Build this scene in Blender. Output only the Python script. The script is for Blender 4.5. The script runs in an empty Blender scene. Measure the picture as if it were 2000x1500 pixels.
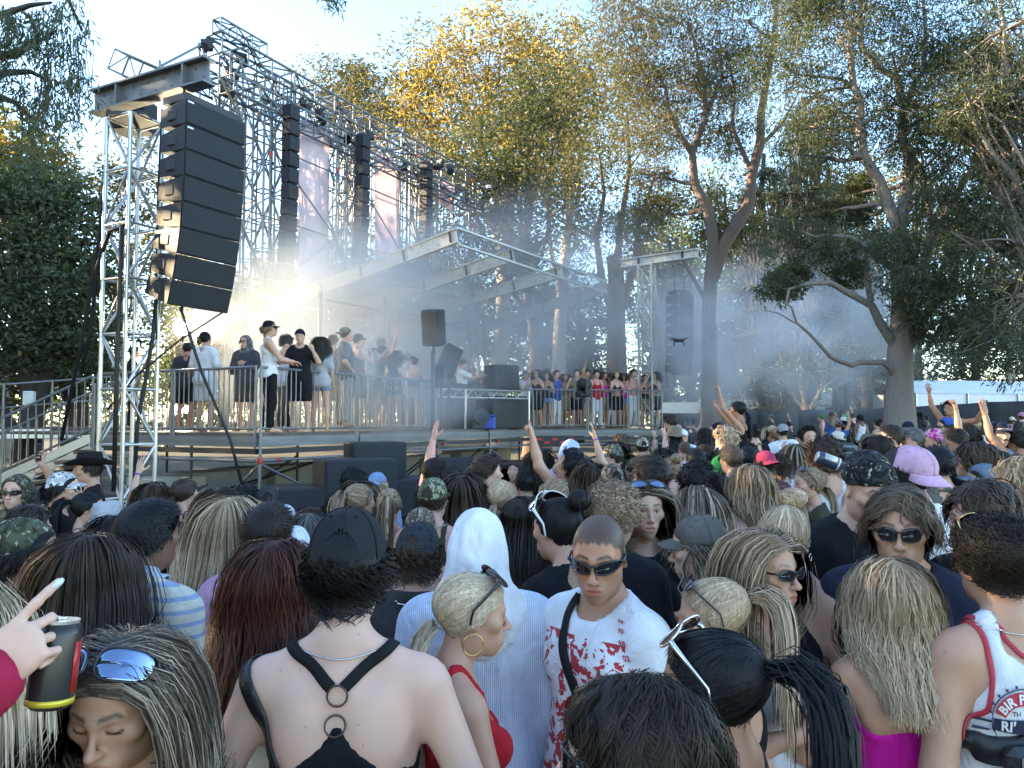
import bpy, math, random
import numpy as np
from mathutils import Vector, Matrix, Euler

SC = bpy.context.scene
COL = SC.collection
PI = math.pi
R = math.radians

# ------------------------------------------------------------------ camera
HC, FPX, HOR = 2.02, 1500.0, 822.0
PITCH = math.atan((HOR - 750.0) / FPX)
cam_d = bpy.data.cameras.new("camera")
cam = bpy.data.objects.new("camera", cam_d)
COL.objects.link(cam)
cam_d.sensor_width = 36.0
cam_d.lens = 36.0 * FPX / 2000.0
cam_d.clip_start = 0.05
cam_d.clip_end = 3000
cam.location = (0, 0, HC)
cam.rotation_euler = (PI / 2 + PITCH, 0, 0)
SC.camera = cam

# ------------------------------------------------------------------ sky, sun, exposure
SUN_AZ, SUN_EL = R(-78.0), R(14.0)      # low sun behind the stage, far to the left
w = bpy.data.worlds.new("World")
SC.world = w
w.use_nodes = True
nt = w.node_tree
sky = nt.nodes.new("ShaderNodeTexSky")
sky.sky_type = 'NISHITA'
sky.sun_disc = False
sky.sun_elevation = SUN_EL
sky.sun_rotation = SUN_AZ
sky.air_density = 1.0
sky.dust_density = 0.2
sky.ozone_density = 2.0
bg = nt.nodes["Background"]
bg.inputs[1].default_value = 0.15
nt.links.new(sky.outputs[0], bg.inputs[0])
sun_d = bpy.data.lights.new("sun", 'SUN')
sun_d.energy = 5.0
sun_d.angle = R(0.6)
sun_d.color = (1.0, 0.76, 0.46)
sun = bpy.data.objects.new("sun", sun_d)
COL.objects.link(sun)
SUN_DIR = Vector((math.sin(SUN_AZ) * math.cos(SUN_EL), math.cos(SUN_AZ) * math.cos(SUN_EL), math.sin(SUN_EL)))
sun.rotation_euler = SUN_DIR.to_track_quat('Z', 'Y').to_euler()
SC.view_settings.view_transform = 'Standard'
SC.view_settings.look = 'None'
SC.view_settings.gamma = 1
SC.view_settings.use_curve_mapping = False
SC.view_settings.exposure = 2.6
cy = SC.cycles
cy.use_denoising = True
cy.max_bounces = 6
cy.diffuse_bounces = 3
cy.glossy_bounces = 3
cy.transmission_bounces = 4
cy.transparent_max_bounces = 16
cy.volume_bounces = 1
cy.volume_step_rate = 2.0
cy.volume_max_steps = 96
cy.sample_clamp_indirect = 4.0
cy.caustics_reflective = False
cy.caustics_refractive = False

# ------------------------------------------------------------------ helpers
rng = np.random.default_rng(7)
random.seed(7)


def ray(px, py):
    fx, fy = (px - 1000.0) / FPX, (750.0 - py) / FPX
    sp, cp = math.sin(PITCH), math.cos(PITCH)
    return Vector((fx, cp - fy * sp, sp + fy * cp))


def pt(px, py, d):
    """world point seen at photograph pixel (px, py) at world distance d along +Y"""
    v = ray(px, py)
    return Vector((0, 0, HC)) + v * (d / v.y)


def gz(x, y):
    """gentle rise of the ground away from the camera"""
    return 0.011 * max(0.0, y) + 0.014 * max(0.0, x)


def tag(o, label=None, cat=None, group=None, kind=None):
    if label: o['label'] = label
    if cat: o['category'] = cat
    if group: o['group'] = group
    if kind: o['kind'] = kind
    return o


def empty(name, label, cat, loc=(0, 0, 0), rotz=0.0, group=None, scale=1.0):
    o = bpy.data.objects.new(name, None)
    COL.objects.link(o)
    o.location = loc
    o.rotation_euler = (0, 0, rotz)
    o.scale = (scale,) * 3
    o.empty_display_size = 0.1
    return tag(o, label, cat, group)


def link(name, me, parent=None, mat=None, color=None):
    o = bpy.data.objects.new(name, me)
    COL.objects.link(o)
    if parent is not None:
        o.parent = parent
    if mat is not None and not me.materials:
        me.materials.append(mat)
    if color is not None:
        o.color = (*color[:3], 1)
    return o


def mesh_np(name, V, F, mat=None, smooth=True, mats=None, midx=None):
    """V (n,3); F list of int arrays (m,3|4)"""
    if not isinstance(F, (list, tuple)):
        F = [F]
    F = [f for f in F if len(f)]
    me = bpy.data.meshes.new(name)
    V = np.ascontiguousarray(V, dtype=np.float32)
    me.vertices.add(len(V))
    me.vertices.foreach_set("co", V.ravel())
    loops = np.concatenate([f.ravel() for f in F]) if F else np.zeros(0, int)
    sizes = np.concatenate([np.full(len(f), f.shape[1]) for f in F]) if F else np.zeros(0, int)
    starts = np.concatenate([[0], np.cumsum(sizes)[:-1]]) if len(sizes) else sizes
    me.loops.add(len(loops))
    me.loops.foreach_set("vertex_index", loops.astype(np.int32))
    me.polygons.add(len(sizes))
    me.polygons.foreach_set("loop_start", starts.astype(np.int32))
    me.polygons.foreach_set("use_smooth", np.full(len(sizes), bool(smooth)))
    if midx is not None:
        me.polygons.foreach_set("material_index", np.asarray(midx, dtype=np.int32))
    for m in (mats or ([mat] if mat else [])):
        me.materials.append(m)
    me.update(calc_edges=True)
    return me


def set_attr(me, name, arr, typ='FLOAT_COLOR', dom='POINT'):
    a = me.attributes.new(name, typ, dom)
    arr = np.ascontiguousarray(arr, dtype=np.float32)
    a.data.foreach_set('color' if typ == 'FLOAT_COLOR' else ('value' if typ == 'FLOAT' else 'vector'), arr.ravel())


class MB:
    """collects boxes, tubes, sheets into one mesh"""
    def __init__(s):
        s.v, s.q, s.t, s.n = [], [], [], 0

    def add(s, V, Q=None, T=None):
        V = np.asarray(V, float)
        if Q is not None and len(Q): s.q.append(np.asarray(Q, int) + s.n)
        if T is not None and len(T): s.t.append(np.asarray(T, int) + s.n)
        s.v.append(V)
        s.n += len(V)
        return s

    def box(s, c, size, rot=None, bev=0.0):
        hx, hy, hz = [k / 2 for k in size]
        if bev <= 0:
            V = np.array([(x, y, z) for z in (-hz, hz) for y in (-hy, hy) for x in (-hx, hx)], float)
            Q = [(0, 2, 3, 1), (4, 5, 7, 6), (0, 1, 5, 4), (2, 6, 7, 3), (0, 4, 6, 2), (1, 3, 7, 5)]
            T = None
        else:
            b = min(bev, hx * .9, hy * .9, hz * .9)
            bm = bpy_box(hx, hy, hz, b)
            V, Q, T = bm
        if rot is not None:
            M = np.array(rot.to_matrix() if hasattr(rot, 'to_matrix') else rot)
            V = V @ M[:3, :3].T
        return s.add(V + np.array(c), Q, T)

    def tube(s, pts, rad, n=8, cap=True, squash=None):
        P = np.array([tuple(p) for p in pts], float)
        k = len(P)
        rad = np.broadcast_to(np.asarray(rad, float), (k,))
        T = np.gradient(P, axis=0) if k > 2 else np.repeat((P[1:] - P[:1]), 2, 0)
        T /= np.linalg.norm(T, axis=1)[:, None] + 1e-9
        ref = np.array([0, 0, 1.0]) if abs(T[0, 2]) < .9 else np.array([0, 1.0, 0])
        U = np.zeros_like(P)
        u = np.cross(T[0], ref); u /= np.linalg.norm(u)
        for i in range(k):
            u = u - T[i] * np.dot(u, T[i]); u /= np.linalg.norm(u) + 1e-9
            U[i] = u
        W = np.cross(T, U)
        a = np.arange(n) * 2 * PI / n
        V = P[:, None] + rad[:, None, None] * (np.cos(a)[None, :, None] * U[:, None] + np.sin(a)[None, :, None] * W[:, None])
        V = V.reshape(-1, 3)
        i = np.arange(k - 1)[:, None] * n
        j = np.arange(n)[None]
        jn = (j + 1) % n
        Q = np.stack([i + j, i + jn, i + n + jn, i + n + j], -1).reshape(-1, 4)
        Tt = None
        if cap:
            V = np.vstack([V, P[0], P[-1]])
            c0, c1 = k * n, k * n + 1
            jj = np.arange(n)
            j2 = (jj + 1) % n
            Tt = np.vstack([np.stack([np.full(n, c0), j2, jj], 1), np.stack([np.full(n, c1), (k - 1) * n + jj, (k - 1) * n + j2], 1)])
        return s.add(V, Q, Tt)

    def sheet(s, P, thick=0.0):
        """P (a,b,3) grid of points; thick>0 makes a closed solid"""
        P = np.asarray(P, float)
        a, b = P.shape[:2]
        idx = np.arange(a * b).reshape(a, b)
        Q = np.stack([idx[:-1, :-1], idx[1:, :-1], idx[1:, 1:], idx[:-1, 1:]], -1).reshape(-1, 4)
        if not thick:
            return s.add(P.reshape(-1, 3), Q)
        du = np.gradient(P, axis=0); dv = np.gradient(P, axis=1)
        N = np.cross(du, dv)
        N /= np.linalg.norm(N, axis=2)[..., None] + 1e-12
        V = np.vstack([(P + N * thick / 2).reshape(-1, 3), (P - N * thick / 2).reshape(-1, 3)])
        m = a * b
        ring = np.concatenate([idx[0, :-1], idx[:-1, -1], idx[-1, :0:-1], idx[:0:-1, 0]])
        rn = np.roll(ring, -1)
        side = np.stack([ring, rn, rn + m, ring + m], 1)
        return s.add(V, np.vstack([Q, Q[:, ::-1] + m, side]))

    def data(s):
        V = np.vstack(s.v) if s.v else np.zeros((0, 3))
        return V, [np.vstack(s.q) if s.q else np.zeros((0, 4), int), np.vstack(s.t) if s.t else np.zeros((0, 3), int)]

    def mesh(s, name, mat=None, smooth=False):
        V, F = s.data()
        return mesh_np(name, V, F, mat, smooth)

    def build(s, name, mat, parent=None, smooth=False, color=None):
        return link(name, s.mesh(name, mat, smooth), parent, None, color)


def bpy_box(hx, hy, hz, b):
    """chamfered box"""
    V, idx = [], {}
    for sx in (-1, 1):
        for sy in (-1, 1):
            for sz in (-1, 1):
                for ax in range(3):
                    p = [sx * hx, sy * hy, sz * hz]
                    for o in range(3):
                        if o != ax:
                            p[o] -= (sx, sy, sz)[o] * b
                    idx[(sx, sy, sz, ax)] = len(V)
                    V.append(p)
    Q, T = [], []
    def q(*k):
        pts = np.array([V[i] for i in k]); c = pts.mean(0)
        n = np.cross(pts[1] - pts[0], pts[2] - pts[0])
        Q.append(k if np.dot(n, c) > 0 else k[::-1])
    I = idx
    for ax in range(3):
        o1, o2 = [k for k in range(3) if k != ax]
        for sg in (-1, 1):
            def key(a, b_):
                s = [0, 0, 0]; s[ax] = sg; s[o1] = a; s[o2] = b_
                return I[(s[0], s[1], s[2], ax)]
            q(key(-1, -1), key(1, -1), key(1, 1), key(-1, 1))
        for a in (-1, 1):
            for c in (-1, 1):
                def key2(sg, which):
                    s = [0, 0, 0]; s[ax] = sg; s[o1] = a; s[o2] = c
                    return I[(s[0], s[1], s[2], which)]
                q(key2(-1, o1), key2(1, o1), key2(1, o2), key2(-1, o2))
    for sx in (-1, 1):
        for sy in (-1, 1):
            for sz in (-1, 1):
                k = [I[(sx, sy, sz, a)] for a in range(3)]
                pts = np.array([V[i] for i in k])
                n = np.cross(pts[1] - pts[0], pts[2] - pts[0])
                T.append(k if np.dot(n, pts.mean(0)) > 0 else k[::-1])
    return np.array(V, float), Q, T


# unit tube (radius 1, length 1 along z) shared by every scaffold tube
_U = {}


def unit_tube(mat, n=8):
    k = (mat.name, n)
    if k not in _U:
        _U[k] = MB().tube([(0, 0, 0), (0, 0, 1)], 1.0, n).mesh("tube", mat, True)
        me = _U[k]
        sm = np.ones(len(me.polygons), bool)
        sm[n:] = False
        me.polygons.foreach_set("use_smooth", sm)
    return _U[k]


def tube_obj(name, a, b, r, mat, parent=None, n=8):
    a, b = Vector(a), Vector(b)
    d = b - a
    o = link(name, unit_tube(mat, n), parent)
    q = d.to_track_quat('Z', 'Y')
    o.matrix_local = Matrix.LocRotScale(a, q, Vector((r, r, d.length)))
    return o


def unit_box(mat):
    k = (mat.name, 'box')
    if k not in _U:
        _U[k] = MB().box((0, 0, 0), (1, 1, 1)).mesh("box", mat)
    return _U[k]


def box_obj(name, c, size, mat, parent=None, rot=None):
    o = link(name, unit_box(mat), parent)
    o.matrix_local = Matrix.LocRotScale(Vector(c), rot or Euler((0, 0, 0)), Vector(size))
    return o


# ------------------------------------------------------------------ materials
class NT:
    def __init__(s, name):
        s.m = bpy.data.materials.new(name)
        s.m.use_nodes = True
        s.t = s.m.node_tree
        s.b = s.t.nodes["Principled BSDF"]
        s.out = s.t.nodes["Material Output"]

    def n(s, typ, **kw):
        nd = s.t.nodes.new(typ)
        for k, v in kw.items():
            if k.startswith('i_'):
                key = k[2:]
                key = int(key) if key.isdigit() else key
                nd.inputs[key].default_value = v
            else:
                setattr(nd, k, v)
        return nd

    def l(s, a, b):
        s.t.links.new(a, b)

    def coord(s, out='Object', scale=None):
        tc = s.n("ShaderNodeTexCoord")
        if scale is None:
            return tc.outputs[out]
        mp = s.n("ShaderNodeMapping")
        mp.inputs['Scale'].default_value = scale if hasattr(scale, '__len__') else (scale,) * 3
        s.l(tc.outputs[out], mp.inputs[0])
        return mp.outputs[0]

    def noise(s, vec, scale, detail=3, rough=.55, dist=0):
        nd = s.n("ShaderNodeTexNoise")
        nd.inputs['Scale'].default_value = scale
        nd.inputs['Detail'].default_value = detail
        nd.inputs['Roughness'].default_value = rough
        nd.inputs['Distortion'].default_value = dist
        if vec is not None: s.l(vec, nd.inputs['Vector'])
        return nd.outputs['Fac']

    def ramp(s, fac, stops, interp='LINEAR'):
        nd = s.n("ShaderNodeValToRGB")
        cr = nd.color_ramp
        cr.interpolation = interp
        while len(cr.elements) < len(stops): cr.elements.new(.5)
        for e, (p, c) in zip(cr.elements, stops):
            e.position = p
            e.color = (*c, 1) if len(c) == 3 else c
        s.l(fac, nd.inputs[0])
        return nd.outputs[0]

    def mix(s, fac, a, b, mode='MIX'):
        nd = s.n("ShaderNodeMix", data_type='RGBA', blend_type=mode)
        for sock, v in ((nd.inputs[0], fac), (nd.inputs[6], a), (nd.inputs[7], b)):
            if isinstance(v, (int, float)): sock.default_value = v if sock == nd.inputs[0] else (v, v, v, 1)
            elif isinstance(v, tuple): sock.default_value = (*v[:3], 1)
            else: s.l(v, sock)
        return nd.outputs[2]

    def math(s, op, a, b=None, clamp=False):
        nd = s.n("ShaderNodeMath", operation=op, use_clamp=clamp)
        for sock, v in ((nd.inputs[0], a), (nd.inputs[1], b)):
            if v is None: continue
            if isinstance(v, (int, float)): sock.default_value = v
            else: s.l(v, sock)
        return nd.outputs[0]

    def bump(s, h, strength=.3, dist=.01):
        nd = s.n("ShaderNodeBump")
        nd.inputs['Strength'].default_value = strength
        nd.inputs['Distance'].default_value = dist
        s.l(h, nd.inputs['Height'])
        s.l(nd.outputs[0], s.b.inputs['Normal'])

    def set(s, **kw):
        for k, v in kw.items():
            nm = k.replace('_', ' ')
            if isinstance(v, (int, float)): s.b.inputs[nm].default_value = v
            elif isinstance(v, tuple): s.b.inputs[nm].default_value = (*v, 1) if len(v) == 3 and nm not in ('Subsurface Radius',) else v
            else: s.l(v, s.b.inputs[nm])
        return s


def simple(name, col, rough=.6, metal=0.0, var=.12, scale=6.0, bump=0.0, bscale=40.0, spec=.5):
    m = NT(name)
    c = m.coord('Object')
    f = m.noise(c, scale, 4)
    lo = tuple(max(0, k * (1 - var)) for k in col)
    hi = tuple(min(1, k * (1 + var)) for k in col)
    m.set(Base_Color=m.ramp(f, [(.3, lo), (.7, hi)]), Roughness=rough, Metallic=metal, Specular_IOR_Level=spec)
    if bump:
        m.bump(m.noise(c, bscale, 3), bump, .01)
    return m.m


def obj_color(m):
    return m.n("ShaderNodeObjectInfo").outputs['Color']


def obj_prop(m, name):
    a = m.n("ShaderNodeAttribute", attribute_type='OBJECT', attribute_name=name)
    return a


def geo_attr(m, name):
    return m.n("ShaderNodeAttribute", attribute_type='GEOMETRY', attribute_name=name)

# ------------------------------------------------------------------ smooth implicit bodies
class Field:
    """smooth union of ellipsoids and tapered capsules"""
    def __init__(s):
        s.p = []
        s.cuts = []
        s.ck = .010

    def e(s, c, r, k=.03, rot=None, sub=False):
        s.p.append(('e', np.array(c, float), np.array(r, float), k, None if rot is None else np.array(Euler([R(a) for a in rot]).to_matrix()), sub))
        return s

    def c(s, a, b, ra, rb=None, k=.03, sub=False):
        s.p.append(('c', np.array(a, float), np.array(b, float), k, (ra, ra if rb is None else rb), sub))
        return s

    def sym(s, fn, *a, **kw):
        for sg in (-1, 1):
            b = []
            for v in a:
                b.append((v[0] * sg, v[1], v[2]) if isinstance(v, tuple) and len(v) == 3 and v[0] is not None and not kw.get('_r') is v else v)
            kw2 = {q: v for q, v in kw.items() if q != '_r'}
            if 'rot' in kw2: kw2['rot'] = (kw2['rot'][0], kw2['rot'][1] * sg, kw2['rot'][2] * sg)
            getattr(s, fn)(*b, **kw2)
        return s

    def es(s, c, r, k=.03, rot=None, sub=False):
        for sg in (-1, 1):
            s.e((c[0] * sg, c[1], c[2]), r, k, None if rot is None else (rot[0], rot[1] * sg, rot[2] * sg), sub)
        return s

    def cs(s, a, b, ra, rb=None, k=.03, sub=False):
        for sg in (-1, 1):
            s.c((a[0] * sg, a[1], a[2]), (b[0] * sg, b[1], b[2]), ra, rb, k, sub)
        return s

    def inflate(s, off, keep=None):
        f = Field()
        for i, q in enumerate(s.p):
            if q[5] or (keep is not None and not keep(i, q)): continue
            if q[0] == 'e': f.p.append(('e', q[1], q[2] + off, q[3], q[4], False))
            else: f.p.append(('c', q[1], q[2], q[3], (q[4][0] + off, q[4][1] + off), False))
        return f

    def transformed(s, M):
        """rigid transform"""
        M = np.array(M); Rm, t = M[:3, :3], M[:3, 3]
        f = Field()
        for q in s.p:
            if q[0] == 'e':
                r0 = q[4] if q[4] is not None else np.eye(3)
                f.p.append(('e', Rm @ q[1] + t, q[2], q[3], Rm @ r0, q[5]))
            else:
                f.p.append(('c', Rm @ q[1] + t, Rm @ q[2] + t, q[3], q[4], q[5]))
        return f

    def __call__(s, P):
        d = None
        for q in s.p:
            if q[0] == 'e':
                v = P - q[1]
                if q[4] is not None: v = v @ q[4]
                a = v / q[2]
                k0 = np.sqrt((a * a).sum(1))
                a = a / q[2]
                k1 = np.sqrt((a * a).sum(1)) + 1e-9
                e = k0 * (k0 - 1) / k1
            else:
                ba = q[2] - q[1]
                v = P - q[1]
                t = np.clip((v @ ba) / (ba @ ba + 1e-12), 0, 1)
                e = np.sqrt(((v - t[:, None] * ba) ** 2).sum(1)) - (q[4][0] + (q[4][1] - q[4][0]) * t)
            if d is None:
                d = e
                continue
            k = q[3]
            if q[5]:
                h = np.maximum(k - np.abs(-d - e), 0) / k
                d = -(np.minimum(-d, e) - h * h * k * .25)
            else:
                h = np.maximum(k - np.abs(d - e), 0) / k
                d = np.minimum(d, e) - h * h * k * .25
        for cfn in s.cuts:
            e = cfn(P)
            k = s.ck
            d = np.maximum(d, e) + np.maximum(k - np.abs(d - e), 0) ** 2 / k * .25
        return d

    def grad(s, P, h=.004):
        d = s(P)
        g = np.stack([s(P + np.array(o) * h) - d for o in ((1, 0, 0), (0, 1, 0), (0, 0, 1))], 1)
        return d, g / (np.linalg.norm(g, axis=1)[:, None] + 1e-9)


def axis_pts(segs):
    """[(start, step), ..., (end, None)] -> coordinates"""
    out = [segs[0][0]]
    for (a, h), (b, _) in zip(segs[:-1], segs[1:]):
        n = max(1, int(round((b - a) / h)))
        out += list(a + (b - a) * (np.arange(1, n + 1) / n))
    return np.array(out)


_E = [(0, 1), (2, 3), (4, 5), (6, 7), (0, 2), (1, 3), (4, 6), (5, 7), (0, 4), (1, 5), (2, 6), (3, 7)]
_CO = np.array([(i & 1, (i >> 1) & 1, (i >> 2) & 1) for i in range(8)])


def extract(f, xs, ys, zs, st=4):
    """surface nets on a rectilinear grid, evaluated only near the surface"""
    nx, ny, nz = len(xs), len(ys), len(zs)
    def coarse(n): return np.unique(np.append(np.arange(0, n, st), n - 1))
    ci, cj, ck = coarse(nx), coarse(ny), coarse(nz)
    G = np.stack(np.meshgrid(xs[ci], ys[cj], zs[ck], indexing='ij'), -1).reshape(-1, 3)
    Dc = f(G).reshape(len(ci), len(cj), len(ck))
    def near(n, c): return np.abs(np.arange(n)[:, None] - c[None]).argmin(1)
    ii, jj, kk = near(nx, ci), near(ny, cj), near(nz, ck)
    D = Dc[ii][:, jj][:, :, kk].copy()
    sx, sy, sz = np.gradient(xs), np.gradient(ys), np.gradient(zs)
    thr = (st * .5 + 1.2) * np.sqrt(sx[:, None, None] ** 2 + sy[None, :, None] ** 2 + sz[None, None] ** 2) + .004
    m = np.abs(D) < thr * 1.25
    I, J, K = np.nonzero(m)
    D[I, J, K] = f(np.stack([xs[I], ys[J], zs[K]], 1))
    neg = D < 0
    c8 = [neg[a:nx - 1 + a, b:ny - 1 + b, c:nz - 1 + c] for a, b, c in _CO]
    cnt = sum(x.astype(np.int8) for x in c8)
    I, J, K = np.nonzero((cnt > 0) & (cnt < 8))
    vals = np.stack([D[I + a, J + b, K + c] for a, b, c in _CO], 1)
    P = np.zeros((len(I), 3)); W = np.zeros(len(I))
    for a, b in _E:
        va, vb = vals[:, a], vals[:, b]
        cr = (va < 0) != (vb < 0)
        t = np.where(cr, va / np.where(np.abs(va - vb) < 1e-12, 1, va - vb), 0)
        p = _CO[a][None] + (_CO[b] - _CO[a])[None] * t[:, None]
        P += p * cr[:, None]; W += cr
    P /= W[:, None]
    V = np.stack([xs[I] + P[:, 0] * (xs[I + 1] - xs[I]), ys[J] + P[:, 1] * (ys[J + 1] - ys[J]), zs[K] + P[:, 2] * (zs[K + 1] - zs[K])], 1)
    idx = np.full((nx, ny, nz), -1, np.int32)
    idx[I, J, K] = np.arange(len(I))
    Q = []
    for ax in range(3):
        sl = [slice(1, -1)] * 3; sl[ax] = slice(0, -1)
        a = neg[tuple(sl)]
        sl2 = [slice(1, -1)] * 3; sl2[ax] = slice(1, None)
        b = neg[tuple(sl2)]
        i, j, k = np.nonzero(a != b)
        off = [1, 1, 1]; off[ax] = 0
        i, j, k = i + off[0], j + off[1], k + off[2]
        flip = ~neg[i, j, k]
        u, v = [(1, 2), (2, 0), (0, 1)][ax]
        du = np.zeros(3, int); du[u] = 1
        dv = np.zeros(3, int); dv[v] = 1
        q = np.stack([idx[i - du[0] - dv[0], j - du[1] - dv[1], k - du[2] - dv[2]], idx[i - dv[0], j - dv[1], k - dv[2]],
                      idx[i, j, k], idx[i - du[0], j - du[1], k - du[2]]], 1)
        q[flip] = q[flip][:, ::-1]
        Q.append(q)
    Q = np.vstack(Q)
    return V, Q[(Q >= 0).all(1)]


def snoise(P, seed=0, f=1.0):
    """cheap smooth noise in [-1,1] from a few sine waves"""
    g = np.random.default_rng(seed)
    out = np.zeros(len(P))
    for i in range(6):
        d = g.normal(size=3); d *= f * (0.6 + .35 * i) / np.linalg.norm(d)
        out += np.sin(P @ d + g.uniform(0, 6.28) + 1.3 * np.sin(P @ d[[1, 2, 0]] * .7 + g.uniform(0, 6))) / (1 + .35 * i)
    return out / 3.4


# ------------------------------------------------------------------ heads
def head_field(sex, detail=True, mouth_open=0.0):
    F = Field()
    m = sex == 'm'
    F.e((0, -.018, .034), (.0735, .098, .083), .03)
    F.e((0, .034, .038), (.062, .055, .06), .03)
    F.e((0, .034, -.028), (.059 if m else .055, .06, .075), .03)
    F.e((0, .03, -.074 - .012 * mouth_open), (.045 if m else .037, .058, .042), .03)
    F.e((0, .073, -.101 - .016 * mouth_open), (.020 if m else .0145, .018, .016), .028)
    F.es((.045 if m else .037, .0, -.058), (.014, .022, .03), .035)
    F.es((.05, .058, -.014), (.019, .02, .016), .03)
    F.c((0, -.012, -.05), (0, -.03, -.13), .05 if m else .043, .053 if m else .045, .035)
    F.es((.0745, -.010, -.004), (.007, .019, .031), .01, rot=(8, 0, -22))
    if detail:
        F.cs((.008, .0925, .021), (.045, .074, .026), .0085 if m else .0065, None, .018)
        F.es((.0315, .1, .003), (.019, .017, .0115), .012, sub=True)
        F.es((.0315, .0765, .003), (.0150, .0128, .0118), .004)
        F.c((0, .090, .014), (0, .1165, -.031), .0062, .0095 if m else .008, .012)
        F.e((0, .1165, -.033), (.0125 if m else .0105, .012, .0105), .008)
        F.es((.0125 if m else .0105, .1035, -.0365), (.0068, .011, .007), .007)
        F.e((0, .083, -.068), (.03, .016, .022), .02)
        F.e((0, .0985, -.0628), (.0240, .0078, .0058 if m else .007), .006)
        F.e((0, .0965, -.0752 - .012 * mouth_open), (.0215, .0085, .0065 if m else .008), .006)
        F.c((-.02, .103, -.068), (.02, .103, -.068), .0028, None, .004, sub=True)
        if mouth_open: F.e((0, .095, -.070 - .004 * mouth_open), (.016, .02, .011 * mouth_open), .005, sub=True)
        F.es((.085, -.006, -.001), (.008, .011, .019), .006, sub=True, rot=(8, 0, -22))
    else:
        F.c((0, .09, .012), (0, .114, -.033), .009, .013, .014)
        F.e((0, .088, -.068), (.026, .014, .016), .02)
        F.es((.032, .102, .003), (.018, .014, .012), .012, sub=True)
    return F


_HEADS = {}


def head_tpl(sex, lod, mouth=0.0):
    k = (sex, lod, mouth)
    if k not in _HEADS:
        h = {0: .0047, 1: .0090, 2: .0155, 3: .022}[lod]
        F = head_field(sex, lod < 2, mouth)
        hb = h * 1.5
        xs = axis_pts([(-.105, h), (.105, None)])
        ys = axis_pts([(-.13, hb), (.03, h), (.142, None)])
        zs = axis_pts([(-.155, hb), (-.115, h), (.05, hb), (.13, None)])
        V, Q = extract(F, xs, ys, zs)
        _HEADS[k] = (V, Q)
    return _HEADS[k]


def head_zones(q, eyes='open', brow=1.0, buzz=0.0, stubble=0.0):
    """r lips, g hair-tinted skin, b eye white, a dark (iris, lashes)"""
    x, y, z = np.abs(q[:, 0]), q[:, 1], q[:, 2]
    Z = np.zeros((len(q), 4))
    fr = y > .062
    Z[:, 0] = np.clip(1.6 - 1.6 * ((x / .0245) ** 2 + ((z + .068) / .0125) ** 2), 0, 1) * (y > .085)
    arch = .0285 + .006 * np.clip((x - .012) / .03, 0, 1) - .010 * np.clip((x - .04) / .014, 0, 1)
    b = np.clip(1.5 - np.abs(z - arch) / .0042, 0, 1) * np.clip((x - .009) / .004, 0, 1) * np.clip((.054 - x) / .006, 0, 1) * fr
    Z[:, 1] = b * brow
    if eyes == 'open':
        Z[:, 2] = np.clip(1.8 - 1.6 * (((x - .0315) / .0135) ** 2 + ((z - .002) / .0058) ** 2), 0, 1) * fr
        iris = np.clip(2.2 - ((x - .0315) ** 2 + (z - .0025) ** 2) / .0046 ** 2, 0, 1) * fr * (Z[:, 2] > .2)
        lash = np.clip(1.4 - np.abs(z - (.0085 - 22 * (x - .0315) ** 2)) / .0026, 0, 1) * (np.abs(x - .0315) < .015) * fr
        Z[:, 3] = np.maximum(iris, lash)
    else:
        lash = np.clip(1.5 - np.abs(z - (-.0045 + 18 * (x - .0315) ** 2)) / .003, 0, 1) * (np.abs(x - .0315) < .0165) * fr
        Z[:, 3] = lash
    if buzz:
        zl = np.interp(y, [-.12, -.06, -.03, -.012, .012, .03, .052, .07, .1], [-.085, -.07, -.045, -.015, -.02, .02, .042, .058, .07])
        zl = zl + .004 * np.sin(x * 300)
        Z[:, 1] = np.maximum(Z[:, 1], buzz * np.clip((z - zl) / .008, 0, 1))
    if stubble:
        Z[:, 1] = np.maximum(Z[:, 1], stubble * np.clip((-.04 - z) / .015, 0, 1) * np.clip((y - .0) / .02, 0, 1) * (z > -.125) * np.clip(((x / .028) ** 2 + ((z + .066) / .012) ** 2 - 1) * 2, 0, 1))
    return Z


# ------------------------------------------------------------------ hands
_FING = [(-.0305, .058, .0076), (-.0105, .073, .0083), (.0105, .080, .0086), (.0305, .072, .0083)]  # little .. index (thumb side +x)
_CURL = {  # per finger little..index joint angles (deg), thumb (swing, flex)
    'relaxed': ([28, 24, 20, 15], [35, 30, 26, 22], (35, 20)),
    'open': ([4, 2, 2, 4], [8, 6, 6, 6], (50, 5)),
    'fist': ([82, 82, 80, 78], [95, 95, 92, 90], (15, 60)),
    'point': ([80, 78, 62, 6], [92, 90, 80, 6], (15, 55)),
    'grip': ([48, 46, 44, 42], [48, 46, 44, 42], (62, 25)),
    'peace': ([82, 80, 4, 4], [95, 92, 6, 6], (15, 60)),
}
_HANDS = {}


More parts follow.
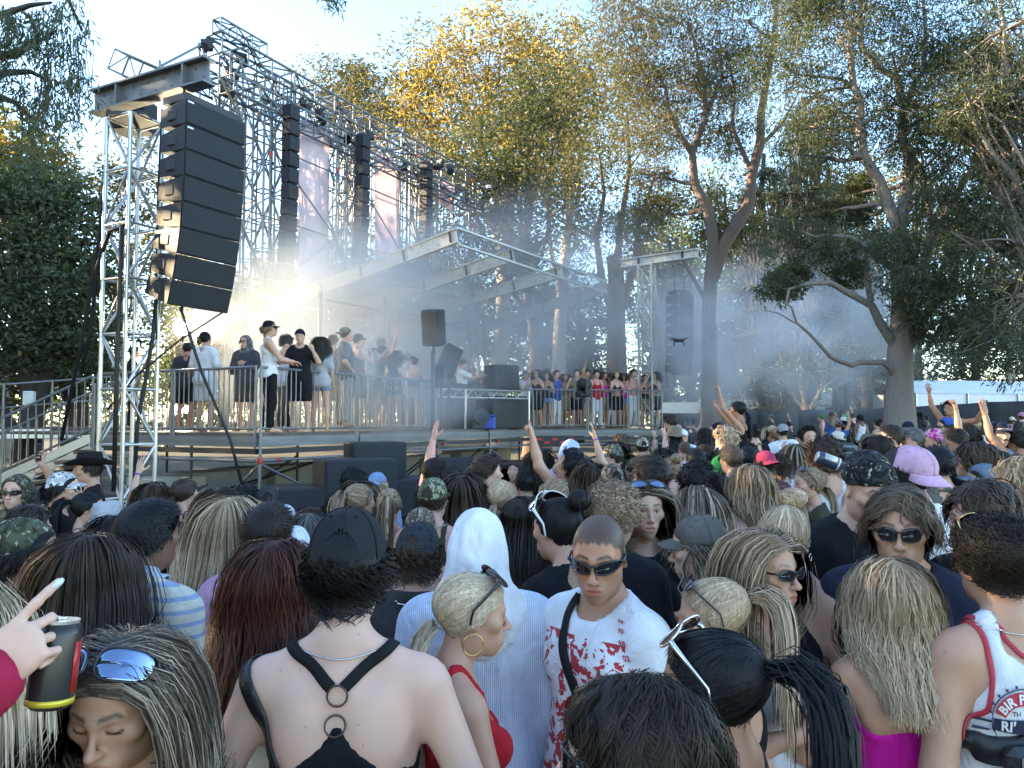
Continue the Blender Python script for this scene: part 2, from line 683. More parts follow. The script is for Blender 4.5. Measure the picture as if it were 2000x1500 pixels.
def hand_tpl(pose, lod):
    """wrist at origin, fingers along +z, palm faces -y, thumb on +x"""
    k = (pose, lod)
    if k in _HANDS: return _HANDS[k]
    h = {0: .0046, 1: .0075, 2: .0105, 3: .0145}[lod]
    a1, a2, th = _CURL[pose]
    F = Field()
    F.e((0, 0, .0), (.027, .02, .03), .02)
    F.e((.002, 0, .05), (.0405, .0145, .048), .02)
    F.e((.024, -.009, .03), (.016, .014, .03), .02, rot=(0, 20, 0))
    rr = 1.0 if lod < 2 else 1.15
    for i, (x, L, r) in enumerate(_FING):
        z0 = .088 - .006 * abs(i - 1.8)
        p = np.array([x, 0.001, z0 - .02])
        spread = (x * 1.6) if pose in ('open',) else x * .55
        for seg, (ln, ang) in enumerate(((.02, 0), (L * .5, a1[i]), (L * .29, a1[i] + a2[i]), (L * .24, a1[i] + a2[i] * 1.6))):
            a = R(ang)
            dd = np.array([math.sin(spread * 3) * (1 if seg else .6), -math.sin(a), math.cos(a)])
            dd /= np.linalg.norm(dd)
            q = p + dd * ln
            F.c(p, q, (r - .0004 * seg) * rr, (r - .0004 * (seg + 1)) * rr, .0035 if seg else .006)
            p = q
    sw, fl = R(th[0]), R(th[1])
    p = np.array([.02, -.006, .018])
    d = np.array([math.sin(sw), -.35 - .3 * math.sin(fl), math.cos(sw)]); d /= np.linalg.norm(d)
    q = p + d * .042
    F.c(p, q, .0125 * rr, .0100 * rr, .008)
    d2 = d + np.array([-.9 * math.sin(fl), -.35 * math.sin(fl), .3]); d2 /= np.linalg.norm(d2)
    q2 = q + d2 * .032
    F.c(q, q2, .0098 * rr, .0088 * rr, .004)
    d3 = d2 + np.array([-.5 * math.sin(fl), -.1, .1]); d3 /= np.linalg.norm(d3)
    F.c(q2, q2 + d3 * .024, .0088 * rr, .0066 * rr, .004)
    V, Q = extract(F, axis_pts([(-.06, h), (.085, None)]), axis_pts([(-.115, h), (.03, None)]), axis_pts([(-.035, h), (.19, None)]))
    _HANDS[k] = (V, Q)
    return _HANDS[k]


# ------------------------------------------------------------------ bodies
_ARM = {  # upper-arm dir, forearm dir, hand dir (None = forearm), palm normal, pose   (x is outward)
    'down': ((.2, -.1, -1), (.1, .3, -1), None, (-1, 0, 0), 'relaxed'),
    'drink': ((.22, .2, -1), (-.45, .85, .45), (-.5, .8, .5), (-.9, -.4, 0), 'grip'),
    'chest': ((.3, .05, -1), (-.85, .6, .45), (-.9, .4, .5), (-.2, -1, 0), 'grip'),
    'sip': ((.45, .55, -.7), (-.55, .25, .85), (-.8, .1, .6), (-.4, -.8, 0), 'grip'),
    'up': ((.4, .35, .85), (.05, .2, 1), None, (0, 1, 0), 'open'),
    'wave': ((.6, .45, .55), (-.05, .25, 1), None, (0, 1, .1), 'open'),
    'pointup': ((.35, .5, .7), (-.05, .25, 1), None, (0, 1, 0), 'point'),
    'fist': ((.4, .3, .8), (.1, .1, 1), None, (0, 1, 0), 'fist'),
    'peace': ((.35, .45, .75), (.0, .2, 1), None, (0, 1, 0), 'peace'),
    'phone': ((.25, .35, -.85), (-.3, .65, .8), (-.2, .4, 1), (-.5, -.8, .3), 'grip'),
    'film': ((.3, .7, .2), (-.3, .55, .85), None, (-.4, -.9, .2), 'grip'),
    'rail': ((.25, .5, -.85), (-.35, .9, -.15), None, (0, 0, -1), 'relaxed'),
    'hips': ((.55, -.25, -.9), (-.55, .55, -.6), None, (-1, 0, 0), 'relaxed'),
    'face': ((.45, .5, -.6), (-.45, .2, .95), None, (-.3, -1, 0), 'fist'),
    'fwd': ((.25, .75, -.45), (-.1, .95, .15), None, (0, 0, -1), 'relaxed'),
}


def nrm(v):
    v = np.asarray(v, float)
    return v / (np.linalg.norm(v) + 1e-12)


def body_field(sex, w=1.0, arms=('down', 'down'), stance=.09):
    """1.72 m figure facing +y; returns field, joints"""
    F = Field()
    m = sex == 'm'
    sw = (.178 if m else .153) * w
    F.e((0, -.005, 1.25), ((.158 if m else .133) * w, .104 if m else .092, .18), .05)
    F.c((-sw * .82, -.018, 1.375), (sw * .82, -.018, 1.375), .056 if m else .047, None, .055)
    F.e((0, .0, 1.06), ((.138 if m else .114) * w, (.098 if m else .088) * w, .17), .06)
    F.e((0, -.008, .925), ((.156 if m else .168) * w, .112, .125), .06)
    F.es((.075, -.055, .9), (.08, .085, .09), .04)
    if m: F.es((.075, .062, 1.28), (.07, .04, .06), .04)
    else: F.es((.068, .078, 1.235), (.056, .052, .058), .03)
    F.es((.085, -.078, 1.30), (.05, .026, .075), .045, rot=(-6, 0, 12))
    F.cs((.028, -.036, 1.475), (sw * .85, -.022, 1.40), .034 if m else .026, .034 if m else .03, .04)
    F.c((0, -.03, 1.38), (0, .002, 1.57), .066 if m else .055, .0535 if m else .044, .035)
    F.c((0, -.128, 1.02), (0, -.132, 1.36), .012, None, .04, sub=True)
    # legs
    for sg in (-1, 1):
        hip, knee, ank = (sg * .085, 0, .88), (sg * (.09 + stance * .2), .015, .48), (sg * (.09 + stance * .35), -.02, .085)
        F.c(hip, knee, .088 if m else .09, .055, .04)
        F.c(knee, (ank[0], ank[1], .30), .053, .05, .03)
        F.c((ank[0], -.035, .32), ank, .045, .034, .03)
        F.c((ank[0], -.03, .045), (ank[0] + sg * .02, .15, .03), .038, .03, .02)
    J = {}
    for i, sg in ((0, -1), (1, 1)):
        spec = arms[i]
        if isinstance(spec, str): spec = _ARM[spec]
        u, f, hd, pn, pose = spec
        S = np.array([sg * sw, -.012, 1.365])
        u = nrm((u[0] * sg, u[1], u[2])); f = nrm((f[0] * sg, f[1], f[2]))
        hd = f if hd is None else nrm((hd[0] * sg, hd[1], hd[2]))
        pn = np.array((pn[0] * sg, pn[1], pn[2]), float)
        lift = max(0.0, u[2])
        S = S + np.array([-sg * .02 * lift, 0, .055 * lift])
        el = S + u * .285
        wr = el + f * .245
        J[sg] = dict(S=S, E=el, W=wr, f=f, hd=hd, pn=pn, pose=pose)
        ra = (.056, .045, .041, .026) if m else (.046, .038, .035, .0225)
        F.c(S, el, ra[0], ra[1], .045)
        F.c(el, el + f * .09, ra[1] * .95, ra[2] * 1.03, .02)
        F.c(el + f * .09, wr, ra[2] * 1.0, ra[3], .02)
    J['sw'] = sw
    return F, J


HEADC = np.array([0, .022, 1.605])
PIVOT = Vector((0, -.012, 1.50))


def head_matrix(hy=0, hp=0, hr=0, size=1.0):
    return (Matrix.Translation(PIVOT) @ Euler((R(hp), R(hr), R(hy)), 'XYZ').to_matrix().to_4x4()
            @ Matrix.Translation(Vector(HEADC) - PIVOT) @ Matrix.Scale(size, 4))


def xf(M, V):
    M = np.array(M)
    return V @ M[:3, :3].T + M[:3, 3]


def hand_matrix(sg, j, size=1.0):
    z = nrm(j['hd'])
    n = j['pn'] - z * (j['pn'] @ z)
    if np.linalg.norm(n) < .05: n = np.array([0, 1, 0]) - z * z[1]
    y = -nrm(n)                       # palm faces -y
    x = np.cross(y, z)
    M = np.eye(4); M[:3, 0], M[:3, 1], M[:3, 2], M[:3, 3] = x * size, y * size, z * size, j['W'] - z * .012
    # the thumb is on +x for one hand and on -x for the other
    mir = 1.0
    want = np.cross(z, y) * 1.0       # for the right hand (sg=+1) the thumb side
    if sg < 0: mir = -1.0
    D = np.diag([mir, 1, 1, 1.0])
    return M @ D, mir < 0


def make_body(sex, w, arms, lod, M_head, zones, legs=True, mouth=0.0, res=None, hlod=None):
    F, J = body_field(sex, w, arms)
    h = res or {0: .0138, 1: .0225, 2: .035, 3: .045}[lod]
    pts = [np.array([j[k] for j in (J[-1], J[1]) for k in 'SEW'])]
    A = np.vstack(pts)
    lo = np.minimum(A.min(0) - .08, [-.26, -.2, 0]); hi = np.maximum(A.max(0) + .08, [.26, .22, 1.58])
    ztop = max(1.64, hi[2])
    xs = axis_pts([(lo[0], h), (hi[0], None)])
    ys = axis_pts([(lo[1], h), (hi[1], None)])
    zl = -.03 if legs else .78
    zs = axis_pts([(zl, max(.045, h * 2)), (.80, h * 2), (1.05, h), (ztop, None)]) if legs else axis_pts([(zl, h * 1.4), (1.05, h), (ztop, None)])
    V, Q = extract(F, xs, ys, zs)
    Zs = [np.zeros((len(V), 4))]
    Vs, Qs, n = [V], [Q], len(V)
    hv, hq = head_tpl(sex, lod if hlod is None else hlod, mouth)
    Zs.append(zones(hv))
    Vs.append(xf(M_head, hv)); Qs.append(hq + n); n += len(hv)
    for sg in (-1, 1):
        Mh, flip = hand_matrix(sg, J[sg], 1.0 if sex == 'm' else .9)
        hv, hq = hand_tpl(J[sg]['pose'], min(3, lod if J[sg]['pose'] != 'relaxed' else lod + 2))
        Vs.append(xf(Mh, hv)); Qs.append((hq[:, ::-1] if flip else hq) + n); n += len(hv)
        Zs.append(np.zeros((len(hv), 4)))
    return np.vstack(Vs), np.vstack(Qs), np.vstack(Zs), F, J

# ------------------------------------------------------------------ materials for people
def m_skin():
    m = NT("skin")
    base = obj_color(m)
    c = m.coord('Object')
    f = m.noise(c, 9, 4)
    f2 = m.noise(c, 60, 3)
    k = m.mix(f, m.mix(1.0, base, (.90, .84, .82), 'MULTIPLY'), m.mix(1.0, base, (1.06, 1.02, 1.0), 'MULTIPLY'))
    k = m.mix(m.math('MULTIPLY', f2, .34), k, m.mix(1.0, base, (.92, .66, .60), 'MULTIPLY'))
    k = m.mix(m.math('MULTIPLY', m.math('GREATER_THAN', m.noise(c, 58, 1), .755), .4), k, m.mix(1.0, base, (.45, .30, .26), 'MULTIPLY'))
    z = geo_attr(m, 'zones')
    sep = m.n("ShaderNodeSeparateColor")
    m.l(z.outputs['Color'], sep.inputs[0])
    lip = m.mix(1.0, base, (.80, .40, .40), 'MULTIPLY')
    k = m.mix(m.math('MULTIPLY', sep.outputs[0], .8), k, lip)
    hc = obj_prop(m, 'hair_color').outputs['Color']
    k = m.mix(m.math('MULTIPLY', sep.outputs[1], .92), k, hc)
    k = m.mix(sep.outputs[2], k, (.62, .58, .55))
    k = m.mix(z.outputs['Alpha'], k, (.018, .013, .010))
    m.set(Base_Color=k, Roughness=.48, Specular_IOR_Level=.4, Subsurface_Weight=.12)
    m.b.inputs['Subsurface Radius'].default_value = (.9, .35, .2)
    m.b.inputs['Subsurface Scale'].default_value = .012
    m.bump(m.noise(c, 220, 2), .08, .002)
    return m.m


def m_hair():
    m = NT("hair")
    c1 = obj_color(m)
    c2 = obj_prop(m, 'hair_color').outputs['Color']
    a = geo_attr(m, 'strand')
    sep = m.n("ShaderNodeSeparateColor")
    m.l(a.outputs['Color'], sep.inputs[0])
    f = m.math('MULTIPLY', m.ramp(sep.outputs[2], [(.48, (0, 0, 0)), (.85, (1, 1, 1))]), .85)
    k = m.mix(f, c1, c2)
    b = m.ramp(sep.outputs[0], [(0, (.78, .78, .78)), (1, (1.16, 1.16, 1.16))])
    k = m.mix(1.0, k, b, 'MULTIPLY')
    c = m.coord('Object', (160, 160, 12))
    k = m.mix(1.0, k, m.ramp(m.noise(c, 1.0, 3), [(.25, (.6, .6, .6)), (.7, (1.2, 1.2, 1.2))]), 'MULTIPLY')
    m.set(Base_Color=k, Roughness=.5, Specular_IOR_Level=.22)
    hn = geo_attr(m, 'hn')
    vt = m.n("ShaderNodeVectorTransform", vector_type='NORMAL', convert_from='OBJECT', convert_to='WORLD')
    m.l(hn.outputs['Vector'], vt.inputs[0])
    ge = m.n("ShaderNodeNewGeometry")
    mx = m.n("ShaderNodeMix", data_type='VECTOR')
    mx.inputs[0].default_value = .8
    m.l(ge.outputs['Normal'], mx.inputs[4]); m.l(vt.outputs[0], mx.inputs[5])
    nz = m.n("ShaderNodeVectorMath", operation='NORMALIZE')
    m.l(mx.outputs[1], nz.inputs[0])
    bp = m.n("ShaderNodeBump"); bp.inputs['Strength'].default_value = .2; bp.inputs['Distance'].default_value = .004
    m.l(m.noise(c, 1.0, 2), bp.inputs['Height']); m.l(nz.outputs[0], bp.inputs['Normal'])
    m.l(bp.outputs[0], m.b.inputs['Normal'])
    return m.m


def m_cloth(name, pattern=None, weave=420.0, rough=.85):
    m = NT(name)
    base = obj_color(m)
    c2 = obj_prop(m, 'color2').outputs['Color']
    c = m.coord('Object')
    k = base
    if pattern: k = pattern(m, c, base, c2)
    f = m.noise(c, 11, 4)
    k = m.mix(1.0, k, m.ramp(f, [(.3, (.84, .84, .84)), (.7, (1.06, 1.06, 1.06))]), 'MULTIPLY')
    m.set(Base_Color=k, Roughness=rough, Specular_IOR_Level=.12, Sheen_Weight=.015)
    w_ = m.noise(c, weave, 2)
    wr = m.noise(m.coord('Object', (9, 9, 5)), 1.0, 4, .5, 1.6)
    hgt = m.math('ADD', m.math('MULTIPLY', wr, 1.0), m.math('MULTIPLY', w_, .05))
    m.bump(hgt, .75, .03)
    return m.m


def sepxyz(m, c):
    s = m.n("ShaderNodeSeparateXYZ")
    m.l(c, s.inputs[0])
    return s.outputs


def p_vstripe(freq, duty=.5, axis=0, noise=.0):
    def f(m, c, a, b):
        x = sepxyz(m, c)[axis]
        s = m.math('FRACT', m.math('MULTIPLY', x, freq))
        return m.mix(m.math('GREATER_THAN', s, duty), a, b)
    return f


def p_plaid(freq):
    def f(m, c, a, b):
        o = sepxyz(m, c)
        k = a
        for ax in (0, 2):
            s = m.math('FRACT', m.math('MULTIPLY', o[ax], freq))
            k = m.mix(m.math('MULTIPLY', m.math('GREATER_THAN', s, .55), .45), k, b)
            s2 = m.math('FRACT', m.math('ADD', m.math('MULTIPLY', o[ax], freq), .2))
            k = m.mix(m.math('MULTIPLY', m.math('GREATER_THAN', s2, .93), .5), k, (.55, .55, .5))
        return k
    return f


def p_camo(m, c, a, b):
    k = m.mix(m.math('GREATER_THAN', m.noise(c, 22, 2, .5, 1.2), .52), a, b)
    k = m.mix(m.math('GREATER_THAN', m.noise(m.coord('Object', (1.3, 1, .8)), 27, 2, .5, 1.0), .57), k, (.035, .034, .026))
    return m.mix(m.math('GREATER_THAN', m.noise(m.coord('Object', (1, 1.2, 1.1)), 31, 2, .5, 1.4), .62), k, (.34, .33, .25))


def p_print(m, c, a, b):
    n = m.noise(c, 14, 5, .6, 2.2)
    f = m.math('MULTIPLY', m.math('GREATER_THAN', n, .515), 1.0)
    o = sepxyz(m, c)
    zone = m.math('MULTIPLY', m.math('LESS_THAN', o[2], 1.37), m.math('LESS_THAN', m.math('ABSOLUTE', o[0]), .155))
    return m.mix(m.math('MULTIPLY', f, zone), a, b)


def p_linen(m, c, a, b):
    o = sepxyz(m, c)
    n = m.math('MULTIPLY', m.noise(c, 8, 2), .01)
    up = m.math('GREATER_THAN', o[2], 1.29)
    sz = m.math('FRACT', m.math('MULTIPLY', m.math('ADD', o[2], n), 25))
    sx = m.math('FRACT', m.math('MULTIPLY', m.math('ADD', o[0], n), 30))
    hs = m.math('GREATER_THAN', sz, .66)
    vs = m.math('GREATER_THAN', sx, .6)
    f = m.math('ADD', m.math('MULTIPLY', hs, up), m.math('MULTIPLY', vs, m.math('SUBTRACT', 1.0, up)))
    return m.mix(m.math('MULTIPLY', f, .75), a, b)


def p_jersey(m, c, a, b):
    o = sepxyz(m, c)
    s = m.math('FRACT', m.math('MULTIPLY', o[2], 14))
    return m.mix(m.math('GREATER_THAN', s, .88), a, b)


MAT = dict(
    skin=m_skin(), hair=m_hair(), cloth=m_cloth("cotton"), vstripe=m_cloth("fine_stripe_cotton", p_vstripe(160, .45)),
    linen=m_cloth("linen_stripe", p_linen), plaid=m_cloth("plaid_cotton", p_plaid(26)), camo=m_cloth("camouflage_cotton", p_camo),
    print=m_cloth("printed_cotton", p_print), jersey=m_cloth("striped_jersey", p_jersey), towel=m_cloth("towelling", None, 160),
    check=m_cloth("check_cotton", p_plaid(60)), knit=m_cloth("ribbed_cotton", p_vstripe(260, .8), 300),
    denim=m_cloth("denim", None, 500),
    frame=simple("sunglass_frame", (.012, .012, .013), .25, var=.1, spec=.6),
    lens=simple("sunglass_lens", (.008, .008, .010), .06, var=.1, spec=.9),
    lens_brown=simple("brown_lens", (.05, .022, .012), .06, var=.1, spec=.9),
    lens_mirror=simple("mirror_lens", (.22, .28, .40), .05, 1.0, var=.1),
    white_frame=simple("white_frame", (.75, .75, .74), .3, var=.04),
    gold=simple("gold", (.75, .5, .2), .25, 1.0, var=.08), silver=simple("silver", (.7, .7, .7), .25, 1.0, var=.08),
    strap=simple("black_fabric", (.012, .012, .013), .85, var=.2, spec=.2),
    black=simple("black_leather", (.012, .012, .013), .45, var=.2, bump=.2, bscale=120),
    nail=simple("nail_varnish", (.62, .66, .66), .15, var=.02),
)


# ------------------------------------------------------------------ garments
def garment(kind, F, J, sex, off=.010, hem=None, cut=None):
    """implicit solid for a garment over the body field"""
    nl = 4 if True else 0
    arm0 = len(F.p) - 6
    torso = F.inflate(off, keep=lambda i, q: i < arm0 and not (q[0] == 'c' and max(q[1][2], q[2][2]) < .9) and not (q[0] == 'c' and q[2][2] > 1.5))
    G = Field()
    G.p = torso.p
    if off > .012:   # loose cloth hangs straight from the chest
        G.e((0, .0, 1.0), (.142 + off if sex == 'm' else .124 + off, .098 + off, .30), .08)
    sl = {'tee': .72, 'shirt': 2.0, 'tank': 0, 'singlet': 0, 'tube': 0, 'crop': 0, 'halter': 0, 'dress': 0, 'polo': .7}[kind]
    for sg in (-1, 1):
        j = J[sg]
        if sl and sl < 1.5:
            e = j['S'] + (j['E'] - j['S']) * sl
            G.c(j['S'], e, (.060 if sex == 'm' else .05) + off, (.052 if sex == 'm' else .044) + off * 1.35, .04)
        elif sl:
            G.c(j['S'], j['E'], (.060 if sex == 'm' else .05) + off, .046 + off, .04)
            G.c(j['E'], j['W'] - j['f'] * .015, .046 + off, .034 + off * .8, .03)
    if (hem or 0) < .93 and kind not in ('tube', 'crop', 'halter'):
        G.e((0, -.008, .915), (.176 + off, .126 + off, .15), .06)
        G.es((.072, -.055, .9), (.086 + off, .09 + off, .095), .05)
    sw = J['sw']
    hm = {'tee': .80, 'shirt': .78, 'tank': .84, 'singlet': .9, 'tube': .98, 'crop': 1.08, 'halter': .95, 'dress': .55, 'polo': .8}[kind] if hem is None else hem
    cuts = [lambda P: hm - P[:, 2]]
    if kind in ('tee', 'shirt', 'polo'):
        r = .075 if sex == 'm' else .077
        cuts.append(lambda P: r - np.sqrt((P[:, 0] / 1.02) ** 2 + (P[:, 1] + .016 + (P[:, 2] - 1.42) * -.25) ** 2 + np.minimum(0, (P[:, 2] - 1.405) * 1.1) ** 2))
        cuts.append(lambda P: P[:, 2] - 1.475 - .3 * np.maximum(0, -P[:, 1] - .0))
        if kind != 'tee' or True:
            for sg in (-1, 1):  # open cuffs end square
                pass
    elif kind in ('tank', 'singlet', 'crop'):
        strap = {'tank': .088, 'singlet': .075, 'crop': .07}[kind]
        wd = {'tank': .045, 'singlet': .028, 'crop': .012}[kind]
        zt = {'tank': 1.30, 'singlet': 1.27, 'crop': 1.25}[kind]
        def arm(P, strap=strap, wd=wd):
            x = np.abs(P[:, 0])
            out = np.minimum(x - strap - wd * .5 - np.maximum(0, 1.34 - P[:, 2]) * .55, P[:, 2] - 1.17)
            return out
        def neck(P, strap=strap, wd=wd, zt=zt):
            x = np.abs(P[:, 0])
            f = np.where(P[:, 1] > 0, zt - .03, zt + .05)
            a = np.minimum(strap - wd * .5 - x, P[:, 2] - f - x * .7)
            return a
        cuts += [arm, neck]
    elif kind in ('tube', 'dress'):
        top = 1.265 if cut is None else cut
        cuts.append(lambda P: P[:, 2] - top - .06 * np.clip(P[:, 1] / .1, -1, 1) - .02 * np.cos(P[:, 0] * 14))
    elif kind == 'halter':
        cuts.append(lambda P: P[:, 2] - 1.18 - .22 * np.clip((P[:, 1] + .02) / .1, 0, 1) + 1.1 * np.maximum(0, np.abs(P[:, 0]) - .05) * (P[:, 1] > 0))
    G.cuts = cuts
    return G


def mesh_garment(G, lod, J, fold=.004, seed=1, zmin=None, sleeves=True, fine=None):
    h = fine or {0: .0135, 1: .0215, 2: .034, 3: .044}[lod]
    pts = [J[s][k] for s in (-1, 1) for k in ('S', 'E', 'W')] if sleeves else [J[s]['S'] for s in (-1, 1)]
    A = np.vstack(pts)
    lo = np.minimum(A.min(0) - .1, [-.27, -.22, 9]); hi = np.maximum(A.max(0) + .1, [.27, .24, 1.52])
    def f(P):
        d = G(P)
        if fold: d = d + fold * np.clip((1.43 - P[:, 2]) / .09, 0, 1) * snoise(P * np.array([1, 1, .55]), seed, 26.0)
        return d
    zb = .72 if zmin is None else zmin
    V, Q = extract(f, axis_pts([(lo[0], h), (hi[0], None)]), axis_pts([(lo[1], h), (hi[1], None)]), axis_pts([(zb, h * 1.7), (1.12, h), (max(1.53, hi[2]), None)]))
    return V, Q


def bottoms(F, kind, lod, seed=3):
    """trousers, shorts or a skirt on the legs"""
    G = Field()
    n0 = [i for i, q in enumerate(F.p) if q[0] == 'c' and abs(q[1][2] - .88) < 1e-6]
    G.e((0, -.008, .915), (.172, .122, .11), .05)
    G.es((.075, -.055, .88), (.084, .087, .09), .04)
    end = {'trousers': .08, 'shorts': .52, 'short_shorts': .74, 'skirt': .62}[kind]
    ex = {'trousers': .018, 'shorts': .034, 'short_shorts': .016, 'skirt': .02}[kind]
    if kind == 'skirt':
        G.c((0, -.01, .9), (0, 0, end), .15, .19, .05)
    else:
        for i in n0:
            q = F.p[i]; k2 = F.p[i + 1]
            G.c(q[1], q[2], .09 + ex, .062 + ex, .04)
            if end < .4:
                G.c(q[2], k2[2], .062 + ex, .056 + ex, .03)
                G.c(k2[2], (k2[2][0], k2[2][1], .05), .056 + ex, .052 + ex, .03)
    G.cuts = [lambda P: end - P[:, 2], lambda P: P[:, 2] - .985]
    h = {0: .032, 1: .038, 2: .046, 3: .055}[lod]
    def f(P): return G(P) + .006 * snoise(P, seed, 22.0)
    return extract(f, axis_pts([(-.25, h), (.25, None)]), axis_pts([(-.2, h), (.22, None)]), axis_pts([(end - .03, h * 1.4), (1.03, None)]))


# ------------------------------------------------------------------ hair
_HL_Y = [-.14, -.09, -.06, -.03, -.012, .012, .03, .055, .075, .1]
_HL_Z = [-.085, -.082, -.07, -.045, -.012, -.008, .016, .040, .060, .085]


def hair_ok(q, up=0.0):
    return q[:, 2] > np.interp(q[:, 1], _HL_Y, _HL_Z) + up


_ROOTS = {}


def scalp_roots(sex, n):
    """head-local roots and outward normals"""
    k = (sex, n)
    if k not in _ROOTS:
        F = head_field(sex, False)
        m = int(n * 2.2)
        i = np.arange(m) + .5
        ph = np.arccos(1 - 2 * i / m); th = PI * (1 + 5 ** .5) * i
        d = np.stack([np.cos(th) * np.sin(ph), np.sin(th) * np.sin(ph), np.cos(ph)], 1)
        d += np.random.default_rng(n).normal(size=d.shape) * .02
        c = np.array([0, -.01, .02])
        p = c + d * .16
        for _ in range(10): p = p - d * F(p)[:, None] * .9
        ok = hair_ok(p)
        p = p[ok]
        dd, g = F.grad(p)
        _ROOTS[k] = (p, g)
    return _ROOTS[k]


def ribbons(P, N, width, tip=.25, hero=True, seed=0, rnd=None):
    """P,N (n,m,3) paths and outward normals -> verts, quads, strand attribute"""
    n, m = P.shape[:2]
    g = np.random.default_rng(seed)
    T = np.gradient(P, axis=1)
    T /= np.linalg.norm(T, axis=2)[..., None] + 1e-9
    S = np.cross(T, N)
    S /= np.linalg.norm(S, axis=2)[..., None] + 1e-9
    tt = np.linspace(0, 1, m)
    prof = (np.minimum(1, .55 + tt * 3)) * (1 - (1 - tip) * tt ** 3)
    wd = width * (.7 + .6 * g.random(n))[:, None] * prof[None]
    tw = g.normal(size=(n, 1)) * .22
    N2 = np.cross(S, T)
    S2 = S * np.cos(tw)[..., None] + N2 * np.sin(tw)[..., None]
    L = P - S2 * wd[..., None] * .5
    Rr = P + S2 * wd[..., None] * .5
    cols = 2
    if hero:
        C = P + N2 * wd[..., None] * .28
        X = np.stack([L, C, Rr], 2); cols = 3
    else:
        X = np.stack([L, Rr], 2)
    V = X.reshape(-1, 3)
    a = np.arange(n)[:, None, None] * m * cols
    b = np.arange(m - 1)[None, :, None] * cols
    c = np.arange(cols - 1)[None, None]
    i0 = a + b + c
    Q = np.stack([i0, i0 + 1, i0 + cols + 1, i0 + cols], -1).reshape(-1, 4)
    r1 = (g.random(n) if rnd is None else rnd)
    r2 = g.random(n)
    A = np.zeros((n, m, cols, 4), np.float32)
    A[..., 0] = r1[:, None, None]; A[..., 1] = tt[None, :, None]; A[..., 2] = np.clip(r2[:, None, None] * .8 + .25 * tt[None, :, None], 0, 1); A[..., 3] = 1
    return V, Q, A.reshape(-1, 4), np.repeat(N[:, :, None], cols, 2).reshape(-1, 3)


def grow(p, d, length, M, coll, off, grav=.2, wave=None, push=None, seed=0, stiff=0.0):
    """march strands over the collider; returns paths and normals"""
    n = len(p)
    g = np.random.default_rng(seed)
    P = np.zeros((n, M, 3)); N = np.zeros((n, M, 3))
    step = (length / (M - 1))[:, None]
    d = d / (np.linalg.norm(d, axis=1)[:, None] + 1e-9)
    for i in range(M):
        dd, gr = coll.grad(p)
        pen = np.maximum(0, off - dd)
        p = p + gr * pen[:, None]
        P[:, i] = p; N[:, i] = gr
        gi = grav * min(1.0, (i + 1) / 3.0)
        d = d * (1 - gi) + np.array([0, 0, -1.0]) * gi
        if push is not None: d = d + push(p, i / (M - 1))
        hit = dd < off * 1.6
        dn = (d * gr).sum(1)
        d = np.where((hit & (dn < 0))[:, None], d - gr * dn[:, None], d)
        d = d / (np.linalg.norm(d, axis=1)[:, None] + 1e-9)
        p = p + d * step
    if wave:
        amp, lam, coh = wave
        t = np.linspace(0, 1, M)[None, :, None]
        L = length[:, None, None]
        T = np.gradient(P, axis=1); T /= np.linalg.norm(T, axis=2)[..., None] + 1e-9
        S = np.cross(T, N)
        r0 = P[:, 0]
        ph = (np.floor(np.arctan2(r0[:, 0], -r0[:, 1]) * coh) * 2.4 + g.normal(size=n) * .5)[:, None, None]
        env = np.clip(t * 2.5, 0, 1)
        P = P + env * amp * (np.sin(2 * PI * t * L / lam + ph) * S + .6 * np.cos(2 * PI * t * L / lam + ph) * N)
    return P, N


def scalp_mesh(sex, lod, off, up=0.0):
    """thin shell of hair on the skull"""
    F = head_field(sex, False)
    G = F.inflate(off)
    G.cuts = [lambda P: np.interp(P[:, 1], _HL_Y, _HL_Z) + up + .004 * np.sin(P[:, 0] * 170) - P[:, 2]]
    h = {0: .0095, 1: .013, 2: .02, 3: .026}[lod]
    return extract(G, axis_pts([(-.12, h), (.12, None)]), axis_pts([(-.155, h), (.13, None)]), axis_pts([(-.1, h), (.16, None)]))


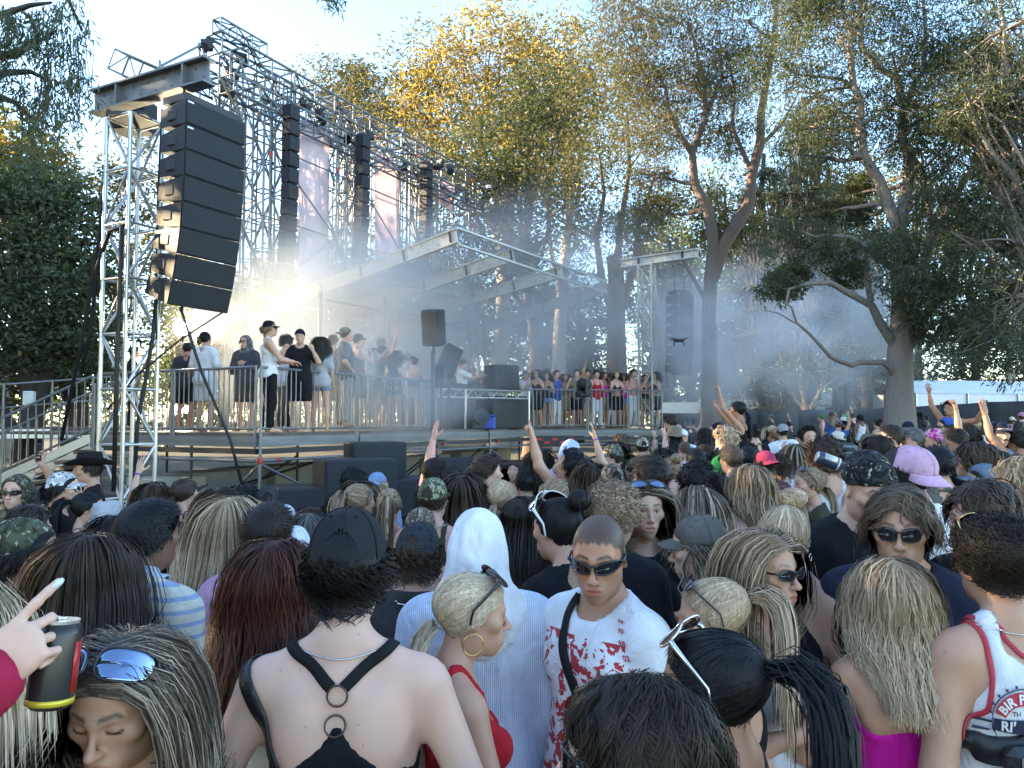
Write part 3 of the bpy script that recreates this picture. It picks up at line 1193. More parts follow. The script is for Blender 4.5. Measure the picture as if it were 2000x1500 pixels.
def make_hair(style, sex, lod, M_head, coll, seed, hat=None, length=None, dens=1.0, wide=1.0):
    wide = wide / dens ** (.8 if dens > 1 else .5)
    """returns V, Q, strand attribute for one hair mesh (figure coordinates)"""
    g = np.random.default_rng(seed)
    hero = lod == 0
    nb = {0: 1800, 1: 400, 2: 180, 3: 80}[lod]
    wm = {0: .0037, 1: .0092, 2: .0135, 3: .021}[lod] * wide
    hero = False
    nb = int(nb * dens)
    Rm = np.array(M_head)[:3, :3]
    Rm = Rm / np.cbrt(np.linalg.det(Rm))
    Vs, Qs, As, Ns, n = [], [], [], [], 0
    hc_ = np.array(M_head)[:3, 3]
    def put(V, Q, A, Nn=None):
        nonlocal n
        Ns.append(nrm_rows(V - hc_) if Nn is None else Nn)
        Vs.append(V); Qs.append(Q + n); As.append(A); n += len(V)
    sv, sq = scalp_mesh(sex, lod, .0055 if style in ('pony', 'bun', 'buzz', 'short') else .008)
    hatcut = None
    if hat == 'cap': hatcut = lambda q: (q[:, 2] < .030 + .10 * q[:, 1]) | ((q[:, 1] < -.06) & (np.abs(q[:, 0]) < .03) & (q[:, 2] < .044))
    elif hat == 'cap_back': hatcut = lambda q: q[:, 2] < .034 - .14 * q[:, 1]
    elif hat: hatcut = lambda q: q[:, 2] < .032
    sv = sv.copy()
    if hat:
        keep = sv[:, 2] > .035
        sv[keep] = (sv[keep] - [0, -.01, .02]) * .97 + [0, -.01, .02]
    A0 = np.zeros((len(sv), 4)); A0[:, 0] = .25; A0[:, 2] = .3 * g.random(len(sv)); A0[:, 3] = 1
    put(xf(M_head, sv), sq, A0)
    rp, rn = scalp_roots(sex, nb)
    if hatcut is not None:
        k = hatcut(rp); rp, rn = rp[k], rn[k]
    inner = None
    H = lambda q: xf(M_head, q)
    V3 = lambda v: v @ Rm.T
    Mi = np.linalg.inv(np.array(M_head))
    def clear(P, N, zmax=.048):
        """drop strands that cross the face"""
        q = P.reshape(-1, 3) @ Mi[:3, :3].T + Mi[:3, 3]
        f = ((q[:, 1] > .045) & (np.abs(q[:, 0]) < .060) & (q[:, 2] < zmax) & (q[:, 2] > -.13)).reshape(P.shape[:2]).any(1)
        return P[~f], N[~f]
    def fwd_keep(scale=1.0):
        def push(p, t):
            q = p @ Mi[:3, :3].T + Mi[:3, 3]
            f = (q[:, 1] > .025) & (np.abs(q[:, 0]) < .085) & (q[:, 2] < .07)
            v = np.zeros_like(p)
            v[:, 0] = np.sign(q[:, 0] + 1e-6) * .28 * f
            v[:, 1] = -.55 * f
            below = (q[:, 2] < -.10)
            v2 = np.zeros_like(p); v2[:, 1] = -.30 * scale * below; v2[:, 0] = -.45 * scale * below * np.sign(q[:, 0]) * np.clip((np.abs(q[:, 0]) - .075) / .06, 0, 1)
            return V3(v) + v2
        return push
    if style in ('long', 'wavy'):
        L = ((length or .48) - (.12 - rp[:, 2]) * .95) * (.86 + .24 * g.random(len(rp)))
        M = {0: 9, 1: 7, 2: 6, 3: 5}[lod]
        sx = np.sign(rp[:, 0] + g.normal(size=len(rp)) * .006)
        bk = np.clip((rp[:, 1] + .09) / .10, .05, 1) * np.clip((rp[:, 2] + .03) / .1, .1, 1)
        d = np.stack([sx * 1.15 * bk, -.62 + 0 * sx, -.25 - .5 * (1 - bk)], 1)
        d = d - rn * ((d * rn).sum(1))[:, None] + rn * .05
        off = .003 + .015 * g.random(len(rp)) ** 1.5
        P, N = grow(H(rp), V3(d), L, M, coll, off, .52, (.011, .085, 7) if style == 'wavy' else (.003, .22, 4), fwd_keep(), seed)
        P, N = clear(P, N)
        put(*ribbons(P, N, wm, .2, hero, seed))
        # inner wide layer
        k = g.permutation(len(rp))[: max(30, len(rp) // 4)]
        P, N = grow(H(rp[k]), V3(d[k]), L[k] * .92, M, coll, off[k] * 0 + .004, .52, None, fwd_keep(), seed + 1)
        P, N = clear(P, N, .06)
        put(*ribbons(P, N, min(.012, wm * 2.6), .6, False, seed + 1, rnd=.15 + .2 * g.random(len(P))))
    elif style in ('pony', 'bun', 'lowpony'):
        T = np.array([0, -.118, .055]) if style != 'lowpony' else np.array([0, -.112, -.035])
        if style == 'bun': T = np.array([0, -.095, .085])
        M = {0: 9, 1: 7, 2: 5, 3: 4}[lod]
        t = np.linspace(0, 1, M)[None, :, None]
        hf = head_field(sex, False)
        P = rp[:, None] * (1 - t) + (T + g.normal(size=(len(rp), 1, 3)) * .008) * t
        P = P + np.array([0, 0, .03]) * np.sin(t * PI) * (rp[:, 2:3, None] > .05)
        sh = P.shape
        q = P.reshape(-1, 3)
        lift = np.repeat(.003 + .006 * g.random(len(rp)), M)
        for _ in range(4):
            dd, gr = hf.grad(q)
            q = q + gr * np.clip(lift - dd, -.05, .08)[:, None]
        _, gr = hf.grad(q)
        P = q.reshape(sh); N = gr.reshape(sh)
        Pw = H(P.reshape(-1, 3)).reshape(sh); Nw = V3(N.reshape(-1, 3)).reshape(sh)
        put(*ribbons(Pw, Nw, wm * .95, .6, hero, seed))
        if style != 'bun':
            m = {0: 700, 1: 170, 2: 60, 3: 30}[lod]
            r0 = g.normal(size=(m, 3)) * .009
            p0 = T + np.array([0, -.012, 0]) + r0
            d = np.stack([g.normal(size=m) * .13, -.55 + g.normal(size=m) * .12, (.2 if style == 'pony' else -.7) + g.normal(size=m) * .14], 1)
            L = (length or .36) * (.75 + .4 * g.random(m))
            P, N = grow(H(p0), V3(d), L, {0: 11, 1: 8, 2: 6, 3: 5}[lod], coll, .003 + .010 * g.random(m), .72, (.004, .16, 3), None, seed + 2)
            N = nrm_rows(P - P.mean(0, keepdims=True) * .98)
            put(*ribbons(P, N, wm * 1.15, .25, hero, seed + 2))
            if lod < 2:
                a = np.linspace(0, 2 * PI, 13)
                V, Fc = MB().tube([T + np.array([.014 * math.cos(x), -.006, .014 * math.sin(x)]) for x in a], .0055, 6, False).data()
                A = np.zeros((len(V), 4)); A[:, 3] = 1
                put(H(V), Fc[0], A)
        else:
            m = {0: 260, 1: 110, 2: 45, 3: 24}[lod]
            c = T + np.array([0, -.028, .03])
            mm = 9
            ax = nrm_rows(g.normal(size=(m, 3)) + np.array([0, .4, 0]))
            b1 = nrm_rows(np.cross(ax, g.normal(size=(m, 3)))); b2 = np.cross(ax, b1)
            a = np.linspace(0, 3.6, mm)[None, :, None] + g.random((m, 1, 1)) * 6
            rad = (.028 + .017 * g.random((m, 1, 1)))
            rr = c + rad * (np.cos(a) * b1[:, None] + np.sin(a) * b2[:, None]) * np.array([1.15, 1, .95])
            Nn = nrm_rows((rr - c).reshape(-1, 3)).reshape(rr.shape)
            put(*ribbons(H(rr.reshape(-1, 3)).reshape(rr.shape), V3(Nn.reshape(-1, 3)).reshape(rr.shape), wm * 1.5, .5, hero, seed + 3))
            k = max(10, m // 10)   # loose ends
            P, N = grow(H(np.repeat(c[None], k, 0) + g.normal(size=(k, 3)) * .02), V3(g.normal(size=(k, 3))), np.full(k, .07), 6, coll, np.full(k, .005), .25, None, None, seed)
            put(*ribbons(P, N, wm * .7, .2, False, seed + 4))
    elif style in ('short', 'crop', 'mid', 'curly', 'mullet', 'afro'):
        M = {0: 5, 1: 4, 2: 3, 3: 3}[lod]
        base = {'short': .040, 'crop': .02, 'mid': .125, 'curly': .055, 'mullet': .085, 'afro': .045}[style]
        base = length or base
        top = np.clip((rp[:, 2] - .0) / .09, 0, 1)
        if style in ('short',): L = base * (.4 + .75 * top)
        elif style == 'crop': L = base * (.7 + .5 * top)
        elif style == 'mullet': L = base * np.where(rp[:, 1] < -.03, 1.0, .55)
        else: L = np.full(len(rp), base)
        L = L * (.75 + .5 * g.random(len(rp)))
        if style in ('mid', 'mullet'):
            sx = np.sign(rp[:, 0] - .012 + g.normal(size=len(rp)) * .01)
            bk = np.clip((rp[:, 1] + .08) / .08, .1, 1)
            d = np.stack([sx * bk, np.where(rp[:, 1] > .03, .25, -.8), 0 * sx], 1)
            d = d - rn * ((d * rn).sum(1))[:, None] * .9 + rn * (.32 * np.clip(rp[:, 2] / .08, 0, 1))[:, None]
            grv, off = .50, .003 + .014 * g.random(len(rp))
            P, N = grow(H(rp), V3(d), L, M + 3, coll, off, grv, (.009, .09, 5), fwd_keep(0), seed)
            P, N = clear(P, N, .022)
        elif style in ('curly', 'afro'):
            d = rn * (.9 if style == 'afro' else .35 if hat else .7) + g.normal(size=rn.shape) * .55
            P, N = grow(H(rp), V3(d), L, M + 4, coll, .002 + (.022 if not hat else .005) * g.random(len(rp)), .12 if style == 'afro' else (.5 if hat else .25), None, fwd_keep(0), seed)
            mm = P.shape[1]
            t = np.linspace(0, 1, mm)[None, :, None]
            T = np.gradient(P, axis=1); T /= np.linalg.norm(T, axis=2)[..., None] + 1e-9
            S = np.cross(T, N + .01); S /= np.linalg.norm(S, axis=2)[..., None] + 1e-9
            N2 = np.cross(S, T)
            ph = g.random((len(rp), 1, 1)) * 6.28
            r_ = (.0095 if style == 'curly' else .0065) * np.clip(t * 4, 0, 1)
            P = P + r_ * (np.cos(t * 9.5 + ph) * S + np.sin(t * 9.5 + ph) * N2)
        else:
            swirl = np.stack([rp[:, 1] * 2 + .2, -rp[:, 0] * 2 + .7 * top, .0 * top], 1)
            d = rn * .40 + swirl * 1.3 + g.normal(size=rn.shape) * .18 + np.array([0, 0, -.55]) * (1 - top)[:, None]
            P, N = grow(H(rp), V3(d), L, M, coll, np.full(len(rp), .004) + .006 * g.random(len(rp)), .10, None, fwd_keep(0), seed)
        put(*ribbons(P, N, wm * {'short': 1.0, 'crop': 1.0, 'mid': 1.15, 'curly': 1.35, 'mullet': 1.15, 'afro': 1.1}[style], .2, hero, seed))
        if style in ('mid', 'curly', 'mullet', 'afro', 'short') and not hat:
            g2 = np.random.default_rng(seed + 9)
            A = np.zeros((len(sv), 4)); A[:, 0] = .2; A[:, 3] = 1
            up = .5 * L.mean() if style in ('curly', 'afro') else .006
            k = (sv[:, 2] > .0)[:, None]
            put(H(sv + nrm_rows(sv - [0, -.01, .0]) * min(.02, up) * k), sq, A)
    return np.vstack(Vs), np.vstack(Qs), np.vstack(As), np.vstack(Ns)


def nrm_rows(a):
    return a / (np.linalg.norm(a, axis=-1, keepdims=True) + 1e-9)


# ------------------------------------------------------------------ hats (head-local shells)
_HAT = {}


def hat_tpl(kind):
    """returns list of (part name, V, [Q,T])"""
    if kind in _HAT: return _HAT[kind]
    out = []
    if kind in ('cap', 'cap_back'):
        na, nt = 84, 25
        cx = np.array([0, -.018, .03])
        rad = np.array([.082, .106, .100])
        a = np.linspace(0, 2 * PI, na, endpoint=False)          # 0 = front (+y)
        V = np.zeros((na, nt, 3))
        for i, x in enumerate(a):
            dx, dy = math.sin(x), math.cos(x)
            for j in range(nt):
                el = (j / (nt - 1)) ** .9 * PI / 2
                z0 = -.004 + .020 * dy
                zz = z0 + (rad[2] - z0) * math.sin(el)
                cr = math.cos(el) ** .82
                seam = 1 - .03 * max(0, math.cos(3 * x)) ** 40
                bulge = 1.0 + .02 * math.sin(el * 2)
                V[i, j] = cx + np.array([dx * rad[0] * cr * seam * bulge, dy * rad[1] * cr * seam * bulge, zz])
        idx = np.arange(na * nt).reshape(na, nt)
        nx = np.roll(idx, -1, 0)
        Q = np.stack([nx[:, :-1], idx[:, :-1], idx[:, 1:], nx[:, 1:]], -1)
        hole = np.zeros((na, nt - 1), bool)
        for i in range(na):
            b = abs(((a[i] + PI / na) - PI))
            for j in range(nt - 1):
                if j >= 2 and (b / .46) ** 2 + ((j - 1.6) / 7.6) ** 2 < 1: hole[i, j] = True
        Q = Q[~hole].reshape(-1, 4)
        V = V.reshape(-1, 3)
        # sweat band turn-in
        m = len(V)
        rim = idx[:, 0]
        V = np.vstack([V, V[rim] * [.965, .965, 1] + [0, -.0007, .003]])
        ri = np.arange(na) + m
        Q = np.vstack([Q, np.stack([rim, np.roll(rim, -1), np.roll(ri, -1), ri], 1)])
        b = MB().add(V, Q)
        b.tube([cx + np.array([0, 0, rad[2] - .004]), cx + np.array([0, 0, rad[2] + .002]), cx + np.array([0, 0, rad[2] + .005])], [.0085, .0075, .002], 10)
        for x in np.arange(6) * PI / 3:
            es = np.linspace(.62 if x == PI else .06, 1.5, 9)
            b.tube([cx + np.array([math.sin(x) * rad[0] * math.cos(e) ** .82, math.cos(x) * rad[1] * math.cos(e) ** .82, (-.004 + .02 * math.cos(x)) * (1 - math.sin(e)) + rad[2] * math.sin(e)]) * 1.012 for e in es], .0016, 5)
        for x in np.arange(6) * PI / 3 + PI / 6:
            el = .95; ce = math.cos(el) ** .82
            c_ = cx + np.array([math.sin(x) * rad[0] * ce, math.cos(x) * rad[1] * ce, rad[2] * math.sin(el)]) * 1.015
            b.tube([c_, c_ + nrm(c_ - cx) * .0035], [.0042, .003], 8)
        out.append(('crown',) + b.data())
        s = np.linspace(-1, 1, 25); t = np.linspace(0, 1, 8)
        P = np.zeros((25, 8, 3))
        for i, u in enumerate(s):
            x = u * 1.02
            p0 = cx + np.array([math.sin(x) * rad[0], math.cos(x) * rad[1], -.001 + .020 * math.cos(x)])
            reach = .073 * (1 - abs(u) ** 2.6) ** .6 if abs(u) < 1 else 0
            for j, v in enumerate(t):
                P[i, j] = p0 + np.array([math.sin(x) * .12 * reach * v * 2, reach * v, -reach * v * .22 - .030 * u * u * v])
        out.append(('brim',) + MB().sheet(P, .0032).data())
    elif kind == 'bucket':
        a = np.linspace(0, 2 * PI, 41)
        prof = [(.13, -.055), (.127, -.06), (.105, -.02), (.098, .0), (.092, .06), (.086, .083), (.05, .092), (.0, .094)]
        P = np.array([[(math.sin(x) * r * .93, math.cos(x) * r * 1.08 - .014, z + .045 + .004 * math.sin(5 * x) * (z < -.03)) for r, z in prof] for x in a])
        out.append(('crown',) + MB().sheet(P).data())
    elif kind == 'cowboy':
        a = np.linspace(0, 2 * PI, 49)
        P = []
        for x in a:
            row = []
            for r, z in [(.185, .02), (.183, .016), (.15, .002), (.112, .006), (.1, .02), (.095, .07), (.085, .115), (.05, .122), (0, .108)]:
                sx = math.sin(x)
                lift = .055 * abs(sx) ** 2.5 * max(0, (r - .1) / .085)
                row.append((sx * r * .93, math.cos(x) * r * 1.08 - .014, z + lift + .038 - .02 * (r < .03)))
            P.append(row)
        out.append(('crown',) + MB().sheet(np.array(P)).data())
    elif kind in ('beanie', 'durag'):
        F = head_field('m', False).inflate(.013)
        F.e((0, -.03, .075), (.06, .07, .062), .05)
        if kind == 'durag': F.c((0, -.12, .0), (.02, -.15, -.09), .022, .008, .03)
        F.cuts = [lambda P: .022 + .30 * P[:, 1] * (P[:, 1] > 0) + .02 * P[:, 1] - P[:, 2] if kind == 'beanie' else (.02 + .32 * P[:, 1] * (P[:, 1] > 0) - .6 * np.maximum(0, -P[:, 1] - .02)) - P[:, 2] - (.1 * (P[:, 1] < -.1))]
        def f(P): return F(P) + .0025 * snoise(P * [1, 1, 2.2], 5, 60)
        V, Q = extract(f, axis_pts([(-.12, .0075), (.12, None)]), axis_pts([(-.18, .0075), (.13, None)]), axis_pts([(-.14, .0075), (.18, None)]))
        out.append(('crown', V, [Q, np.zeros((0, 3), int)]))
    _HAT[kind] = out
    return out


_HATME = {}


def add_hat(kind, root, M_head, color, matname='cloth', color2=(.3, .3, .3), tilt=0, name=None):
    Mh = np.array(M_head)
    rot = Matrix.Rotation(PI, 4, 'Z') @ Matrix.Translation((0, .036, 0)) if kind == 'cap_back' else Matrix.Identity(4)
    parts = hat_tpl(kind)
    nm = name or {'cap': 'cap', 'cap_back': 'cap', 'bucket': 'bucket_hat', 'cowboy': 'cowboy_hat', 'beanie': 'beanie', 'durag': 'head_scarf'}[kind]
    top = None
    for pn, V, F in parts:
        key = (kind, pn, matname)
        if key not in _HATME:
            _HATME[key] = mesh_np(nm if top is None else pn, V, F, MAT[matname])
        o = link(nm if top is None else pn, _HATME[key], root if top is None else top, None, color)
        o['color2'] = tuple(color2)
        if top is None:
            o.matrix_local = Matrix(Mh.tolist()) @ Matrix.Rotation(R(tilt), 4, 'X') @ rot
            top = o
    return top


# ------------------------------------------------------------------ sunglasses (head-local)
_SG = {}


def sunglasses_me(kind):
    if kind in _SG: return _SG[kind]
    prm = {'wayfarer': (.026, .021, 2.8, .004, .10), 'wrap': (.034, .017, 2.2, .005, .075), 'oval': (.030, .017, 2.0, .004, .095), 'big': (.033, .028, 2.4, .0042, .11), 'shield': (.036, .024, 3.0, .0035, .085)}[kind]
    hw, hh, ex, fr, cr = prm
    fb, lens = MB(), []
    def surf(x, z): return np.array([x, .112 - (cr - math.sqrt(max(1e-6, cr ** 2 - min(abs(x), cr * .97) ** 2))) * (1.0 if kind == 'wrap' or kind == 'shield' else .55), z])
    for sg in (-1, 1):
        c = (sg * (hw + .0065), .004)
        ring, rr = [], []
        for a in np.linspace(0, 2 * PI, 29):
            ca, sa = math.cos(a), math.sin(a)
            px = abs(ca) ** (2 / ex) * (1 if ca > 0 else -1) * hw
            pz = abs(sa) ** (2 / ex) * (1 if sa > 0 else -1) * hh
            tl = .10 * sg * px if kind in ('wrap', 'oval') else .05 * sg * px
            ring.append(surf(c[0] + px, c[1] + pz + tl))
        fb.tube(ring, fr * .55, 6, False)
        k = np.linspace(0, 1, 6)
        ctr = surf(*c)
        P = np.array([[surf(ctr[0] + (p[0] - ctr[0]) * q, ctr[2] + (p[2] - ctr[2]) * q) for q in k] for p in ring])
        lens.append(MB().sheet(P, .0012))
        ox = c[0] + sg * hw
        p0 = surf(ox, .010)
        th = .0055 if kind in ('wrap', 'shield', 'big') else .0035
        ear = np.array([sg * .0815, -.002, .012])
        L = [p0, p0 + (ear - p0) * .08 + np.array([sg * .004, 0, 0]), p0 + (ear - p0) * .5 + np.array([sg * .002, 0, 0]), ear, ear + np.array([-sg * .003, -.03, -.02])]
        rad = [th, th, th * .75, th * .6, th * .5]
        V, Fc = MB().tube(L, rad, 6).data()
        V[:, 0] = V[:, 0] * 1.0
        fb.add(V, Fc[0], Fc[1])
    fb.tube([surf(-.0075, .010), surf(0, .013), surf(.0075, .010)], fr * .7, 6)
    if kind in ('shield',):
        fb.tube([surf(-.007, .022), surf(0, .022), surf(.007, .022)], .003, 6)
    _SG[kind] = (fb.data(), [l.data() for l in lens])
    return _SG[kind]


_SGME = {}


def add_glasses(kind, root, M_head, where='face', fmat='frame', lmat='lens'):
    key = (kind, fmat, lmat)
    if key not in _SGME:
        (V, F), ls = sunglasses_me(kind)
        _SGME[key] = (mesh_np("sunglasses", V, F, MAT[fmat]), [mesh_np("lens", lv, lf, MAT[lmat]) for lv, lf in ls])
    fm, lm = _SGME[key]
    o = link("sunglasses", fm, root)
    L = Matrix.Identity(4)
    if where == 'top': L = Matrix.Translation((0, -.012, .024)) @ Matrix.Rotation(R(50), 4, 'X') @ Matrix.Scale(1.25 if kind == 'shield' else 1.12, 4)
    elif where == 'cap': L = Matrix.Translation((0, .006, .050)) @ Matrix.Rotation(R(16), 4, 'X') @ Matrix.Scale(1.1, 4)
    elif where == 'back': L = Matrix.Translation((0, -.03, .03)) @ Matrix.Rotation(PI, 4, 'Z')
    o.matrix_local = M_head @ L
    for m in lm: link("lens", m, o)
    return o

HAIR = dict(blk=((.010, .009, .009), (.02, .018, .018)), dk=((.020, .014, .010), (.045, .03, .02)), br=((.042, .026, .017), (.09, .055, .033)),
            lbr=((.10, .066, .040), (.19, .125, .075)), dbl=((.23, .148, .088), (.54, .38, .235)), bl=((.43, .29, .175), (.74, .56, .38)),
            pbl=((.56, .41, .26), (.82, .66, .48)), red=((.060, .018, .012), (.10, .032, .02)), gr=((.12, .115, .11), (.26, .25, .24)),
            ash=((.082, .060, .044), (.58, .44, .31)), brhl=((.05, .034, .022), (.42, .31, .18)))
SKIN = dict(fair=(.68, .46, .36), light=(.60, .385, .28), mid=(.53, .32, .215), tan=(.43, .235, .145), brown=(.20, .105, .065), dark=(.09, .05, .035), pink=(.62, .36, .29))
CLO = dict(blk=(.013, .013, .015), white=(.74, .74, .76), grey=(.16, .16, .165), dgrey=(.045, .045, .048), navy=(.018, .022, .045), blue=(.05, .10, .35),
           lblue=(.42, .52, .75), red=(.45, .02, .03), pink=(.62, .38, .50), hpink=(.66, .015, .33), green=(.03, .22, .06), brown=(.06, .042, .033), maroon=(.10, .04, .05),
           khaki=(.22, .18, .12), cream=(.66, .6, .48), olive=(.06, .06, .035), taupe=(.13, .115, .10), lgrey=(.42, .42, .44), slate=(.032, .036, .06), teal=(.05, .2, .2), crimson=(.36, .02, .06), sky=(.22, .32, .52), yellow=(.6, .5, .05))


def C(x, tab=CLO):
    return tab[x] if isinstance(x, str) else x


_CACHE = {}
PEOPLE = []
_seed = [100]


def lod_of(hw):
    return 0 if hw >= 92 else 1 if hw >= 46 else 2 if hw >= 27 else 3


def person_at(loc, s, yaw, label, sex='m', skin='light', hair=('short', 'dk'), hat=None, top=('tee', 'blk'), arms=('down', 'down'), hy=0, hp=0, hr=0,
              w=1.0, lod=1, glasses=None, group=None, bot=('trousers', 'blk'), eyes='open', buzz=0, stubble=0, mouth=0.0, hlen=None, lean=(0, 0), off=None,
              top2=None, color2=None, hdens=1.0, name='person', cat='person', hres=None, fold=None, hem=None, cut=None, seed=None):
    root = empty(name, label, cat, loc, R(yaw), group, s)
    if lean != (0, 0): root.rotation_euler = (R(lean[0]), R(lean[1]), R(yaw))
    _seed[0] += 1
    sd = _seed[0] if lod < 2 else (seed if seed is not None else (_seed[0] % 2))
    hst, hcol = hair[0], hair[1]
    hatk = hat[0] if hat else None
    hc = HAIR[hcol]
    key = None
    if lod >= 2:
        hy_, hp_ = (0, 0) if lod == 3 else (hy, hp)
        key = (sex, w, str(arms), lod, hst, hatk, str(top and (top[0],)), bot[0], eyes, buzz, mouth, hlen, sd, hy, hp, off, str(top2), cut, hem)
    if key in _CACHE and key is not None:
        kit = _CACHE[key]
    else:
        Mh = head_matrix(hy, hp, hr)
        zf = lambda q: head_zones(q, eyes, 1.0, buzz, stubble)
        V, Q, Z, F, J = make_body(sex, w, arms, lod, Mh, zf, mouth=mouth, res=hres, hlod=min(3, lod + (1 if abs((yaw + hy + 180) % 360 - 180) < 62 else 0)))
        bm = mesh_np("body", V, Q, MAT['skin'])
        set_attr(bm, 'zones', Z)
        hm = None
        if hst not in ('none', 'buzz'):
            coll = Field(); coll.p = list(F.p)
            coll.p += head_field(sex, False).transformed(Mh).p
            if top and top[0] in ('tee', 'shirt', 'polo'):
                coll.p = coll.inflate((off or .012) + .006, keep=lambda i, q: i < len(F.p)).p + head_field(sex, False).transformed(Mh).p
            hv, hq, ha, hn = make_hair(hst, sex, lod, Mh, coll, sd, hatk, hlen, hdens)
            hm = mesh_np("hair", hv, hq, MAT['hair'])
            set_attr(hm, 'strand', ha); set_attr(hm, 'hn', hn, 'FLOAT_VECTOR')
        gm = []; GF = []
        for tp in ([top] if top else []) + ([top2] if top2 else []):
            G = garment(tp[0], F, J, sex, off if off is not None else {'tee': .018, 'shirt': .020, 'polo': .018}.get(tp[0], .0075), hem, cut)
            GF.append(G)
            gv, gq = mesh_garment(G, lod, J, (.0045 if tp[0] in ('tee', 'shirt', 'polo') else .0015) if fold is None else fold, sd, (hem or (.5 if tp[0] == 'dress' else .72)) - .04, tp[0] in ('tee', 'shirt', 'polo'))
            gm.append((gv, gq, tp[0]))
        gms = [(mesh_np({'tee': 't_shirt', 'shirt': 'shirt', 'tank': 'tank_top', 'singlet': 'singlet', 'tube': 'strapless_top', 'crop': 'crop_top', 'halter': 'halter_top', 'ringback': 'backless_top', 'dress': 'dress', 'polo': 'shirt'}[k], a, b), k) for a, b, k in gm]
        btm = None
        if bot:
            bv, bq = bottoms(F, bot[0], lod, sd)
            btm = mesh_np({'trousers': 'trousers', 'shorts': 'shorts', 'short_shorts': 'shorts', 'skirt': 'skirt'}[bot[0]], bv, bq, MAT['cloth'])
        kit = (bm, hm, gms, btm, F, J, Mh, GF)
        if key is not None: _CACHE[key] = kit
    bm, hm, gms, btm, F, J, Mh, GF = kit
    b = link("body", bm, root, None, C(skin, SKIN))
    b['hair_color'] = tuple(hc[0])
    if hm is not None:
        h = link("hair", hm, root, None, hc[0])
        h['hair_color'] = tuple(hc[1])
    for (me, k), tp in zip(gms, ([top] if top else []) + ([top2] if top2 else [])):
        mt = tp[2] if len(tp) > 2 else 'cloth'
        o = bpy.data.objects.new(me.name.split('.')[0], me)
        COL.objects.link(o); o.parent = root
        if not me.materials: me.materials.append(MAT[mt])
        o.material_slots[0].link = 'OBJECT'
        o.material_slots[0].material = MAT[mt]
        o.color = (*C(tp[1]), 1)
        o['color2'] = tuple(C(tp[3])) if len(tp) > 3 else (.3, .3, .3)
    if btm is not None:
        link(btm.name.split('.')[0], btm, root, None, C(bot[1]))
    if hat:
        add_hat(hat[0], root, Mh, C(hat[1]), hat[2] if len(hat) > 2 else 'cloth', C(hat[3]) if len(hat) > 3 else (.3, .3, .3), hat[4] if len(hat) > 4 else 0)
    if glasses:
        add_glasses(glasses[0], root, Mh, *glasses[1:])
    rec = dict(root=root, J=J, Mh=Mh, F=F, s=s, lod=lod, G=GF)
    PEOPLE.append(rec)
    return rec


def person(px, py, hw, yaw, label, z0=None, smin=.87, smax=1.13, dd=None, **kw):
    """person whose head top shows at photograph pixel (px, py) with a head hw pixels wide"""
    real = .188 if kw.get('sex', 'm') == 'm' else .184
    if kw.get('hat'): real += .022
    elif kw.get('hair', ('', ''))[0] in ('curly', 'afro', 'mid', 'long', 'wavy'): real += .02
    d = dd or FPX * real / hw
    p = pt(px, py, d)
    g = gz(p.x, p.y) if z0 is None else z0
    s = (p.z - g) / 1.735
    if not smin <= s <= smax:
        sc = min(max(s, smin), smax)
        if dd is None:
            best = min((abs((pt(px, py, d * q).z - (gz(pt(px, py, d * q).x, d * q) if z0 is None else z0)) / 1.735 - sc), q) for q in np.linspace(.78, 1.25, 25))
            d *= best[1]
            p = pt(px, py, d)
        g = p.z - sc * 1.735
        s = sc
    y = R(yaw)
    off = HEADC[1] * s
    loc = (p.x + math.sin(y) * off, p.y - math.cos(y) * off, g)
    kw.setdefault('lod', lod_of(hw))
    return person_at(loc, s, yaw, label, **kw)


def hand_world(rec, sg, fwd=.08, palm=.03, side=0.0):
    """world point in the grip of a hand, and the direction of its fingers and palm"""
    j = rec['J'][sg]
    z = nrm(j['hd']); n = j['pn'] - z * (j['pn'] @ z); n = nrm(n)
    M = root_matrix(rec['root'])
    p = j['W'] + z * fwd + n * palm
    R3 = M.to_3x3().normalized()
    return M @ Vector(p), R3 @ Vector(z), R3 @ Vector(n)


def root_matrix(o):
    return Matrix.LocRotScale(o.location, o.rotation_euler, o.scale)


# ------------------------------------------------------------------ worn and held things
def proj(F, P, off=.003, it=6):
    P = np.array(P, float)
    for _ in range(it):
        d, g = F.grad(P, .003)
        P = P - g * (d - off)[:, None] * .9
    return P


def both(rec):
    """the outer surface of body plus garments"""
    fs = [rec['F']] + list(rec['G'])
    class U:
        def __call__(s, P): return np.min([f(P) for f in fs], 0)
        grad = Field.grad
    return U()


def band(rec, pts, width, name, mat, n=40, off=.004, thick=.003, F=None):
    """flat strap laid over the figure along pts (figure coordinates)"""
    F = F or both(rec)
    P = np.array(pts, float)
    t = np.linspace(0, len(P) - 1, n)
    i = np.clip(t.astype(int), 0, len(P) - 2); f = (t - i)[:, None]
    C_ = proj(F, P[i] * (1 - f) + P[i + 1] * f, off)
    for _ in range(3):
        C_[1:-1] = (C_[:-2] + 2 * C_[1:-1] + C_[2:]) / 4
    C_ = proj(F, C_, off, 2)
    _, N = F.grad(C_)
    T = np.gradient(C_, axis=0); T /= np.linalg.norm(T, axis=1)[:, None]
    S = nrm_rows(np.cross(T, N))
    return MB().sheet(np.stack([C_ - S * width / 2, C_, C_ + S * width / 2], 1), thick).build(name, mat, rec['root'], True)


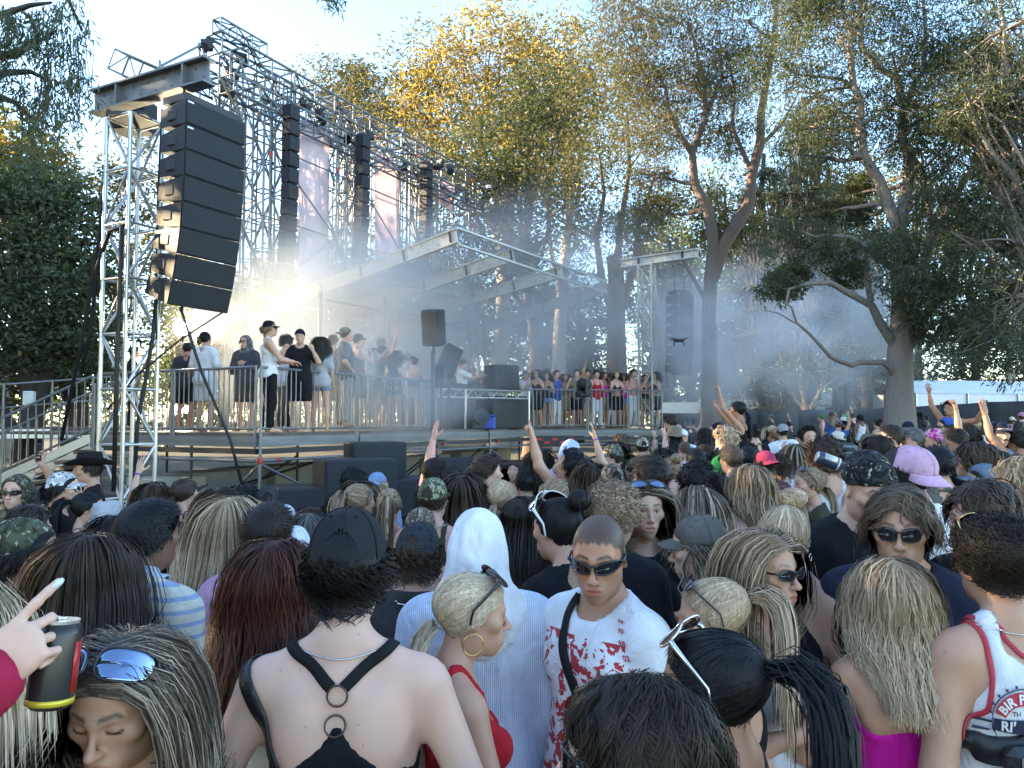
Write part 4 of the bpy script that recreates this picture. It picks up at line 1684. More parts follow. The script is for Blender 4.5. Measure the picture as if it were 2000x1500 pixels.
def loop_tube(rec, c, tilt, r0, rad, name, mat, F=None, off=.003, sides=6, n=48, span=(0, 2 * PI)):
    """necklace or bracelet: a ring about point c pulled onto the surface"""
    F = F or both(rec)
    a = np.linspace(span[0], span[1], n)
    P = np.array(c) + np.stack([np.sin(a) * r0, np.cos(a) * r0, -np.cos(a) * r0 * math.tan(R(tilt))], 1)
    for _ in range(8):
        d, g = F.grad(P, .003)
        g[:, 2] *= .15
        P = P - g * (d - off)[:, None] * .9
    return MB().tube(P, rad, sides, False).build(name, mat, rec['root'], True)


def wristband(rec, sg, mat, name="wristband", w_=.012, up=.02):
    j = rec['J'][sg]
    z = nrm(j['f']); x = nrm(np.cross(z, [0.3, .2, .9])); y = np.cross(z, x)
    c = j['W'] - z * up
    a = np.linspace(0, 2 * PI, 20)
    r = .031
    P = np.array([[c + (math.cos(q) * x + math.sin(q) * y) * r + z * h for h in (-w_ / 2, w_ / 2)] for q in a])
    return MB().sheet(P, .003).build(name, mat, rec['root'], True)


_FONT = {}


def text_flat(body, size, bold=0.0):
    k = (body, size, bold)
    if k not in _FONT:
        fc = bpy.data.curves.new("t", 'FONT')
        fc.body = body; fc.size = size; fc.align_x = 'CENTER'; fc.align_y = 'CENTER'; fc.offset = bold; fc.resolution_u = 3
        fo = bpy.data.objects.new("t", fc); COL.objects.link(fo)
        bpy.context.view_layer.update()
        me = bpy.data.meshes.new_from_object(fo.evaluated_get(bpy.context.evaluated_depsgraph_get()))
        V = np.array([tuple(v.co) for v in me.vertices]); Fc = [list(p.vertices) for p in me.polygons]
        bpy.data.objects.remove(fo); bpy.data.meshes.remove(me)
        _FONT[k] = (V, Fc)
    return _FONT[k]


def decal(rec, V, faces, c, right, up, mat, name, off=.004, F=None, arc=None):
    """flat print laid onto the cloth round point c"""
    F = F or both(rec)
    c, right, up = np.array(c, float), nrm(right), nrm(up)
    V = np.array(V, float)
    P = c + V[:, :1] * right + V[:, 1:2] * up
    P = proj(F, P, off, 8)
    me = bpy.data.meshes.new(name)
    me.from_pydata([tuple(p) for p in P], [], faces)
    me.materials.append(mat)
    return link(name, me, rec['root'])


def can_at(p, axis, label, c1, c2, c3=(.6, .6, .6), spin=0.0, r=.0325, h=.122):
    q = Vector(axis).to_track_quat('Z', 'Y')
    o = empty("drink_can", label, "can", p)
    o.rotation_euler = q.to_euler()
    prof = [(r * .78, -h / 2), (r * .98, -h / 2 + .006), (r, -h / 2 + .012), (r, h / 2 - .016), (r * .84, h / 2 - .002)]
    MB().tube([(0, 0, z) for _, z in prof], [x for x, _ in prof], 24).build("body", paint(c1), o, True)
    MB().tube([(0, 0, h / 2 - .003), (0, 0, h / 2 + .001)], [r * .85, r * .86], 24).build("lid", ALU0, o)
    MB().box((.006, 0, h / 2 + .003), (.022, .012, .0015)).build("tab", ALU0, o)
    a = np.linspace(spin, spin + 2.6, 12)
    MB().sheet(np.array([[(math.cos(x) * (r + .0006), math.sin(x) * (r + .0006), z) for z in (-.035, .0, .03)] for x in a]), .0004).build("label_panel", paint(c2), o, True)
    MB().sheet(np.array([[(math.cos(x) * (r + .0006), math.sin(x) * (r + .0006), z) for z in (-.05, -.042)] for x in np.linspace(0, 2 * PI, 25)]), .0004).build("band", paint(c3), o, True)
    return o


_PAINT = {}


def paint(c):
    k = tuple(round(x, 3) for x in c)
    if k not in _PAINT: _PAINT[k] = simple("printed_can_%d" % len(_PAINT), c, .3, .25, .08, 20)
    return _PAINT[k]


ALU0 = simple("can_aluminium", (.7, .7, .7), .3, .9, .05)


def phone_at(p, zdir, ndir, label, col=(.03, .03, .035), screen=(.02, .022, .026)):
    z = Vector(zdir).normalized(); n = Vector(ndir); n = (n - z * n.dot(z)).normalized()
    x = n.cross(z) * -1
    o = empty("phone", label, "phone", p)
    o.rotation_euler = Matrix((x, n, z)).transposed().to_euler()
    MB().box((0, 0, 0), (.072, .0085, .148), None, .003).build("body", paint(col), o)
    MB().box((0, -.0047, 0), (.066, .0006, .14)).build("screen", paint(screen), o)
    MB().box((-.018, .0055, .052), (.03, .003, .032), None, .001).build("camera_bump", paint(tuple(k * .7 for k in col)), o)
    return o


def shift_hand(rec, sg, px, py, d, fwd=.08, palm=.0):
    p, _, _ = hand_world(rec, sg, fwd, palm)
    rec['root'].location = Vector(rec['root'].location) + (pt(px, py, d) - p)


def hold_can(rec, sg, label, c1, c2, c3=(.6, .6, .6), tilt=(0, 0, 1), spin=0.0):
    p, z, n = hand_world(rec, sg, .075, .036)
    ax = Vector(tilt).normalized()
    side = z.cross(n).normalized()
    ax = side if side.dot(ax) > 0 else -side
    return can_at(p, ax, label, c1, c2, c3, spin)


def hood(rec, color, name="hood", matname='cloth', drape=.10, color2=(.3, .3, .3)):
    Mh = rec['Mh']; F = Field()
    F.p = head_field('m', False).inflate(.014).transformed(Mh).p
    F.c((0, -.05, 1.55), (0, -.055, 1.40), .085, .135, .07)
    F.cs((.05, -.03, 1.44), (.165, -.02, 1.385), .062, .055, .06)
    Mi = np.linalg.inv(np.array(Mh))
    def face(P):
        q = P @ Mi[:3, :3].T + Mi[:3, 3]
        return .078 - np.sqrt((q[:, 0] * 1.12) ** 2 + ((q[:, 2] + .02) * .78) ** 2 + np.minimum(0, q[:, 1] - .02) ** 2 * 3)
    F.cuts = [face, lambda P: 1.40 - drape - P[:, 2] + .06 * np.sin(P[:, 0] * 9)]
    def f(P): return F(P) + .016 * np.clip((1.74 - P[:, 2]) / .12, 0, 1) * snoise(P * [1.6, 1.6, .25], 4, 36.0) + .004 * snoise(P * [1, 1, .6], 8, 80.0)
    h = {0: .009, 1: .013, 2: .018, 3: .026}[rec['lod']]
    V, Q = extract(f, axis_pts([(-.28, h), (.28, None)]), axis_pts([(-.24, h), (.2, None)]), axis_pts([(1.25, h), (1.86, None)]))
    me = mesh_np(name, V, Q, MAT[matname])
    o = link(name, me, rec['root'], None, C(color)); o['color2'] = tuple(C(color2))
    return o


def earring(rec, sg, r, mat):
    a = np.linspace(0, 2 * PI, 20)
    P = np.array([(sg * .083, -.012 + math.sin(q) * r, -.036 - r + math.cos(q) * r) for q in a])
    return MB().tube(xf(rec['Mh'], P), .0022, 6, False).build("earring", mat, rec['root'], True)

# ================================================================== setting
def m_ground():
    m = NT("ground")
    c = m.coord('Object')
    n1, n2 = m.noise(c, .35, 5), m.noise(c, 9, 5)
    k = m.ramp(n1, [(.35, (.085, .075, .055)), (.65, (.055, .062, .03))])
    k = m.mix(m.math('MULTIPLY', n2, .8), k, (.14, .125, .095))
    m.set(Base_Color=k, Roughness=.95)
    m.bump(n2, .6, .05)
    return m.m


M_GROUND = m_ground()
n = 60
gx = np.concatenate([-np.geomspace(400, 1, 24), [0], np.geomspace(1, 400, 24)])
gy = np.concatenate([-np.geomspace(60, 1, 8), [0], np.geomspace(1, 900, 40)])
GX, GY = np.meshgrid(gx, gy, indexing='ij')
GZ = np.vectorize(gz)(np.clip(GX, -60, 60), np.clip(GY, -10, 90))
tag(MB().sheet(np.stack([GX, GY, GZ], -1)).build("ground", M_GROUND, smooth=True), kind='structure')

STEEL = simple("galvanised_steel", (.20, .21, .215), .45, .6, .18, 5, spec=.5)
DSTEEL = simple("dark_painted_steel", (.035, .036, .04), .5, .2, .2, 8)
ALU = simple("aluminium", (.58, .58, .57), .35, .85, .12, 6)
WBEAM = simple("white_painted_beam", (.46, .44, .39), .5, .0, .12, 4, bump=.1)
BLACK = simple("black_textured_paint", (.012, .013, .016), .55, 0, .25, 30, bump=.25, bscale=300)
GRILLE = simple("speaker_grille", (.010, .012, .017), .6, 0, .25, 60, bump=.5, bscale=500)
CABLE = simple("cable", (.012, .012, .012), .6)
RED = simple("red_tape", (.55, .04, .02), .5)
YEL = simple("yellow_tag", (.65, .48, .03), .5)
WOOD = simple("deck_board", (.12, .10, .085), .75, 0, .25, 3, bump=.3)
TARP = simple("tan_tarpaulin", (.40, .35, .25), .8, 0, .12, 1.5, bump=.3, bscale=6)
BLOCK = simple("concrete", (.34, .32, .28), .9, 0, .15, 4, bump=.4)
BLUEP = simple("blue_plastic", (.02, .07, .42), .4)
SHADEC = simple("black_shade_cloth", (.018, .02, .023), .9, 0, .3, 3, bump=.3, bscale=30)
TENT = simple("white_canvas", (.72, .73, .75), .7, 0, .05, 1)
GREENP = simple("green_panel", (.05, .26, .08), .5)
GLASSD = simple("dark_glass", (.02, .03, .035), .08, spec=.8)
VANW = simple("white_van_paint", (.7, .72, .7), .25)
VANY = simple("lime_van_paint", (.45, .55, .08), .3)
TYRE = simple("tyre_rubber", (.015, .015, .015), .8)


def m_banner():
    m = NT("printed_banner")
    c = m.coord('Object')
    n1 = m.noise(c, .55, 3, .5, .6)
    k = m.ramp(n1, [(.24, (.22, .18, .20)), (.33, (.62, .53, .57)), (.6, (.80, .71, .75)), (.8, (.85, .78, .81))])
    sp = m.noise(c, 26, 2)
    k = m.mix(m.math('GREATER_THAN', sp, .70), k, (.72, .68, .70))
    m.set(Base_Color=k, Roughness=.7)
    t = m.n("ShaderNodeBsdfTranslucent")
    m.l(k, t.inputs[0])
    mx = m.n("ShaderNodeMixShader"); mx.inputs[0].default_value = .5
    m.l(m.b.outputs[0], mx.inputs[1]); m.l(t.outputs[0], mx.inputs[2]); m.l(mx.outputs[0], m.out.inputs[0])
    m.bump(m.noise(m.coord('Object', (1.2, 1.2, .3)), 3, 3), .5, .1)
    return m.m


def m_clear(name, col, alpha, rough=.12):
    m = NT(name)
    tr = m.n("ShaderNodeBsdfTransparent")
    tr.inputs[0].default_value = (.92, .94, .95, 1)
    mx = m.n("ShaderNodeMixShader"); mx.inputs[0].default_value = alpha
    m.set(Base_Color=col, Roughness=rough)
    m.l(tr.outputs[0], mx.inputs[1]); m.l(m.b.outputs[0], mx.inputs[2]); m.l(mx.outputs[0], m.out.inputs[0])
    return m.m


BANNER, PANE = m_banner(), m_clear("clear_roof_sheet", (.5, .52, .54), .22)


def m_emit(name, col, s):
    m = NT(name)
    m.set(Base_Color=(.02, .02, .02), Emission_Color=col)
    m.b.inputs['Emission Strength'].default_value = s
    return m.m


LAMP = m_emit("lit_lamp", (1.0, .86, .55), 170.0)

# ------------------------------------------------------------------ stage frame of reference
DECK = 1.82
A2 = np.array([-4.13, 12.5]); U2 = np.array([.461, .887]); N2 = np.array([-.887, .461])
WALLD = 6.5


def st(t, b, z):
    """point: t metres along the stage front from its near corner, b metres back from it"""
    p = A2 + U2 * t + N2 * b
    return Vector((p[0], p[1], z))


def st_t(px, b):
    """t on the line b metres behind the stage front that shows at pixel column px"""
    k = (px - 1000.0) / FPX
    o = A2 + N2 * b
    return (k * o[1] - o[0]) / (U2[0] - k * U2[1])


def z_at(py, p):
    return HC + (HOR - py) / FPX * p.y


def truss(label, a, b, w_, h_, bay, mat=STEEL, r=.025, group=None, up=Vector((0, 0, 1)), name="truss", cat="truss"):
    """box truss from a to b; side offsets w_ (across) and h_ (along up)"""
    a, b = Vector(a), Vector(b)
    root = empty(name, label, cat, a, 0, group)
    d = (b - a); L = d.length; d.normalize()
    if abs(d.dot(up)) > .9: up = Vector((U2[0], U2[1], 0))
    s = d.cross(up).normalized(); u = s.cross(d).normalized()
    cs = [(s * (i * w_ / 2) + u * (j * h_ / 2)) for i, j in ((-1, -1), (1, -1), (1, 1), (-1, 1))]
    for c in cs: tube_obj("chord", c, c + d * L, r, mat, root)
    n = max(2, int(round(L / bay))); st_ = L / n
    for f in range(4):
        c0, c1 = cs[f], cs[(f + 1) % 4]
        for i in range(n):
            p, q = (c0, c1) if (i + f) % 2 else (c1, c0)
            tube_obj("brace", p + d * st_ * i, q + d * st_ * (i + 1), r * .64, mat, root, 6)
        for i in range(0, n + 1, 1):
            tube_obj("rung", c0 + d * st_ * i, c1 + d * st_ * i, r * .66, mat, root, 6)
    return root


def railing(label, a, b, z, h=1.08, step=.115, group="crowd barrier railings on the stage edge"):
    a, b = Vector((a[0], a[1], z)), Vector((b[0], b[1], z))
    root = empty("railing", label, "railing", a, 0, group)
    d = b - a; L = d.length; d.normalize()
    up = Vector((0, 0, 1))
    tube_obj("top_rail", up * h, d * L + up * h, .024, STEEL, root)
    tube_obj("bottom_rail", up * .07, d * L + up * .07, .02, STEEL, root)
    n = int(L / step)
    for i in range(n + 1):
        e = i in (0, n)
        p = d * (L * i / n)
        tube_obj("post" if e else "bar", p + up * (-.25 if e else .07), p + up * (h + (.03 if e else 0)), .024 if e else .0125, STEEL, root, 8 if e else 6)
    return root


# deck ---------------------------------------------------------------
deck = empty("stage", "raised festival stage deck on grey scaffold legs with plank floor", "stage", (0, 0, 0))
Cc, Dd = Vector((.57, 21.4, DECK)), Vector((4.35, 22.3, DECK))
poly = [st(0, 0, 0), st(10.2, 0, 0), Cc, Dd, Dd + Vector((-3.2, 8.5, 0)), st(14, WALLD + 1, 0), st(-2.8, WALLD + 1, 0), st(-2.0, 4.1, 0), st(0, 4.1, 0)]
poly = [Vector((p.x, p.y, 0)) for p in [st(0, 0, 0), st(st_t(1035, 0), 0, 0), Cc, Dd, Dd + Vector((-4.2, 8.0, 0)), st(0, WALLD + 1.2, 0), st(0, 4.2, 0)]]
V = [(p.x, p.y, DECK - .02) for p in poly] + [(p.x, p.y, DECK - .07) for p in poly]
k = len(poly)
me = bpy.data.meshes.new("deck_floor")
me.from_pydata(V, [], [list(range(k))[::-1], list(range(k, 2 * k))] + [[i, (i + 1) % k, (i + 1) % k + k, i + k] for i in range(k)])
me.materials.append(WOOD)
link("deck_floor", me, deck)
for i in range(40):   # planks along the front
    t = i * .36
    if t > 13: break
    a = st(t, .02, DECK - .012)
    o = box_obj("plank", (a + st(t + .34, 4.0, DECK - .012)) / 2, (.34, 4.0, .02), WOOD, deck, Euler((0, 0, math.atan2(U2[1], U2[0]))))
# fascia beams and ledger tubes
def beam(name, a, b, hgt, th, mat, parent):
    a, b = Vector(a), Vector(b)
    d = b - a
    o = box_obj(name, (a + b) / 2, (d.length, th, hgt), mat, parent, d.to_track_quat('X', 'Z').to_euler())
    return o


FASC = simple("grey_fascia", (.20, .20, .20), .6, .2, .2, 3)
edge = [st(4.1 * 0, 4.1, 0), st(0, 0, 0), st(st_t(845, 0), 0, 0), Cc, Dd]
for a, b in zip(edge[:-1], edge[1:]):
    n = max(1, int((b - a).length / 2.5))
    for i in range(n):
        p, q = a.lerp(b, i / n), a.lerp(b, (i + 1) / n)
        g_ = (q - p).normalized() * .02
        beam("fascia", Vector((p.x, p.y, DECK - .14)) + g_, Vector((q.x, q.y, DECK - .14)) - g_, .17, .05, FASC, deck)
        beam("lower_fascia", Vector((p.x, p.y, DECK - .30)) + g_, Vector((q.x, q.y, DECK - .30)) - g_, .09, .06, DSTEEL, deck)
        o_ = Vector((-(q - p).y, (q - p).x, 0)).normalized() * -.06
        tube_obj("ledger", Vector((p.x, p.y, DECK - .45)) + o_, Vector((q.x, q.y, DECK - .45)) + o_, .026, STEEL, deck)
        for ff in (0,):
            c_ = Vector((p.x, p.y, 0)) + o_
            tube_obj("leg", c_ + Vector((0, 0, gz(p.x, p.y) - .02)), c_ + Vector((0, 0, DECK + (.9 if i == 0 else -.1))), .028, STEEL, deck)
            tube_obj("coupler", c_ + Vector((0, 0, DECK - .50)), c_ + Vector((0, 0, DECK - .40)), .042, RED if (i % 2 == 0) else STEEL, deck)
            tube_obj("red_band", c_ + (q - p).normalized() * .35 + Vector((0, 0, DECK - .45)), c_ + (q - p).normalized() * .44 + Vector((0, 0, DECK - .45)), .028, RED, deck)
            c2 = Vector((q.x, q.y, 0)) + o_
            zb = gz(p.x, p.y) + .1
            tube_obj("diagonal", c_ + Vector((0, 0, DECK - .5)), c2 + Vector((0, 0, zb)), .024, STEEL, deck)
            inn = -o_.normalized() * 1.6
            tube_obj("diagonal", c_ + inn + Vector((0, 0, zb)), c2 + inn + Vector((0, 0, DECK - .5)), .024, DSTEEL, deck)
            tube_obj("leg", c_ + inn + Vector((0, 0, zb - .1)), c_ + inn + Vector((0, 0, DECK - .1)), .026, DSTEEL, deck)
            tube_obj("diagonal", c_ + Vector((0, 0, DECK - .5)), c_ + inn * .9 + Vector((0, 0, zb)), .024, STEEL, deck)
            tube_obj("base_tube", c_ + Vector((0, 0, zb + .15)), c2 + Vector((0, 0, zb + .15)), .022, STEEL, deck)
# ballast blocks behind the legs
for i, (px, b, wd) in enumerate([(330, 2.2, 1.1), (395, 2.6, 1.2), (470, 2.8, 1.0), (560, 2.6, 1.2), (640, 2.4, 1.1), (715, 2.4, 1.2), (780, 2.2, 1.2), (840, 2.0, 1.1), (905, 2.2, 1.2), (965, 2.0, 1.0)]):
    t = st_t(px, b)
    p = st(t, b, 0)
    o = MB().box((0, 0, .45), (wd, .7, .9), None, .02).build("ballast_block", BLOCK if i % 3 else TARP)
    o.location = (p.x, p.y, gz(p.x, p.y)); o.rotation_euler.z = math.atan2(U2[1], U2[0]) + .06 * ((i * 7) % 5 - 2)
    tag(o, ("tan covered" if i % 3 == 0 else "bare concrete") + " ballast block under the stage, " + ["nearest the left tower", "right of the left tower", "under the white-shirted man", "under the corner post", "under the white tank top man", "left of the square speaker", "behind the square speaker", "under the lighting pole", "under the table's near end", "under the performer"][i], "ballast block", "ballast blocks under the stage")

# railings along the stage edge ----------------------------------------
tm = st_t(695, 0); te = st_t(845, 0)
L0 = st(0, 2.85, 0)
railing("grey stage railing on the short side, in front of the white-shirted group", st(0, .06, 0), st(0, 2.0, 0), DECK)
railing("grey stage railing next to the left speaker tower, beside the lit lamp", st(0, 2.06, 0), st(0, 4.1, 0), DECK)
railing("grey stage railing under the man in the white tank top", st(.05, 0, 0), st(tm, 0, 0), DECK)
railing("grey stage railing beside the lighting pole, before the hazy dancers", st(tm + .06, 0, 0), st(te, 0, 0), DECK)
cm = Cc.lerp(Dd, .0); c1 = Cc.lerp(Dd, .42); c2 = Cc.lerp(Dd, .74)
railing("grey stage railing next to the mixing table, on the far wing", cm, c1 - (c1 - cm).normalized() * .05, DECK)
railing("grey stage railing in the middle of the far wing", c1, c2 - (c1 - cm).normalized() * .05, DECK)
railing("grey stage railing at the far end under the right tower", c2, Dd, DECK)
rb = st(st_t(1045, 3.2), 3.2, 0)
railing("grey railing behind the performer and the mixing table", st(st_t(905, 3.4), 3.4, 0), rb, DECK, group=None)

# stairs at the left -----------------------------------------------------
sroot = empty("stairs", "grey metal stairs with tall handrails climbing to the stage at the left", "stairs", (0, 0, 0))
S0 = st(0, 4.25, 0); sd = Vector((-.93, -.05, 0)).normalized(); sn = Vector((-sd.y, sd.x, 0))
nst = 8
for i in range(nst):
    z = DECK - (i + 1) * (DECK - .12) / (nst + .5)
    c = Vector((S0.x, S0.y, 0)) + sd * (.15 + i * .34) + sn * -.55
    box_obj("tread", (c.x, c.y, z), (.30, 1.05, .05), ALU, sroot, Euler((0, 0, math.atan2(sd.y, sd.x))))
for sgn in (0, -1.1):
    p0 = Vector((S0.x, S0.y, 0)) + sn * sgn; p1 = p0 + sd * (.34 * nst + .5)
    za, zb = DECK, gz(p1.x, p1.y) + .10
    tube_obj("handrail", p0 + Vector((0, 0, za + 1.05)), p1 + Vector((0, 0, zb + 1.05)), .026, STEEL, sroot)
    tube_obj("handrail", p0 + Vector((0, 0, za + .05)), p1 + Vector((0, 0, zb + .05)), .024, STEEL, sroot)
    for i in range(23):
        q = p0.lerp(p1, i / 22); z = za + (zb - za) * i / 22
        e = i % 11 == 0
        tube_obj("post" if e else "bar", q + Vector((0, 0, z - (.3 if e else -.05))), q + Vector((0, 0, z + 1.05)), .024 if e else .0115, STEEL, sroot, 6)
    beam("stringer", p0 + Vector((0, 0, za - .12)), p1 + Vector((0, 0, zb - .05)), .16, .04, ALU, sroot)
plat = empty("loading_platform", "low grey loading platform with a plain tube rail behind the stairs", "platform", (0, 0, 0))
q0, q1 = pt(0, 755, 18), pt(150, 740, 19)
for a, b in ((pt(-40, 755, 18), pt(60, 747, 18.4)), (pt(60, 747, 18.4), pt(215, 736, 19))):
    tube_obj("rail", a, b, .026, STEEL, plat); tube_obj("rail", a - Vector((0, 0, .55)), b - Vector((0, 0, .55)), .022, STEEL, plat)
for px, py, d in ((8, 752, 18.1), (103, 745, 18.5), (200, 738, 19)):
    a = pt(px, py, d); tube_obj("post", (a.x, a.y, gz(a.x, a.y)), a + Vector((0, 0, .04)), .03, STEEL, plat)
beam("deck_edge", pt(-60, 848, 18), pt(215, 846, 19), .22, .1, ALU, plat)
a = pt(60, 800, 18.3)
box_obj("deck_floor", (a.x - 1, a.y + 1.2, pt(60, 838, 18.3).z), (5, 2.2, .08), WOOD, plat, Euler((0, 0, .1)))
a = pt(57, 778, 18.3)
tag(MB().box((0, 0, 0), (.24, .16, .34), None, .02).build("control_box", VANW), "small white electrical box fixed to the platform rail", "electrical box").location = a

# wall of scaffold trusses behind -------------------------------------------
ZT = z_at(150, st(st_t(550, WALLD), WALLD, 0))
tL, tR = st_t(405, WALLD), st_t(918, WALLD)
gset = "scaffold towers of the back wall"
cols = [(440, "first from the left"), (508, "second from the left, beside the dark speaker hang"), (545, ""), (655, ""), (690, ""), (795, ""), (838, ""), (920, "")]
labels = ["slim scaffold tower behind the left speaker stack", "slim scaffold tower with smoke at its foot, left of the first banner", "scaffold tower close beside the first banner's left edge",
          "scaffold tower close beside the first banner's right edge", "scaffold tower left of the tallest pink banner", "scaffold tower right of the black-stained banner",
          "scaffold tower beside the smallest banner", "last scaffold tower at the far end of the back wall"]
for (px, _), lb in zip(cols, labels):
    t = st_t(px, WALLD)
    p = st(t, WALLD, DECK)
    truss(lb, p, st(t, WALLD, ZT - .1), .42, .42, .8, STEEL, .034, gset, name="scaffold_tower", cat="scaffold tower")
for i, px in enumerate((470, 580, 665, 750, 815, 880)):
    t = st_t(px, WALLD + 2)
    truss("rear scaffold tower behind the back wall, " + ["at the near end", "behind the tall creased banner", "between the two tall banners", "behind the stained banner", "right of the stained banner", "behind the short banner"][i], st(t, WALLD + 2, DECK - .5), st(t, WALLD + 2, ZT - .3), .5, .5, .9, STEEL, .034, gset, name="scaffold_tower", cat="scaffold tower")
truss("long upper roof-line truss on top of the scaffold wall", st(tL, WALLD, ZT), st(tR, WALLD, ZT), .6, .55, .9, STEEL, .038, None)
truss("second long truss, just below the roof-line truss of the scaffold wall", st(tL, WALLD - .5, ZT - 1.15), st(tR, WALLD - .5, ZT - 1.15), .5, .45, .9, STEEL, .034, None)
truss("rear long truss behind the top of the scaffold wall", st(tL + .3, WALLD + 1.4, ZT - .35), st(tR, WALLD + 1.4, ZT - .35), .5, .5, 1.0, STEEL, .034, None)
truss("short truss sticking up above the near end of the scaffold wall", st(tL - .1, WALLD - .2, ZT + .42), st(tL + 1.5, WALLD - .2, ZT + .42), .3, .35, .5, STEEL, .028)
truss("short truss jutting out to the left above the steel beam", pt(232, 122, 17), pt(345, 172, 16.4), .4, .45, .5, STEEL, .022)
scf = empty("scaffold", "loose tubes and diagonals tying the scaffold wall together", "scaffold", (0, 0, 0))
for a, b in ((pt(312, 130, 17), pt(392, 88, 19)), (pt(318, 160, 17), pt(400, 112, 19)), (pt(388, 84, 19.2), pt(392, 150, 19.2)), (pt(312, 118, 17), pt(315, 175, 17)), (pt(395, 95, 19), pt(425, 215, 18.8)),
             (pt(412, 180, 18), pt(470, 225, 19)), (pt(430, 150, 19), pt(480, 250, 20))):
    tube_obj("tube", a, b, .03, STEEL, scf)
bays = [st_t(x, WALLD - .35) for x in (452, 520, 652, 700, 790, 850, 915)]
for i, (a, b) in enumerate(zip(bays[:-1], bays[1:])):
    for j, z in enumerate(np.arange(DECK + 1.8, ZT - 1.2, 2.0)):
        tube_obj("ledger", st(a, WALLD - .35, z), st(b, WALLD - .35, z), .024, STEEL, scf)
        if (i + j) % 2 == 0: tube_obj("diagonal", st(a, WALLD - .37, z), st(b, WALLD - .37, z + 2.0), .024, STEEL, scf)
        else: tube_obj("diagonal", st(a, WALLD - .37, z + 2.0), st(b, WALLD - .37, z), .024, STEEL, scf)
        tube_obj("ledger", st(a, WALLD + 1.4, z + .3), st(b, WALLD + 1.4, z + .3), .024, STEEL, scf)
        if (i + j) % 2: tube_obj("diagonal", st(a, WALLD + 1.4, z), st(b, WALLD + 1.4, z + 2.0), .024, STEEL, scf)
for t in bays:
    tube_obj("standard", st(t, WALLD - .35, DECK), st(t, WALLD - .35, ZT - .9), .026, STEEL, scf)
    tube_obj("standard", st(t + .3, WALLD + 1.4, DECK), st(t + .3, WALLD + 1.4, ZT - .5), .026, STEEL, scf)
for px, py in ((520, 300), (655, 330), (736, 262), (812, 300), (921, 352), (921, 440), (655, 470)):
    t = st_t(px, WALLD - .42); p = st(t, WALLD - .42, 0); z = z_at(py, p)
    tube_obj("red_band", st(t, WALLD - .42, z), st(t, WALLD - .42, z + .14), .034, RED, scf)
# end bay towards the camera-right end
for z in (z_at(352, st(tR, WALLD, 0)), z_at(445, st(tR, WALLD, 0))):
    tube_obj("tube", st(tR - 1.6, WALLD - .6, z), st(tR, WALLD - .6, z - .1), .03, STEEL, scf)
    tube_obj("tube", st(tR - 2.2, WALLD - .6, z + 1.0), st(tR, WALLD - .6, z - .1), .03, STEEL, scf)
cm_ = empty("security_camera", "white dome security camera on the end post of the scaffold wall", "camera", st(tR + .1, WALLD - .8, z_at(372, st(tR, WALLD, 0))))
MB().tube([(0, 0, .25), (0, 0, .1)], [.1, .13], 14).build("housing", VANW, cm_)
MB().tube([(0, 0, .1), (0, 0, .02), (0, 0, -.05)], [.11, .10, .04], 14).build("dome", GLASSD, cm_, True)
MB().tube([(0, 0, .2), (-.3, .1, .22)], .03, 8).build("bracket", VANW, cm_)

# banners
def banner(px0, px1, py_top, py_bot, label, b=None):
    b = WALLD - .15 if b is None else b
    t0, t1 = st_t(px0, b), st_t(px1, b)
    zt, zb = z_at(py_top, st((t0 + t1) / 2, b, 0)), z_at(py_bot, st((t0 + t1) / 2, b, 0))
    P = np.array([[tuple(st(t0 + (t1 - t0) * u, b + .05 * math.sin(u * 5 + v * 3) + .03 * math.sin(v * 9), zt + (zb - zt) * v)) for v in np.linspace(0, 1, 18)] for u in np.linspace(0, 1, 9)])
    o = MB().sheet(P, .006).build("banner", BANNER, smooth=True)
    tag(o, label, "banner", "printed banners hung on the scaffold wall")


banner(581, 637, 235, 700, "tall creased pink-grey printed banner, nearest of the hanging banners")
banner(731, 777, 300, 660, "pink-grey printed banner with a dark stain, between two speaker hangs")
banner(851, 886, 345, 402, "short pink printed banner near the far end of the scaffold wall")
banner(375, 448, 575, 670, "low pink banner behind the left group, below the big speaker hang", WALLD - .2)

# thin speaker columns hung on the wall
def slim_array(px, py0, py1, label):
    b = WALLD - .9
    t = st_t(px, b); p = st(t, b, 0)
    z0, z1 = z_at(py0, p), z_at(py1, p)
    root = empty("speaker_column", label, "speaker column", (p.x, p.y, z1), math.atan2(U2[1], U2[0]), "slim speaker columns on the scaffold wall")
    n = 14; h = (z0 - z1) / n
    cab = MB().box((0, 0, 0), (.36, .34, h * .93), None, .02).mesh("cabinet", GRILLE)
    side = MB().box((0, 0, 0), (.05, .36, h * .8)).mesh("horn", ALU)
    for i in range(n):
        o = link("cabinet", cab, root); f = 1 - i / n
        o.location = (-.25 * (1 - f) ** 2 * 0, .35 * (1 - (i + .5) / n) ** 3 * 1.0, h * (i + .5)); o.rotation_euler.x = .25 * (1 - (i + .5) / n) ** 2
    for sx in (-.16, .16):
        tube_obj("rigging_bar", (sx, 0, 0), (sx, 0, n * h + .5), .02, DSTEEL, root)
    tube_obj("hanging_chain", (0, 0, n * h), (0, 0, n * h + 1.0), .015, DSTEEL, root)


slim_array(561, 195, 640, "slim black speaker column just left of the tall creased banner")
slim_array(704, 255, 640, "slim black speaker column just left of the stained banner")
slim_array(830, 310, 560, "slim black speaker column left of the short banner")
